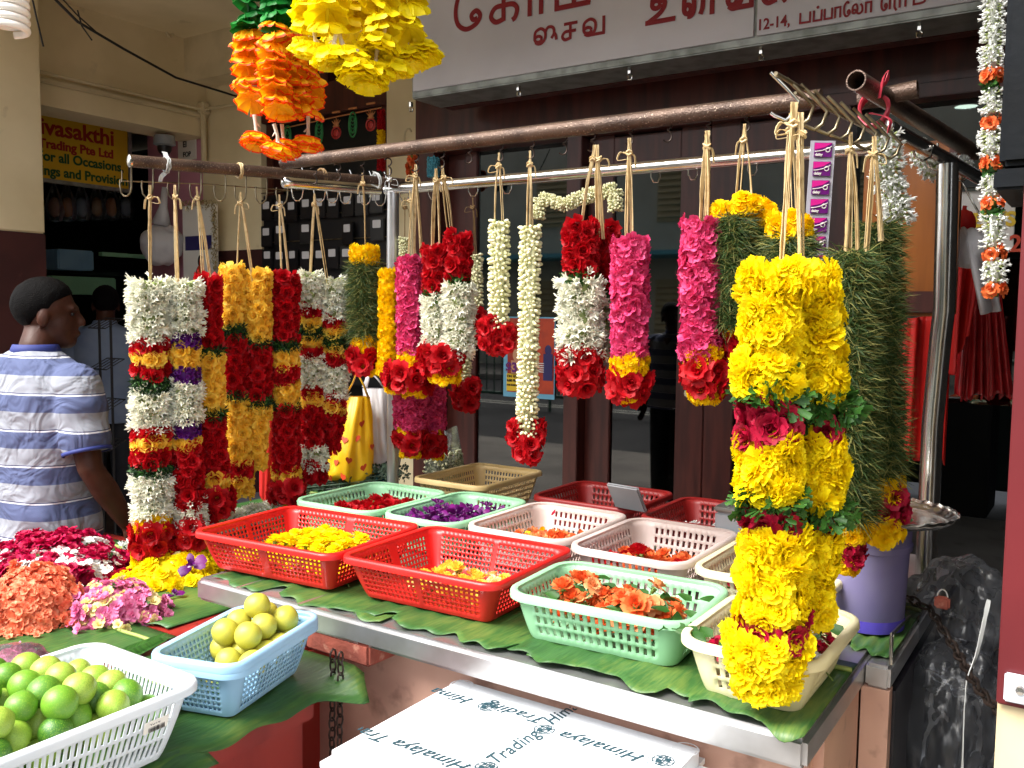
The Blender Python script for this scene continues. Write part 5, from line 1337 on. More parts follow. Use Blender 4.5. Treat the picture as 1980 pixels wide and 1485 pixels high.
# ------------------------------------------------------------------ loose flowers in the baskets
def bloom(name, tm, mats, extra=None):
    mm = MB()
    for t, s, R, p, m_ in tm: mm.put(t, R, p, s, m_)
    return mm.mesh(name, mats, smooth=180)
I3 = np.eye(3)
def stemmed(tmpl, s, mats, leafy=True, sep=True):
    mm = MB(); mm.put(tmpl, I3, (0, 0, 0), s)
    mm.tube([(0, 0, -s*.1), (0, 0, -s*.7)], [s*.3, s*.16], 7, 1); mm.tube([(0, 0, -s*.6), (s*.3, 0, -s*1.6), (s*.9, s*.2, -s*2.2)], s*.07, 5, 1)
    for k in range(5): mm.put(petal(s*.8, s*.22, RA(-30), RA(30), r0=s*.15, nu=2, nv=2, tip=.1), rotz(k*1.26), (0, 0, -s*.3), 1, 1)
    return mm.mesh('bloom', mats, smooth=180)
ORB = [stemmed(ROSE[k % 3], .0165, ['orange_rose', 'stem_green']) for k in range(3)]+[stemmed(LROSE[k], .017, ['peach_rose', 'stem_green']) for k in range(2)]
REDB = [stemmed(ROSE[k], .018, ['red_rose', 'stem_green']) for k in range(3)]
CRB = [stemmed(LROSE[k], .017, ['crimson_rose', 'stem_green']) for k in range(2)]
YB = [stemmed(ROSE[k], .015, ['yellow_rose', 'stem_green']) for k in range(2)]+[stemmed(LROSE[0], .014, ['cream_petal', 'stem_green'])]
MB_ = [stemmed(MARI[k], .021, ['marigold_fresh', 'stem_green']) for k in range(3)]
OB = [bloom('orchid', [(ORCH[k], .022, I3, (0, 0, 0), None)], ['orchid', 'orchid_white']) for k in range(3)]
WB = [stemmed(ROSE[1], .0165, ['white_petal', 'stem_green'])]
PET = [bloom('petal', [(petal(1, .9, RA(10), RA(40), cup=.3, nu=3, nv=3, ruf=.05, tip=.6), .018, I3, (0, 0, 0), None)], [m_]) for m_ in ('peach_rose', 'orange_rose', 'marigold')]
def leaf_mesh(L, Wd):
    mm = MB(); mm.put(petal(1, .5, RA(15), RA(-25), cup=.15, nu=4, nv=5, tip=.08, base=.15), I3, (0, 0, 0), L)
    mm.tube([(0, 0, 0), (-.25*L, 0, -.05*L)], .0012, 5); return mm.mesh('leaf', 'leaf_sprig', smooth=180)
LEAF = leaf_mesh(.045, .02)
def fill(meshes, name, label, cat, group, x0, x1, y0, y1, z0, dz, n, s=1.0, up=.9, dense=None):
    """settle n blooms at random spots, each resting on what lies below"""
    placed = []
    for i in range(n):
        best = None
        for tr in range(12):
            x, y = rr(x0, x1), rr(y0, y1)
            d = min([math.hypot(x-a, y-b) for a, b, c in placed[-40:]] or [1])
            if best is None or d > best[0]: best = (d, x, y)
        d, x, y = best
        lay = sum(1 for a, b, c in placed if math.hypot(x-a, y-b) < .024)
        z = z0+min(lay, 3)*dz; placed.append((x, y, z))
        ax = Vector((rr(-1, 1)*(1-up)*2, rr(-1, 1)*(1-up)*2-.25, 1)).normalized()
        q = ax.to_track_quat('Z', 'Y').to_euler()
        place(rnd.choice(meshes), name, label, cat, (x, y, z), s*rr(.85, 1.15), group, (q.x, q.y, q.z+rr(-3, 3)))
FZ = BZ+.018
fill(MB_, 'marigold_flower', 'yellow marigold flower lying in the red basket', 'flower', 'marigolds in the red basket', -1.86, -1.53, 1.53, 1.77, FZ+.008, .022, 44)
fill(MB_, 'marigold_flower', 'yellow marigold flower lying in the red basket', 'flower', 'marigolds in the red basket', -1.8, -1.6, 1.6, 1.76, FZ+.04, .016, 22)
fill(YB, 'rose', 'withered yellow rose in the second red basket', 'flower', 'withered roses in the red basket', -1.35, -1.13, 1.57, 1.76, FZ+.012, .016, 34, 1.1, .6)
fill(ORB, 'rose', 'orange rose in the pale green front basket', 'flower', 'orange roses in the green basket', -.94, -.70, 1.55, 1.71, FZ+.026, .018, 70, 1.15, .6)
fill([LEAF], 'rose_leaf', 'green leaf among the orange roses', 'leaf', 'leaves in the green basket', -.95, -.66, 1.55, 1.72, FZ+.064, .004, 26, .85, .5)
place(ORB[0], 'rose', 'largest open orange rose near the front rim of the pale green basket', 'flower', (-.742, 1.565, FZ+.078), 1.5, None, (.75, 0, .3))
fill(REDB, 'rose', 'red rose in the rear pale green basket', 'flower', 'red roses in the rear green basket', -1.95, -1.75, 1.95, 2.18, FZ+.032, .018, 42, 1.25, .6)
fill(OB, 'orchid', 'purple and white orchid in the pale green basket', 'flower', 'orchids in the green basket', -1.65, -1.47, 1.94, 2.2, FZ+.036, .016, 74, 1.2, .55)
fill(PET, 'petal', 'loose orange petal in the greyish pink basket', 'petal', 'orange petals in the pink basket', -1.37, -1.15, 1.95, 2.2, FZ+.012, .008, 70, 1.3, .5)
fill(ORB, 'rose', 'orange bloom in the greyish pink basket beside the orchids', 'flower', 'orange blooms in the pink basket', -1.36, -1.2, 1.95, 2.15, FZ+.02, .015, 22, 1.1, .5)
fill(ORB[:3]+[REDB[0]], 'rose', 'orange red rose in the second greyish pink basket', 'flower', 'orange roses in the second pink basket', -1.04, -.82, 1.93, 2.14, FZ+.016, .016, 46, 1.1, .5)
fill(CRB, 'rose', 'dark red rose in the half hidden cream basket', 'flower', 'dark red roses in the cream basket', -.7, -.5, 1.92, 2.18, FZ+.03, .018, 36, 1.2, .5)
fill(CRB+WB, 'rose', 'red or white rose in the front cream basket', 'flower', 'roses in the front cream basket', -.56, -.41, 1.5, 1.71, FZ+.034, .018, 44, 1.1, .5)
fill([LEAF], 'rose_leaf', 'green leaf among the red and white petals', 'leaf', 'leaves in the cream basket', -.57, -.4, 1.5, 1.72, FZ+.07, .004, 20, .9, .4)
fill([LEAF], 'rose_leaf', 'green leaf hanging over the rim beside the cream basket', 'leaf', 'leaves between the two front baskets', -.66, -.6, 1.49, 1.56, BZ+.088, .004, 7, 1.0, .3)
p = onz(1055, 998, BZ+.08)
place(PET[0], 'petal', 'single dark red petal stuck to the wall of the greyish pink basket', 'petal', p+np.array((0, .03, 0)), 1.0, None).data = bloom('petal', [(petal(1, .9, RA(10), RA(40), cup=.3, nu=3, nv=3), .022, I3, (0, 0, 0), None)], ['crimson_rose'])
fill(WB, 'flower', 'pale flower in the shaded red basket near the doors', 'flower', 'pale flowers in the shaded basket', -1.05, -.78, 2.36, 2.6, FZ, .01, 24, 1.1, .5)
# ------------------------------------------------------------------ flower heaps on the red counter
def mound(label, c, a, b, h, parts, name='flower_heap', cat='flower heap'):
    """parts: list of (part name, templates, mats, size, count, predicate or None)"""
    g = thing(name, label, cat, c)
    mm = MB(); mm.ball((c[0], c[1], c[2]), (a*.86, b*.86, h*.84), 20, 12, 0); mm.build('heart', parts[0][2][0], g, 180)
    for (pn, tms, mats, sz, n, pred) in parts:
        mm = MB(); k = 0; tries = 0
        while k < n and tries < n*20:
            tries += 1
            w = rr(0, 6.283); e = math.asin(rr(.0, 1)); d = np.array((math.cos(w)*math.cos(e), math.sin(w)*math.cos(e), math.sin(e)))
            if pred and not pred(d): continue
            far = rnd.random() < .1
            q = np.array((d[0]*a, d[1]*b, d[2]*h))*rr(.84, 1.0)*(1+.26*mnoise.noise(Vector(d)*3.1+Vector(c)))
            if far: w2 = rr(.95, 1.28); q = np.array((math.cos(w)*a*w2, math.sin(w)*b*w2, .006+rr(0, .008)))
            nn = np.array((d[0]/a, d[1]/b, d[2]/h)); nn /= np.linalg.norm(nn)
            mm.put(rnd.choice(tms), frame(nn+np.array([rr(-.5, .5) for _ in range(3)]), rr(0, 6)), np.asarray(c)+q, sz*rr(.8, 1.2)); k += 1
        mm.build(pn, mats, g, 180)
    return g
c1 = onz(60, 1195, CZ)
mound('round heap of coral orange petals at the edge of the red counter', (c1[0], c1[1], CZ), .13, .12, .125, [('coral_petals', OLE, ['coral_petal'], .0135, 1400, None)])
N = lambda d: mnoise.noise(Vector(d)*2.6)
c2 = onz(80, 1105, CZ)
mound('broad heap of magenta blooms mixed with white petals, by the man', (c2[0]+.02, c2[1]+.03, CZ), .27, .17, .10,
      [('magenta_blooms', OLE+LROSE, ['magenta_petal'], .0175, 620, lambda d: N(d) > -.12), ('white_petals', OLE, ['white_petal'], .0155, 260, lambda d: N(d) < -.02), ('green_sprigs', CURL, ['leaf_sprig'], .02, 26, None)])
c3 = onz(212, 1190, CZ)
mound('heap of light pink and cream petals between the coral heap and the lemons', (c3[0], c3[1]+.01, CZ), .122, .105, .075,
      [('pink_petals', OLE+[OLE[0]], ['light_pink'], .0185, 250, lambda d: N(d*1.4) > -.1), ('cream_petals', OLE, ['cream_petal'], .0165, 130, lambda d: N(d*1.4) < .05), ('green_sprigs', CURL, ['leaf_sprig'], .018, 22, None)])
c4 = onz(335, 1118, CZ)
mound('heap of yellow marigolds with purple orchids beside the steel counter corner', (c4[0]-.01, c4[1]+.03, CZ), .105, .14, .085,
      [('marigolds', MARI+CARN, ['marigold_fresh'], .023, 150, None), ('cream_petals', OLE, ['cream_petal'], .012, 22, None)])
for (px, py, z, lab, s) in ((372, 1095, CZ+.095, 'large purple orchid on top of the yellow marigold heap', .036), (338, 1150, CZ+.012, 'purple and white orchid at the foot of the marigold heap', .024), (232, 1100, CZ+.015, 'small violet flower on the banana leaf', .016)):
    place(OB[0], 'orchid', lab, 'flower', onz(px, py, z), s/.022, None, (.8 if z > CZ+.05 else .2, .1, .5))
c5 = onz(255, 1075, CZ)
mm = MB()
for k in range(26):
    mm.put(rnd.choice(FLOR), frame((rr(-1, 1), rr(-1, 1), .4), rr(0, 6)), (c5[0]+rr(-.06, .05), c5[1]+rr(-.03, .04), CZ+.012+rr(0, .012)), .035)
tag(mm.build('tuberose_sprig', ['white_petal', 'stem_green'], None, 180), 'loose white tuberose florets on the dark banana leaf', 'flowers')
mm = MB(); p = onz(190, 1090, CZ+.012); q = onz(222, 1098, CZ+.012)
mm.tube([p, (p+q)/2+np.array((0, .01, .004)), q], [.010, .009, .002], 8); mm.tube([p, p+np.array((-.012, .0, .004))], .003, 6, 1)
tag(mm.build('chilli', ['chilli', 'stem_green'], None, 60), 'shiny red chilli beside the magenta blooms', 'chilli')
mm = MB()
for k in range(34):
    t = k/33; p = onz(235+75*t, 1262-30*t, CZ+.006+.02*t)
    for s in (-1, 1): mm.put(petal(.05*(1-.4*t), .014, RA(12), RA(-20), cup=.2, nu=2, nv=3, tip=.1), rotz(.9+s*1.1), p, 1.0)
tag(mm.build('fern_frond', ['leaf_sprig'], None, 180), 'pale green fern frond lying before the lemon basket', 'leaf')
banana('folded_leaf', 'bright green folded leaf piece between the lime and lemon baskets', -1.62, -1.44, 1.02, 1.1, CZ+.012, None, seed=31, wave=.02)
c6 = onz(30, 1288, CZ+.02)
mm = MB(); mm.ball((c6[0], c6[1], CZ+.02), (.09, .07, .045), 20, 12, 0, None, lambda p: 1+.14*mnoise.noise(Vector(p)*4)); bgp = mm.build('wrap', 'clear_wrap', None, 180); tag(bgp, 'clear plastic bag of pink petals beside the lime basket', 'bag')
mm = MB()
for k in range(140): mm.put(rnd.choice(OLE), frame((rr(-1, 1), rr(-1, 1), rr(0, 1)), 0), (c6[0]+rr(-.06, .06), c6[1]+rr(-.045, .045), CZ+.018+rr(0, .025)), .013)
ch = mm.build('petals', 'light_pink', None, 180); ch.parent = bgp
# white tuberose garland lying behind the red basket, herbs, jasmine bag
tz = TZ+.03
vine('white tuberose garland lying on the leaf behind the red basket', [onz(425, 1012, tz), onz(480, 998, tz), onz(545, 985, tz), onz(610, 975, tz)], .03, [('tw', 0, 1)], None)
hb = onz(665, 940, TZ+.05)
mm = MB()
for k in range(420):
    t = rr(0, 1); p = np.array((hb[0]-.20+.36*t, hb[1]-.10+.2*t, TZ+.02+.07*t))+np.array([rr(-1, 1)*.045, rr(-1, 1)*.045, rr(-.3, 1)*.04])
    mm.put(rnd.choice(CURL), frame([rr(-1, 1), rr(-1, 1), rr(0, 1)], 0), p, .022)
for k in range(24):
    p = np.array((hb[0]-.24, hb[1]-.13, TZ+.015))+np.array([rr(-.02, .02), rr(-.02, .02), rr(0, .02)])
    mm.tube([p, p+np.array((.3+rr(-.1, .1), .16, .06+rr(-.02, .03)))], .0016, 4)
tag(mm.build('herb_bundle', ['herb'], None, 180), 'dark green bundle of herbs behind the pale green basket', 'herbs')
jb = onz(862, 942, TZ+.03)
JX, JY = jb[0]-.01, jb[1]+.0
mm = MB()
def bagpt(u, v):
    a = u*6.2832; r = .08*(1-.35*v**2)*(1+.08*math.sin(a*3+v*4)); fl = 1-.55*max(0, v-.55)/.45
    return (JX+math.cos(a)*r+.012*v, JY+math.sin(a)*r*fl*.8, TZ+.02+v*.225+.014*math.sin(a*2)*v)
mm.grid(bagpt, 36, 14); jw = mm.build('wrap', 'clear_wrap', None, 180); tag(jw, 'clear plastic bag half full of jasmine buds standing before the tan basket', 'bag')
mm = MB()
for k in range(800):
    a = rr(0, 6.28); q = math.sqrt(rr(0.2, 1))*.073; mm.put(BUD, frame([rr(-1, 1) for _ in range(3)], 0), (JX+math.cos(a)*q, JY+math.sin(a)*q*.78, TZ+.03+rr(0, .125)), .0145)
b_ = mm.build('jasmine_buds', ['jasmine_bud', 'stem_green'], None, 180); b_.parent = jw
# ------------------------------------------------------------------ foam box
g = thing('foam_box', 'white foam box with printed lettering and globes, standing before the counter', 'box', (-.88, 1.28, .36))
FBX0, FBX1, FBY0, FBY1, FBT = -1.136, -.545, 1.08, 1.515, .80
m = MB(); m.box(((FBX0+FBX1)/2, (FBY0+FBY1)/2, FBT-.035), (FBX1-FBX0, FBY1-FBY0, .07), bev=.03)
m.build('lid', 'foam', g, 60)
m = MB(); m.box(((FBX0+FBX1)/2, (FBY0+FBY1)/2, .37), (FBX1-FBX0-.006, FBY1-FBY0-.006, .73), bev=.02); m.build('body', 'foam', g, 60)
m = MB()
for (x, y) in ((FBX1-.05, FBY1-.045), (FBX0+.05, FBY1-.05)): m.lathe([(.0225, 0), (.024, .0008), (.0255, 0)], (x, y, FBT+.0002), 24)
m.build('round_mark', 'foam', g, 60)
m = MB()
UP = np.column_stack(((-1, 0, 0), (0, -1, 0), (0, 0, 1)))
def ink(s, px, py, size, R=UP, sh=.35):
    p = onz(px, py, FBT+.0012); m.put(textmesh(s, size, ex=.0003, shear=sh, bold=.0002, spacing=1.05), R, p)
def swash(px, py, R, s):
    p = onz(px, py, FBT+.0013)
    for (x0, y0, k) in ((0, .7, 1), (.1, .0, .7)):
        m.tube([p+R@np.array(((x0-.5*k*math.cos(q)*.9)*s, (y0+.3*k*math.sin(q*1.0)*k)*s, 0)) for q in np.linspace(-.6, 4.2, 14)], .0007, 4, flat=.3)
def globe(px, py, r=.019):
    p = onz(px, py, FBT+.0014)
    for k in (1.0, .55, .12): m.tube([p+np.array((math.cos(q)*r*k, math.sin(q)*r, 0)) for q in np.linspace(0, 6.283, 25)[:-1]], .0009, 4, flat=.4, closed=True)
    for y in (-.5, 0, .5): m.tube([p+np.array((-r*math.sqrt(1-y*y), y*r, 0)), p+np.array((r*math.sqrt(1-y*y), y*r, 0))], .0009, 4, flat=.4)
    for (a, b, w) in ((.4, .35, .3), (-.3, -.3, .34), (-.45, .4, .2)): m.box((p[0]+a*r, p[1]+b*r, p[2]), (w*r*1.6, w*r*1.3, .0008), rotz(a*3))
for (px, py) in ((920, 1352), (760, 1402), (1045, 1394), (1255, 1470), (1085, 1366)): pass
ink('Himalaya Trading', 918, 1352, .043); swash(915, 1352, UP, .03); globe(943, 1366)
ink('Trading', 1062, 1390, .043); globe(1052, 1410)
ink('Himalaya', 1250, 1462, .043); swash(1248, 1462, UP, .03); globe(1282, 1470)
ink('Himalaya Trading', 915, 1480, .043); swash(912, 1480, UP, .03); globe(940, 1483)
d = onz(1034, 1427, FBT)-onz(957, 1477, FBT); d /= np.linalg.norm(d); DG = np.column_stack((d, np.cross((0, 0, 1), d), (0, 0, 1)))
ink('Trading', 957, 1479, .043, DG); ink('Himalaya', 1068, 1402, .043, DG); swash(1070, 1398, DG, .03)
for t_ in m.P:
    bad = (t_.v[:, 0] < FBX0+.012) | (t_.v[:, 0] > FBX1-.012) | (t_.v[:, 1] > FBY1-.012)
    if bad.any():
        st_ = np.concatenate([[0], np.cumsum(t_.tot)[:-1]]).astype(int)
        keep = [k for k in range(len(t_.tot)) if not bad[t_.loops[st_[k]:st_[k]+t_.tot[k]]].any()]
        t_.loops = np.concatenate([t_.loops[st_[k]:st_[k]+t_.tot[k]] for k in keep]) if keep else np.zeros(0, int)
        t_.tot = t_.tot[keep]; t_.m = t_.m[keep]
m.build('print', 'ink', g, 60)
# ------------------------------------------------------------------ chains
def chain(label, pts, mat, link=.0155, r=.0022):
    P = [np.asarray(p, float) for p in pts]; seg = [0]
    for a, b in zip(P[:-1], P[1:]): seg.append(seg[-1]+np.linalg.norm(b-a))
    n = int(seg[-1]/(link*1.35)); mm = MB()
    for i in range(n):
        d = (i+.5)/n*seg[-1]; k = max(j for j in range(len(seg)-1) if seg[j] <= d)
        p = P[k]+(P[k+1]-P[k])*((d-seg[k])/(seg[k+1]-seg[k])); fr = frame(P[k+1]-P[k], (i % 2)*1.57+rr(-.2, .2))
        mm.tube([p+fr@np.array((math.cos(q)*link*.5, 0, math.sin(q)*link*.92)) for q in np.linspace(0, 6.283, 13)[:-1]], r, 5, closed=True)
    return mm.build('chain', mat, None, 60, label=label, cat='chain')
cc = lambda px, py: onz(px, py, .8)
k0 = np.array((-1.345, 1.345, .86))
for dx, lab in ((0, 'old steel chain hanging beside the lemon basket'), (.022, 'second steel chain hanging next to the pink counter panel')):
    chain(lab, [(k0[0]+dx, k0[1]+.01, .85), (k0[0]+dx+.004, k0[1], .6), (k0[0]+dx, k0[1], .45+dx*3)], 'iron_dark')
chain('rusty chain slung from the counter to the doorway post', [at(1745, 1150, 1.98), at(1800, 1180, 1.9), at(1850, 1260, 1.75), at(1890, 1330, 1.6), at(1930, 1375, 1.5), at(1990, 1400, 1.4)], 'iron_dark', .018, .003)
pl = at(1822, 1165, 1.84)
g = thing('padlock', 'small rusty padlock on the chain beside the purple bucket', 'padlock', pl)
m = MB(); m.box(pl, (.03, .014, .026), bev=.004); m.build('case', 'brick_red', g)
m = MB(); m.tube([pl+np.array((math.cos(q)*.01, 0, .012+math.sin(q)*.016)) for q in np.linspace(0, 3.14, 9)], .0026, 6); m.build('shackle', 'steel', g)
# ------------------------------------------------------------------ purple bucket and steel tray
bx, by = -.415, 2.03
g = thing('bucket', 'translucent purple bucket with a wide rim band standing on the banana leaf', 'bucket', (bx, by, TZ+.006))
R0 = .082
m = MB(); m.lathe([(0, .0), (R0*.9, 0), (R0*.93, .004), (R0*1.0, .17), (R0*1.06, .172), (R0*1.07, .185), (R0*1.03, .188), (R0*1.04, .222), (R0*1.08, .224), (R0*1.08, .23), (R0*1.0, .23), (R0*.96, .17), (R0*.88, .006), (0, .004)], (bx, by, TZ+.006), 48); m.build('body', 'lilac_plastic', g, 50)
m = MB(); m.lathe([(R0*.945, .001), (R0*.955, .024), (R0*.95, .026)], (bx, by, TZ+.007), 48); m.build('base_band', 'lilac_deep', g, 50)
tz = TZ+.242
g = thing('tray', 'wide shiny steel tray with a scalloped edge resting on the purple bucket', 'tray', (bx, by, tz))
m = MB()
def trpt(u, v):
    a = u*6.2832; k = v; r = .155*k
    z = tz if k < .8 else tz+((k-.8)/.2)**2*.02+(.0014*math.sin(a*30) if k > .93 else 0)
    return (bx+.02+math.cos(a)*r, by+math.sin(a)*r, z)
m.grid(trpt, 130, 16); o = m.build('dish', 'steel', g, 180); md = o.modifiers.new('thickness', 'SOLIDIFY'); md.thickness = .0015
m = MB(); m.lathe([(0, .0), (.06, 0), (.07, -.008)], (bx+.02, by, tz+.006), 24); m.build('leaf_disc', 'banana_leaf', g, 60)
# clear plastic wraps and dark sacks beside the counter
def crumple(label, c, r, mat, seed, name='plastic_wrap', cat='plastic wrap', amp=.3, fr=3.0):
    mm = MB(); off = Vector((seed*3.1, seed*1.7, seed))
    def fn(p):
        v = Vector(p)*fr+off
        return 1+amp*(abs(mnoise.noise(v))*1.2-.3)+amp*.6*abs(mnoise.noise(v*2.1))+amp*.3*abs(mnoise.noise(v*4.3))
    mm.ball(c, r, 110, 76, 0, None, fn); return mm.build(name, mat, None, 180, label=label, cat=cat)
s0 = at(1850, 1250, 2.25)
crumple('dark bagged bundle in the gap beside the steel counter', (s0[0]+.02, s0[1]+.05, .38), (.12, .3, .42), 'dark_mass', 2, 'sack', 'sack', .16)
crumple('crumpled clear plastic wrap piled in the gap, upper part', at(1855, 1210, 2.0), (.12, .12, .15), 'film_wrap', 3, amp=.2, fr=2.0)
crumple('crumpled clear plastic wrap piled in the gap, lower part', at(1840, 1420, 1.9), (.12, .13, .2), 'film_wrap', 5, amp=.2, fr=2.0)
mm = MB(); ribbon(mm, [at(1912, 1160, 1.7), at(1890, 1260, 1.66), at(1868, 1330, 1.64), at(1860, 1500, 1.62)], .008); tag(mm.build('plastic_strip', 'white_tie', None, 60), 'long pale plastic strip trailing over the clear wraps', 'strip')
mm = MB(); mm.tube([onz(1722, 1285, TZ), onz(1722, 1285, TZ)+np.array((0, 0, .06)), at(1760, 1190, 2.0), at(1775, 1165, 2.1)], .004, 8); tag(mm.build('bent_rod', 'steel', None, 60), 'thin bent steel rod rising from the end of the counter', 'rod')
# grey lid and box at the rear of the counter
p = ony(1212, 962, 2.33)
g = thing('box_lid', 'grey plastic lid standing open at the rear of the counter', 'lid', p)
RL = rotz(-.15)@rotx(RA(-58))
m = MB(); m.box(p, (.11, .09, .012), RL, bev=.004); m.build('panel', 'grey_plastic', g)
m = MB(); m.box(p+RL@np.array((0, 0, .009)), (.09, .07, .004), RL, bev=.001); m.build('inset', 'sign_frame', g)
p = ony(1420, 985, 2.3)
g = thing('grey_box', 'small grey plastic box half hidden behind the tall yellow garland', 'box', (p[0], 2.32, TZ))
m = MB(); m.box((p[0]+.02, 2.34, TZ+.075), (.13, .13, .15), bev=.006); m.build('body', 'grey_plastic', g)
m = MB(); m.box((p[0]+.02, 2.34, TZ+.158), (.136, .136, .014), bev=.004); m.build('lid', 'sign_frame', g)
# ------------------------------------------------------------------ things hung by the doors and at the doorway
pk = at(1590, 268, 2.2)
g = thing('sachet_strip', 'hanging strip of small purple and pink sachets on a silvery film', 'sachets', pk)
a = at(1592, 272, 2.2); b = at(1572, 560, 2.2); wv = r0_*.028
m = MB(); m.raw([a-wv*1.05, a+wv*1.05, b+wv*1.05, b-wv*1.05, a-wv*1.05+fh_*.003, a+wv*1.05+fh_*.003, b+wv*1.05+fh_*.003, b-wv*1.05+fh_*.003], [(0, 1, 2, 3), (7, 6, 5, 4), (0, 4, 5, 1), (1, 5, 6, 2), (2, 6, 7, 3), (3, 7, 4, 0)]); m.build('film', 'pack_film', g)
fr = np.column_stack((r0_, (a-b)/np.linalg.norm(a-b), -fh_))
L = np.linalg.norm(b-a)
for k in range(8):
    c = a+(b-a)*((k+.5)/8)-fh_*.0025
    m = MB(); m.box(c, (.042, L/8*.76, .002), fr); sc = m.build('sachet', 'pack_purple', g)
    m = MB(); m.put(T([(-.021, .0, 0), (-.021, .016, 0), (.02, .016, 0), (.004, .006, 0)], [(0, 1, 2, 3)]), fr, c-fh_*.0016); q = m.build('band', 'pack_pink', None, None); q.location = Vector([-float(v) for v in g['_org']]); q.parent = sc
    m = MB()
    m.tube([c-fh_*.002+fr@np.array((-.02+.04*t, -.004+.012*t*t, 0)) for t in np.linspace(0, 1, 8)], .0011, 4); m.lathe([(.0038, 0), (.005, .0003), (.0062, 0)], c-fh_*.002+fr@np.array((.011, .0, 0)), 14, 0, fr)
    m.put(textmesh('daisy', .009, ex=.0002, bold=.0004), fr, c-fh_*.002+fr@np.array((-.019, -.014, 0)))
    q = m.build('print', 'poster_white', None, None); q.location = Vector([-float(v) for v in g['_org']]); q.parent = sc
p0 = ony(1742, 275, 2.75); p1 = ony(1812, 612, 2.75)
g = thing('wooden_board', 'brown wooden cabinet back hung beside the steel post', 'board', ((p0[0]+p1[0])/2, 2.78, p1[2]))
m = MB(); m.box(((p0[0]+p1[0])/2-.03, 2.79, (p0[2]+p1[2])/2), (p1[0]-p0[0]+.14, .05, p0[2]-p1[2]), bev=.008); m.build('panel', 'brown_panel', g)
m = MB(); m.box((p1[0]+.02, 2.762, (p0[2]+p1[2])/2), (.02, .012, p0[2]-p1[2]-.01), bev=.003); m.box(((p0[0]+p1[0])/2-.03, 2.762, p1[2]+.04), (p1[0]-p0[0]+.09, .012, .06), bev=.003); m.build('moulding', 'dark_wood', g)
# flyer on the door glass
f0 = ony(960, 612, 4.25); f1 = ony(1058, 775, 4.25); cx = (f0[0]+f1[0])/2; cz = (f0[2]+f1[2])/2; fw = f1[0]-f0[0]; fhh = f0[2]-f1[2]
g = thing('flyer', 'orange and blue paper flyer with a price, stuck to the dark glass', 'poster', (cx, 4.3, cz))
FY = 4.328
m = MB(); m.box((cx, FY, cz), (fw, .003, fhh)); m.build('sheet', 'poster_blue', g)
m = MB(); m.box((cx+.012, FY-.003, cz+.01), (fw*.9, .002, fhh*.92)); m.build('picture', 'poster_orange', g)
m = MB(); m.box((cx-.04, FY-.005, f1[2]+.085), (fw*.62, .002, .1)); m.build('date_block', 'poster_yellow', g)
m = MB()
for (x, w_, h_) in ((-.08, .05, .12), (.0, .05, .12)): m.ball((cx+x, FY-.004, cz+.01), (.028, .002, .036), 14, 8); m.box((cx+x, FY-.005, cz-.06), (.075, .002, .08))
m.build('figure', 'poster_skin', g)
m = MB(); m.ball((cx+.13, FY-.005, cz+.045), (.022, .002, .03), 14, 8); m.box((cx+.13, FY-.006, cz-.05), (.06, .002, .15)); m.build('suited_figure', 'poster_navy', g)
m = MB(); m.put(textmesh('$35', .075, bold=.003), RXZ, (f0[0]+.02, FY-.008, f1[2]+.145)); m.build('price', 'pack_purple', g)
m = MB()
for i, (s, sz) in enumerate((('ON 10TH JAN 2015', .02), ('6:00 PM', .02), ('FOR MORE DETAILS', .012))): m.put(textmesh(s, sz, bold=.0006), RXZ, (f0[0]+.03, FY-.008, f1[2]+.112-i*.024))
m.build('date_lettering', 'black', g)
m = MB()
for i in range(5): m.box((cx+.06, FY-.007, f1[2]+.2-i*.012), (.09, .002, .005))
for i in range(6): m.box((cx, FY-.007, f0[2]-.05-i*.018), (.14-.01*(i % 3), .002, .008))
m.build('small_print', 'poster_white', g)
# doorway: poster, bags and red cloth
q0 = ony(1838, 372, 4.0); q1 = ony(1945, 482, 4.0)
g = thing('price_poster', 'white poster with gold and brown lettering hung in the doorway', 'poster', ((q0[0]+q1[0])/2, 4.0, q1[2]))
m = MB(); m.box(((q0[0]+q1[0])/2, 4.0, (q0[2]+q1[2])/2), (q1[0]-q0[0]+.05, .01, q0[2]-q1[2]), bev=.002); m.build('sheet', 'poster_white', g)
m = MB(); m.put(textmesh('VIEWS', .075, bold=.003), RXZ, (q0[0]+.02, 3.99, q0[2]-.14)); m.build('gold_lettering', 'poster_yellow', g)
m = MB(); m.put(textmesh('266  2', .09, bold=.002), RXZ, (q0[0]+.03, 3.99, q0[2]-.24)); m.build('brown_lettering', 'print_red', g)
m = MB(); m.box(((q0[0]+q1[0])/2+.02, 3.97, q0[2]+.045), (q1[0]-q0[0]+.1, .05, .07)); tag(m.build('curtain_rail', 'black', None), 'black rail above the white poster', 'rail')
def cloth(name, label, cat, pts_top, pts_bot, h, mat, folds=5, amp=.02, n=50, th=.003, seed=0):
    rg = random.Random(seed); ph = rg.uniform(0, 6)
    A0, A1 = [at(x, y, h) for x, y in pts_top]; B0, B1 = [at(x, y, h) for x, y in pts_bot]
    def f(u, v):
        p = (A0+(A1-A0)*u)*(1-v)+(B0+(B1-B0)*u)*v
        return tuple(p+fh_*amp*(math.sin(u*folds*6.28+ph+v*1.5)+.4*math.sin(u*folds*15+v*3))*(.35+.65*v)+np.array((0, 0, 1))*.012*math.sin(u*folds*9+ph)*v)
    mm = MB(); mm.grid(f, n, 24); o = mm.build(name, mat, None, 180, label=label, cat=cat)
    md = o.modifiers.new('thickness', 'SOLIDIFY'); md.thickness = th
    return o
cloth('red_cloth', 'bright red fringed cloth hanging behind the steel post', 'cloth', [(1742, 618), (1838, 605)], [(1730, 880), (1822, 892)], 2.95, 'red_cloth', 2.5, .03, seed=1)
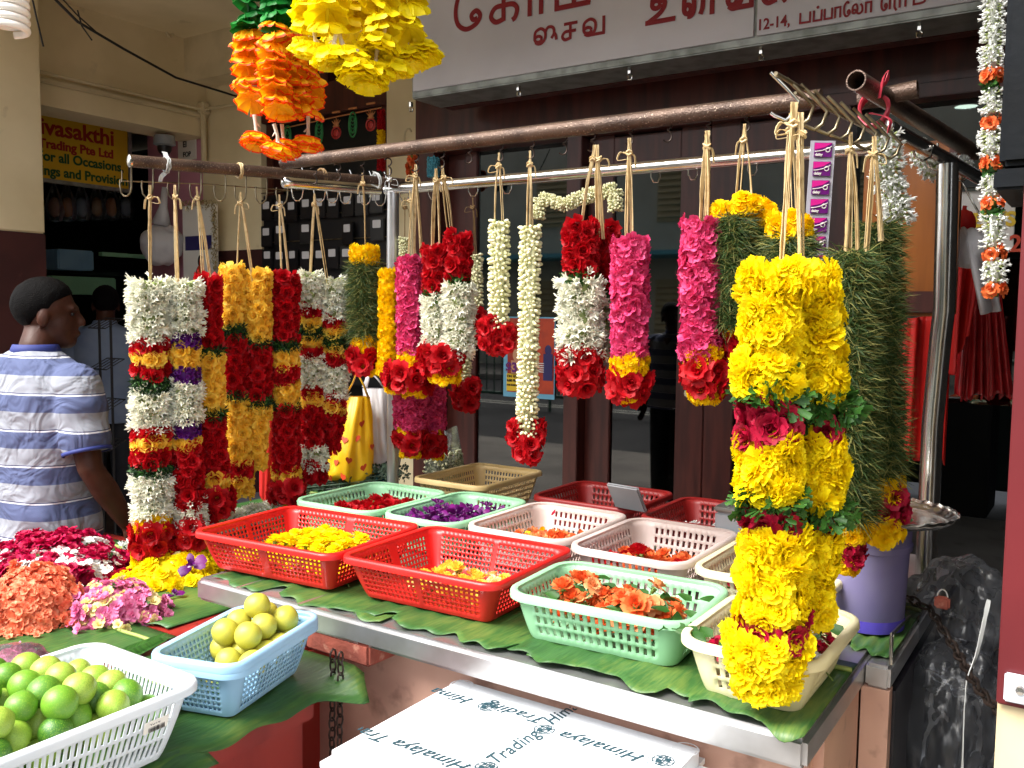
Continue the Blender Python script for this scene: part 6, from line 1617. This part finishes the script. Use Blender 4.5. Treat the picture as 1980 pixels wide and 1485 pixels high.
cloth('red_bag', 'folded red plastic bag hung on the doorway hooks', 'bag', [(1835, 515), (1892, 520)], [(1822, 745), (1870, 640)], 2.85, 'red_cloth', 2, .03, seed=2)
cloth('red_skirt', 'shiny dark red pleated plastic sheet in the doorway', 'cloth', [(1868, 560), (1935, 560)], [(1848, 770), (1962, 765)], 2.9, 'red_shiny', 6, .02, n=90, seed=3)
c = at(1880, 470, 2.6)
g = thing('white_bag', 'knotted white plastic bag hanging in front of the white poster', 'bag', c)
m = MB(); m.ball(at(1872, 480, 2.6), (.05, .04, .055), 22, 16, 0, None, lambda p: 1+.18*mnoise.noise(Vector(p)*3)); m.build('bundle', 'white_bag', g, 180)
m = MB(); m.tube([at(1862, 440, 2.6), at(1880, 470, 2.58), at(1888, 520, 2.58), at(1908, 604, 2.58)], [.012, .03, .028, .036], 14, flat=.4); m.tube([at(1880, 460, 2.61), at(1900, 450, 2.61), at(1905, 500, 2.61), at(1925, 602, 2.61)], [.01, .028, .03, .026], 14, flat=.4); m.build('handle', 'white_bag', g, 180)
m = MB(); m.ball(at(1862, 432, 2.7), (.035, .035, .04), 20, 14, 0, None, lambda p: 1+.1*mnoise.noise(Vector(p)*3)); m.tube([at(1862, 418, 2.7), at(1866, 398, 2.7)], .006, 6); tag(m.build('red_pouch', 'red_cloth', None, 180), 'small round red pouch hanging by the white bag', 'pouch')
m = MB(); t = at(1856, 345, 2.55); m.tube([at(1846, 415, 2.55), t, at(1900, 425, 2.55)], .004, 6); m.tube([t, t+np.array((0, 0, .03)), t+np.array((.012, 0, .045)), t+np.array((.03, 0, .04))], .003, 6); tag(m.build('wire_hanger', 'chrome', None, 60), 'bent wire hanger holding the bags in the doorway', 'hanger')
# plastic bags behind the rack
yb = at(680, 740, 3.2)
def bag(name, label, top, bl, br, tl, tr, h, mat, seed):
    rg = random.Random(seed)
    P = [at(*tl, h), at(*tr, h), at(*bl, h), at(*br, h)]
    mm = MB()
    def f(u, v):
        a = u*6.2832
        l = P[0]+(P[2]-P[0])*v; r = P[1]+(P[3]-P[1])*v; c = (l+r)/2; hw = np.linalg.norm(r-l)/2; bulge = math.sin(min(v*1.4, 1)*1.57)
        k = 1+.10*math.sin(a*5+v*3+seed)+.09*abs(math.sin(a*7+seed+v*1.2))*(1-.5*v)+.16*mnoise.noise(Vector((math.cos(a)*2.2, math.sin(a)*2.2, v*3+seed)))
        end = 1 if v < .93 else 1-((v-.93)/.07)**2*.5
        return tuple(c+r0_*math.cos(a)*hw*k*end+fh_*math.sin(a)*(.02+.06*bulge)*k*end+np.array((0, 0, .012*math.cos(a*4+seed)*v)))
    mm.grid(f, 60, 24)
    g = thing(name, label, 'bag', at(*top, h)); mm.build('body', mat, g, 180)
    m2 = MB()
    for (a, b) in ((tl, top), (tr, top)): m2.tube([at(*a, h), (at(*a, h)+at(*top, h))/2+r0_*.004, at(*top, h)], [.014, .01, .008], 8, flat=.3)
    m2.build('handle', mat, g, 180); return g, f
yg, yf = bag('yellow_bag', 'yellow plastic bag with small red heart prints hanging behind the garlands', (690, 720), (632, 932), (728, 925), (668, 765), (712, 768), 3.2, 'yellow_bag', 2)
m = MB()
for (u, v) in ((.62, .35), (.7, .5), (.8, .45), (.58, .62), (.66, .78), (.75, .7), (.85, .8), (.92, .6), (.72, .92), (.62, .95), (.84, .3)):
    p = np.array(yf(u, v)); e1 = np.array(yf(u+.01, v))-p; e2 = np.array(yf(u, v-.01))-p; e1 /= np.linalg.norm(e1); e2 /= np.linalg.norm(e2); nn = np.cross(e1, e2)
    if nn.dot(fh_) > 0: nn = -nn
    pts = [p+nn*.003+(e1*16*math.sin(q)**3+e2*(13*math.cos(q)-5*math.cos(2*q)-2*math.cos(3*q)-math.cos(4*q)))*.00085 for q in np.linspace(0, 6.283, 29)[:-1]]
    m.raw(pts, [tuple(range(28))])
m.build('heart_print', 'print_red', yg, None)
bag('white_bag', 'white plastic bag hanging between the yellow bag and the steel post', (712, 715), (720, 900), (775, 905), (705, 750), (745, 752), 3.3, 'white_bag', 5)
bag('teal_bag', 'teal and black printed bag low beside the steel post', (730, 790), (725, 930), (772, 930), (722, 815), (756, 818), 3.36, 'teal_bag', 7)
# card rack on the wall, dark doorway, door hangings
g = thing('dark_doorway', 'tall dark wooden doorway behind the card rack', 'doorway', (-4.36, 4.4, 0))
m = MB(); m.box((-4.36, 4.47, CEIL/2), (1.14, .06, CEIL)); m.build('painted_dark_panel', 'black', g)  # solid black panel, the darkness inside the doorway put into its colour
m = MB(); m.box((-4.36, 4.36, 2.94), (1.14, .12, .2), bev=.006); m.box((-3.82, 4.38, 1.5), (.07, .1, 2.7), bev=.006); m.box((-4.88, 4.38, 1.5), (.07, .1, 2.7), bev=.006); m.box((-4.36, 4.38, 3.3), (.06, .08, .5)); m.build('frame', 'dark_wood', g)
g = thing('card_rack', 'dark rack crowded with small black cards by the doorway', 'rack', (-4.3, 4.2, 1.2))
r0x, r1x, rz0, rz1 = -4.84, -3.72, 1.1, 2.34
m = MB(); m.box(((r0x+r1x)/2, 4.25, (rz0+rz1)/2), (r1x-r0x, .03, rz1-rz0), bev=.004); m.build('back_board', 'dark_plastic', g)
m = MB()
for k in range(8): m.cyl((r0x, 4.222, rz0+.1+k*.165), (r1x, 4.222, rz0+.1+k*.165), .004, 6)
m.build('rod', 'wire_old', g)
bc = thing('hanging_card', 'small black card with a pale label on the dark rack', 'card', (0, 0, 0), 'cards on the dark rack')
m = MB(); m.box((0, 0, 0), (.105, .012, .14), bev=.004); m.build('backing', 'card_black', bc)
m = MB(); m.box((0, -.008, .03), (.06, .004, .048), bev=.003); m.build('label_patch', 'card_label', bc)
bp = thing('hanging_card', 'small pictured card with a pale label on the dark rack', 'card', (0, 0, 0), 'pictured cards on the dark rack')
m = MB(); m.box((0, 0, 0), (.105, .012, .14), bev=.004); m.build('backing', 'card_black', bp)
m = MB(); m.box((-.02, -.008, .03), (.045, .004, .048), bev=.003); m.build('label_patch', 'card_label', bp)
m = MB(); m.box((.02, -.008, -.02), (.05, .004, .08), bev=.003); m.build('picture', 'card_pic', bp)
first = {0: True, 1: True}
for c_ in range(9):
    for r_ in range(7):
        x = r0x+.075+c_*.122+rr(-.008, .008); z = rz1-.11-r_*.165+rr(-.01, .01)
        if rnd.random() < .1: continue
        k = 1 if (r_ >= 3 and rnd.random() < .6) else 0
        src = bp if k else bc
        if first[k]: src.location = (x, 4.205, z); first[k] = False
        else: dup(src, (x, 4.205, z), rr(-.12, .12))
# toran above the doorway
for i, (px, py) in enumerate(((556, 262), (617, 252), (650, 244), (682, 237), (717, 228))):
    leafy = i % 2 == 0 if i != 1 else True
    leafy = i in (0, 1, 3)
    p = ony(px, py, 4.15)
    g = thing('door_hanging', ('green beaded leaf' if leafy else 'gold and red beaded pot')+' ornament, number ' .replace(', number ', '')+(' on the string over the doorway'), 'ornament', p, 'beaded ornaments over the doorway')
    m = MB()
    if leafy:
        for s in (1.0, .66): m.tube([p+np.array((math.sin(q)*.032*s, 0, -.012+math.cos(q)*.075*s)) for q in np.linspace(0, 6.283, 19)[:-1]], .005, 6, closed=True)
        for k in range(4): m.tube([p+np.array((-.018, 0, .02-k*.022)), p+np.array((0, 0, .005-k*.022)), p+np.array((.018, 0, .02-k*.022))], .003, 5)
        m.build('leaf_shape', 'bead_green', g, 180)
    else:
        m.tube([p+np.array((math.cos(q)*.036, 0, -.04+math.sin(q)*.034)) for q in np.linspace(0, 6.283, 17)[:-1]], .006, 6, closed=True); m.ball(p+np.array((0, 0, -.042)), (.026, .008, .024), 12, 8)
        m.build('pot', 'bead_red', g, 180)
        m = MB()
        for k in range(5): m.tube([p+np.array((0, 0, .0)), p+np.array(((k-2)*.018, 0, .05-abs(k-2)*.008))], [.007, .002], 5)
        m.tube([p+np.array((-.022, 0, 0)), p+np.array((.022, 0, 0))], .007, 6); m.build('sprout', 'bead_gold', g, 180)
    m = MB(); m.box(p+np.array((0, 0, .085)), (.07, .008, .012), bev=.002); m.build('bar', 'bead_gold', g)
m = MB(); m.tube([ony(548, 248, 4.16), ony(650, 226, 4.16), ony(738, 208, 4.16)], .004, 6)
tag(m.build('hanging_string', 'bead_gold', None), 'beaded string carrying the ornaments over the doorway', 'string')
mm = thing('flower_band_strip', 'red and yellow artificial band hanging on the doorframe edge', 'garland', ony(736, 210, 4.12))
for k, (y0, y1) in enumerate(((212, 252), (252, 284), (284, 330))):
    m = MB(); band(m, ony(737, y0, 4.12), ony(737, y1, 4.12), .024, 'pu'); m.build('red_section' if k != 1 else 'yellow_section', 'red_rose' if k != 1 else 'marigold', mm, 180)
# framed picture with tinsel
f0 = ony(343, 412, 4.16); f1 = ony(415, 545, 4.16); cx = (f0[0]+f1[0])/2; cz = (f0[2]+f1[2])/2-.05; fw = f1[0]-f0[0]-.04; fh2 = f0[2]-f1[2]+.2
g = thing('framed_picture', 'framed picture edged with glittering gold tinsel on the corner wall', 'picture', (cx, 4.2, cz))
m = MB(); m.box((cx, 4.2, cz), (fw, .03, fh2), bev=.004); m.build('sheet', 'poster_white', g)
m = MB(); m.box((cx, 4.182, cz+.08), (fw*.8, .004, .1)); m.box((cx, 4.182, cz-.29), (fw*.8, .004, .09)); m.build('dark_block', 'poster_navy', g)
m = MB(); m.ball((cx+.02, 4.182, cz-.05), (.03, .003, .045), 12, 8); m.build('hair', 'hair', g, 180)
m = MB(); m.ball((cx+.03, 4.180, cz-.06), (.022, .003, .036), 12, 8); m.ball((cx+.02, 4.181, cz-.15), (.055, .003, .075), 12, 8); m.build('figure', 'poster_orange', g, 180)
m = MB()
for k in range(900):
    t = rr(0, 1); s_ = rnd.choice((0, 1, 2, 2))
    p = np.array((cx-fw/2+fw*t, 4.18, cz+fh2/2)) if s_ == 0 else (np.array((cx-fw/2+fw*t, 4.18, cz-fh2/2)) if s_ == 1 else np.array((cx+fw/2, 4.18, cz-fh2/2+fh2*t)))
    d = np.array([rr(-1, 1) for _ in range(3)]); d /= np.linalg.norm(d); e = np.cross(d, (0, 0, 1.))*.004
    p = p+np.array([rr(-.02, .02), rr(-.015, .01), rr(-.02, .02)]); m.raw([p-e, p+e, p+d*.03+e, p+d*.03-e], [(0, 1, 2, 3)])
m.build('tinsel', 'gold_tinsel', g, None)
# white bag and wrapped cones inside the provision shop
m = MB(); c = at(312, 455, 6.6); 
m.ball(c+np.array((0, 0, -.05)), (.17, .14, .17), 26, 18, 0, None, lambda p: 1+.16*mnoise.noise(Vector(p)*2.4)-.25*max(0, p[2])); m.tube([c+np.array((0, 0, .08)), c+np.array((.03, 0, .2)), c+np.array((.05, 0, .34))], [.07, .03, .02], 10)
tag(m.build('hanging_bag', 'white_bag', None, 180), 'pinkish white knotted bag hanging in the dark provision shop', 'bag')
for i, px in enumerate((105, 130, 158, 187, 215, 243)):
    c = onx(px, 385, -6.6); m = MB(); m.lathe([(0, .13), (.012, .12), (.055, 0), (.07, -.09), (.05, -.16), (0, -.17)], c, 10)
    tag(m.build('wrapped_cone', ['film_wrap', 'card_pic'][0], None, 30), 'cellophane wrapped cone hanging in the dark shop', 'packet', 'cellophane cones in the dark shop')
    m = MB(); m.ball(c+np.array((0, 0, -.06)), (.045, .045, .075), 12, 8); o = m.build('packet_core', ['card_pic', 'bead_gold', 'grey_plastic'][i % 3], None, 180); o.parent = bpy.data.objects[[x.name for x in COL.objects if x.name.startswith('wrapped_cone')][-1]]
m = MB(); c = onx(130, 470, -7.0); m.box((c[0], c[1], 1.95), (.25, .3, .16), bev=.01); tag(m.build('carton', 'blue_plastic', None), 'blue bundle on the dark shelf of the provision shop', 'carton')
m = MB(); c = onx(135, 515, -7.0); m.box((c[0], c[1]+.05, 1.75), (.25, .55, .14), bev=.01); tag(m.build('carton', 'green_plastic', None), 'pale green carton under the shelf behind the man', 'carton')
m = MB(); c = onx(240, 494, -6.5); m.box((c[0], c[1]+.3, c[2]), (.05, 1.0, .03)); tag(m.build('shelf_edge', 'green_plastic', None), 'pale green shelf edge in the dark provision shop', 'shelf')
g = thing('wire_stand', 'dark wire stand behind the man in the striped shirt', 'stand', at(198, 800, 5.6))
m = MB(); s = at(192, 640, 5.6)
for dx in (0, .12): m.cyl((s[0]+dx, s[1], 0), (s[0]+dx, s[1], 1.5), .008, 8)
m.build('upright', 'dark_plastic', g)
m = MB()
for z in (.7, .95, 1.2, 1.45):
    m.tube([(s[0]-.02, s[1]-.06, z), (s[0]+.16, s[1]-.06, z)], .004, 5); m.tube([(s[0]-.02, s[1]+.06, z+.06), (s[0]+.16, s[1]+.06, z+.06)], .004, 5)
    for k in range(5): m.tube([(s[0]-.02+k*.045, s[1]-.06, z), (s[0]-.02+k*.045, s[1]+.06, z+.06)], .003, 5)
m.build('wire_tray', 'dark_plastic', g)
# red hanging cloth strip behind the slim red garland
cloth('red_ribbon_cloth', 'flat crimson cloth strip hanging behind the double yellow garland', 'cloth', [(500, 800), (532, 800)], [(503, 965), (528, 968)], 3.1, 'red_cloth', 1, .006, seed=8)
# bulb, cable, wall fitting
p = at(22, 30, 1.9)
g = thing('lamp', 'unlit white spiral energy saving bulb at the top corner', 'lamp', p)
m = MB(); m.tube([p+np.array((math.cos(q)*.028, math.sin(q)*.028, .04-q*.0026)) for q in np.linspace(0, 6.283*4.4, 130)], .0075, 10); m.build('spiral_tube', 'cfl', g, 180)
m = MB(); m.lathe([(0, .05), (.03, .05), (.032, .09), (.02, .11), (.016, .16), (0, .16)], p, 24); m.tube([p+np.array((0, 0, .16)), (p[0], p[1], CEIL)], .003, 6); m.build('base', 'poster_white', g)
m = MB(); m.tube([at(88, -20, 4.6), at(150, 42, 4.7), at(240, 95, 5.0), at(340, 150, 5.3), at(460, 187, 5.8)], .007, 6); m.tube([at(100, -25, 4.6), at(150, 30, 4.7), at(195, 70, 4.85)], .004, 5); m.tube([at(150, 20, 4.7), at(158, 50, 4.7), at(178, 78, 4.72)], .004, 5)
tag(m.build('cable', 'wire_black', None, 60), 'dark cable sagging across the cream wall', 'cable')
m = MB(); m.tube([at(60, -15, 4.0), at(72, 40, 4.05), at(84, 90, 4.1)], .004, 5); tag(m.build('cable', 'wire_black', None, 60), 'short dark cable running down the pillar behind the bulb', 'cable')
p = onx(328, 46, -5.47); m = MB(); m.tube([p+np.array((0, math.cos(q)*.035, math.sin(q)*.09)) for q in np.linspace(0, 6.283, 17)[:-1]], .008, 6, closed=True); m.box(p+np.array((-.02, 0, 0)), (.02, .05, .13), bev=.008); tag(m.build('wall_fitting', 'cream_trim', None, 60), 'small oval fitting on the cream wall above the beam', 'fitting')
p = onx(318, 280, -5.6); g = thing('camera_dome', 'white and black security camera under the cream beam', 'security camera', p)
m = MB(); m.lathe([(0, .06), (.07, .06), (.075, .0), (.05, -.01), (0, -.01)], p, 20); m.build('housing', 'grey_plastic', g)
m = MB(); m.ball(p+np.array((0, 0, -.02)), (.05, .05, .055), 18, 10); m.build('dome', 'dark_plastic', g, 180)
# ornaments seen past the pole
for (px, py, k, lab) in ((797, 318, 'jo', 'small orange flower trinket behind the rusty pole'), (838, 322, 'pu', 'dark blue beaded trinket behind the rusty pole')):
    m = MB(); band(m, ony(px, py-18, 4.0), ony(px, py+20, 4.0), .035, k); tag(m.build('trinket', MAT_OF[k] if k == 'jo' else 'blue_paint', None, 180), lab, 'trinket')
# ------------------------------------------------------------------ people
def blob_body(parts, name, mat, parent, voxel=.007, smooth=6):
    mm = MB()
    for kind, *a in parts:
        if kind == 't': mm.tube(a[0], a[1], 16)
        elif kind == 'b': mm.ball(a[0], a[1], 20, 14, 0, a[2] if len(a) > 2 else None)
    o = mm.build(name, mat, parent, 180)
    md = o.modifiers.new('skin', 'REMESH'); md.mode = 'VOXEL'; md.voxel_size = voxel; md.use_smooth_shade = True
    sm = o.modifiers.new('soft', 'SMOOTH'); sm.factor = .5; sm.iterations = smooth
    return o
def person(label, loc, az, head_az, shirt, trousers='trouser', collar='navy', sc=1.0, arm_r=None, arm_l=None, group=None, lean=0.0):
    """local frame: x to the person's right, y ahead, z up; az = heading clockwise from +Y"""
    g = thing('person', label, 'person', (0, 0, 0), group)
    hr = rotz(-(head_az-az)); hc = np.array((0, .045, 1.545))
    H = lambda x, y, z: tuple(hc+hr@np.array((x, y, z)))
    P = []
    # head: skull, face, jaw, nose, lips, brow, ears, neck
    P += [('b', H(0, -.012, .03), (.076, .094, .088), hr), ('b', H(0, .028, -.03), (.060, .062, .082), hr), ('b', H(0, .052, -.085), (.038, .034, .03), hr),
          ('t', [H(0, .088, .01), H(0, .104, -.024), H(0, .100, -.036)], [.009, .014, .013]), ('b', H(0, .086, -.062), (.022, .014, .010), hr), ('b', H(0, .078, .024), (.05, .016, .012), hr),
          ('b', H(.076, -.006, -.012), (.010, .02, .032), hr@rotx(-.2)), ('b', H(-.076, -.006, -.012), (.010, .02, .032), hr@rotx(-.2)),
          ('t', [H(0, -.02, -.05), (0, .0, 1.44), (0, -.01, 1.36)], [.056, .058, .075])]
    P += [('t', [(0, -.005, 1.38), (0, -.005, 1.2), (0, 0, 1.0), (0, 0, .88)], [.10, .13, .125, .13])]
    arms = {1: arm_r, -1: arm_l}
    for s in (1, -1):
        a = arms[s] or [(s*.185, -.01, 1.33), (s*.235, -.02, 1.06), (s*.225, .07, .83)]
        P += [('t', [tuple(a[0]), tuple((np.array(a[0])+np.array(a[1]))/2), tuple(a[1]), tuple((np.array(a[1])*.6+np.array(a[2])*.4)), tuple(a[2])], [.052, .05, .04, .043, .028])]
        w = np.array(a[2]); d = np.array(a[2])-np.array(a[1]); d /= np.linalg.norm(d); sd = np.array((0, 1., 0)); sd -= d*sd.dot(d); sd /= np.linalg.norm(sd)
        nn = np.cross(d, sd)
        P += [('t', [w, w+d*.04, w+d*.085], [.026, .034, .036])]
        P[-1] = ('b', tuple(w+d*.05), (.045, .02, .055), np.column_stack((sd, nn, d)))
        for k, (o, L) in enumerate(((-.03, .06), (-.01, .072), (.011, .07), (.03, .055))):
            b0 = w+d*.095+sd*o
            P.append(('t', [b0, b0+d*L*.5+nn*.008*s, b0+d*L*.9+nn*.024*s], [.0095, .009, .0075]))
        P.append(('t', [w+d*.03+sd*.035, w+d*.065+sd*.06, w+d*.1+sd*.062], [.012, .011, .009]))
        P += [('t', [(s*.09, 0, .92), (s*.1, .01, .5), (s*.1, -.01, .09)], [.085, .06, .042]), ('b', (s*.105, .06, .04), (.045, .12, .035))]
    blob_body(P, 'body', 'skin', g)
    # hair
    mm = MB()
    def hair_fn(u, v):
        a = -u*6.2832; fr_ = math.sin(a); sd = abs(math.cos(a))
        low = (1.72-.62*fr_**.8 if fr_ > 0 else 1.72+.66*min(1, -fr_*1.7)**.8)+(.16*math.exp(-((fr_-.22)/.1)**2))
        th = v*low
        d = np.array((math.cos(a)*math.sin(th), math.sin(a)*math.sin(th), math.cos(th)))
        k = 1.08-.085*v**5+.02*mnoise.noise(Vector(d)*9)+.012*mnoise.noise(Vector(d)*24)
        p = np.array((0, -.013, .031))+d*np.array((.0775, .0975, .092))*k
        return H(*p)
    mm.grid(hair_fn, 72, 26); o = mm.build('hair', 'hair', g, 180); bm_ = bmesh.new(); bm_.from_mesh(o.data); bmesh.ops.remove_doubles(bm_, verts=bm_.verts[:], dist=.0004); bm_.to_mesh(o.data); bm_.free(); md = o.modifiers.new('t', 'SOLIDIFY'); md.thickness = .006; md.offset = -1
    # shirt: torso and sleeves as one closed garment
    mm = MB()
    rings = [(1.43, .001, .001, -.012), (1.428, .07, .072, -.012), (1.405, .118, .088, -.014), (1.385, .16, .098, -.014), (1.345, .192, .112, -.014), (1.28, .2, .128, -.012), (1.18, .196, .136, -.006), (1.05, .19, .138, 0), (.93, .19, .144, .002), (.84, .2, .15, .004), (.795, .206, .154, .004), (.792, .001, .001, 0)]
    def tor(u, v):
        a = -u*6.2832; k = v*(len(rings)-1); i = min(int(k), len(rings)-2); t = k-i
        z, rx, ry, cy = [rings[i][q]+(rings[i+1][q]-rings[i][q])*t for q in range(4)]
        c, s_ = math.cos(a), math.sin(a)
        x = rx*abs(c)**.8*(1 if c > 0 else -1); y = ry*abs(s_)**.8*(1 if s_ > 0 else -1)
        f = .02*mnoise.noise(Vector((x*7, y*7, z*3.5)))+.022*math.sin((x*.8+z)*26+math.sin(z*15)*1.6)*max(0, min((1.25-z)*2.2, 1))*.7+.014*math.sin(a*6+z*14)*max(0, min((1.3-z)*2, 1))
        return (x*(1+f*1.6), y*(1+f*1.6)+cy, z)
    mm.grid(tor, 110, 66)
    for s in (1, -1):
        a = arms[s] or [(s*.185, -.01, 1.33), (s*.235, -.02, 1.06), (s*.225, .07, .83)]
        A, B = np.array(a[0], float), np.array(a[1], float)
        st = A+np.array((-s*.075, 0, -.002)); en = A+(B-A)*.8
        pts = smooth2([st, A+np.array((s*.004, 0, -.004)), (A+en)/2+np.array((s*.004, 0, 0)), en], 7)
        mm.tube(pts, [.074+.008*math.sin(t*3.1)+.0035*math.sin(t*23+s) for t in np.linspace(0, 1, 22)], 28)
    o = mm.build('shirt', shirt, g, 180); md = o.modifiers.new('cloth', 'REMESH'); md.mode = 'VOXEL'; md.voxel_size = .007; md.use_smooth_shade = True
    sm = o.modifiers.new('soft', 'SMOOTH'); sm.factor = .5; sm.iterations = 4
    mm = MB()
    mm.lathe([(.082, .0), (.07, .028), (.066, .03), (.074, 0)], (0, -.008, 1.418), 28)
    for s in (1, -1):
        a = arms[s] or [(s*.185, -.01, 1.33), (s*.235, -.02, 1.06), (s*.225, .07, .83)]
        A, B = np.array(a[0], float), np.array(a[1], float); d = B-A; mm.tube([A+d*.77, A+d*.815], [.077, .077], 26, caps=False)
    o = mm.build('collar', collar, g, 60); md = o.modifiers.new('t', 'SOLIDIFY'); md.thickness = .004
    mm = MB()
    for s in (1, -1): mm.tube([(s*.07, 0, .93), (s*.098, .0, .75), (s*.1, .01, .45), (s*.1, 0, .07)], [.11, .1, .085, .075], 22)
    mm.build('trousers', trousers, g, 180)
    mm = MB()
    for s in (1, -1):
        mm.ball(H(s*.031, .0775, .004), (.010, .005, .006), 10, 8, 0, hr)
    mm.build('eye', 'black', g, 180)
    g.rotation_euler = (0, lean, -az); g.location = Vector([float(q) for q in loc]); g.scale = (sc, sc, sc)
    return g
L1 = at(80, 900, 3.05)
person('man seen from behind in a blue and grey striped polo shirt', (L1[0], L1[1], 0), RA(-8), RA(38), 'striped_shirt', sc=1.0,
       arm_r=[(.19, -.01, 1.31), (.262, -.02, 1.05), (.30, .09, .85)])
L2 = at(205, 700, 6.0)
person('man in a pale blue shirt standing in the shade of the provision shop', (L2[0], L2[1], 0), RA(-50), RA(-60), 'light_shirt', sc=1.03, collar='light_shirt')
for o in ORGS:
    try:
        if '_org' in o: del o['_org']
    except ReferenceError: pass
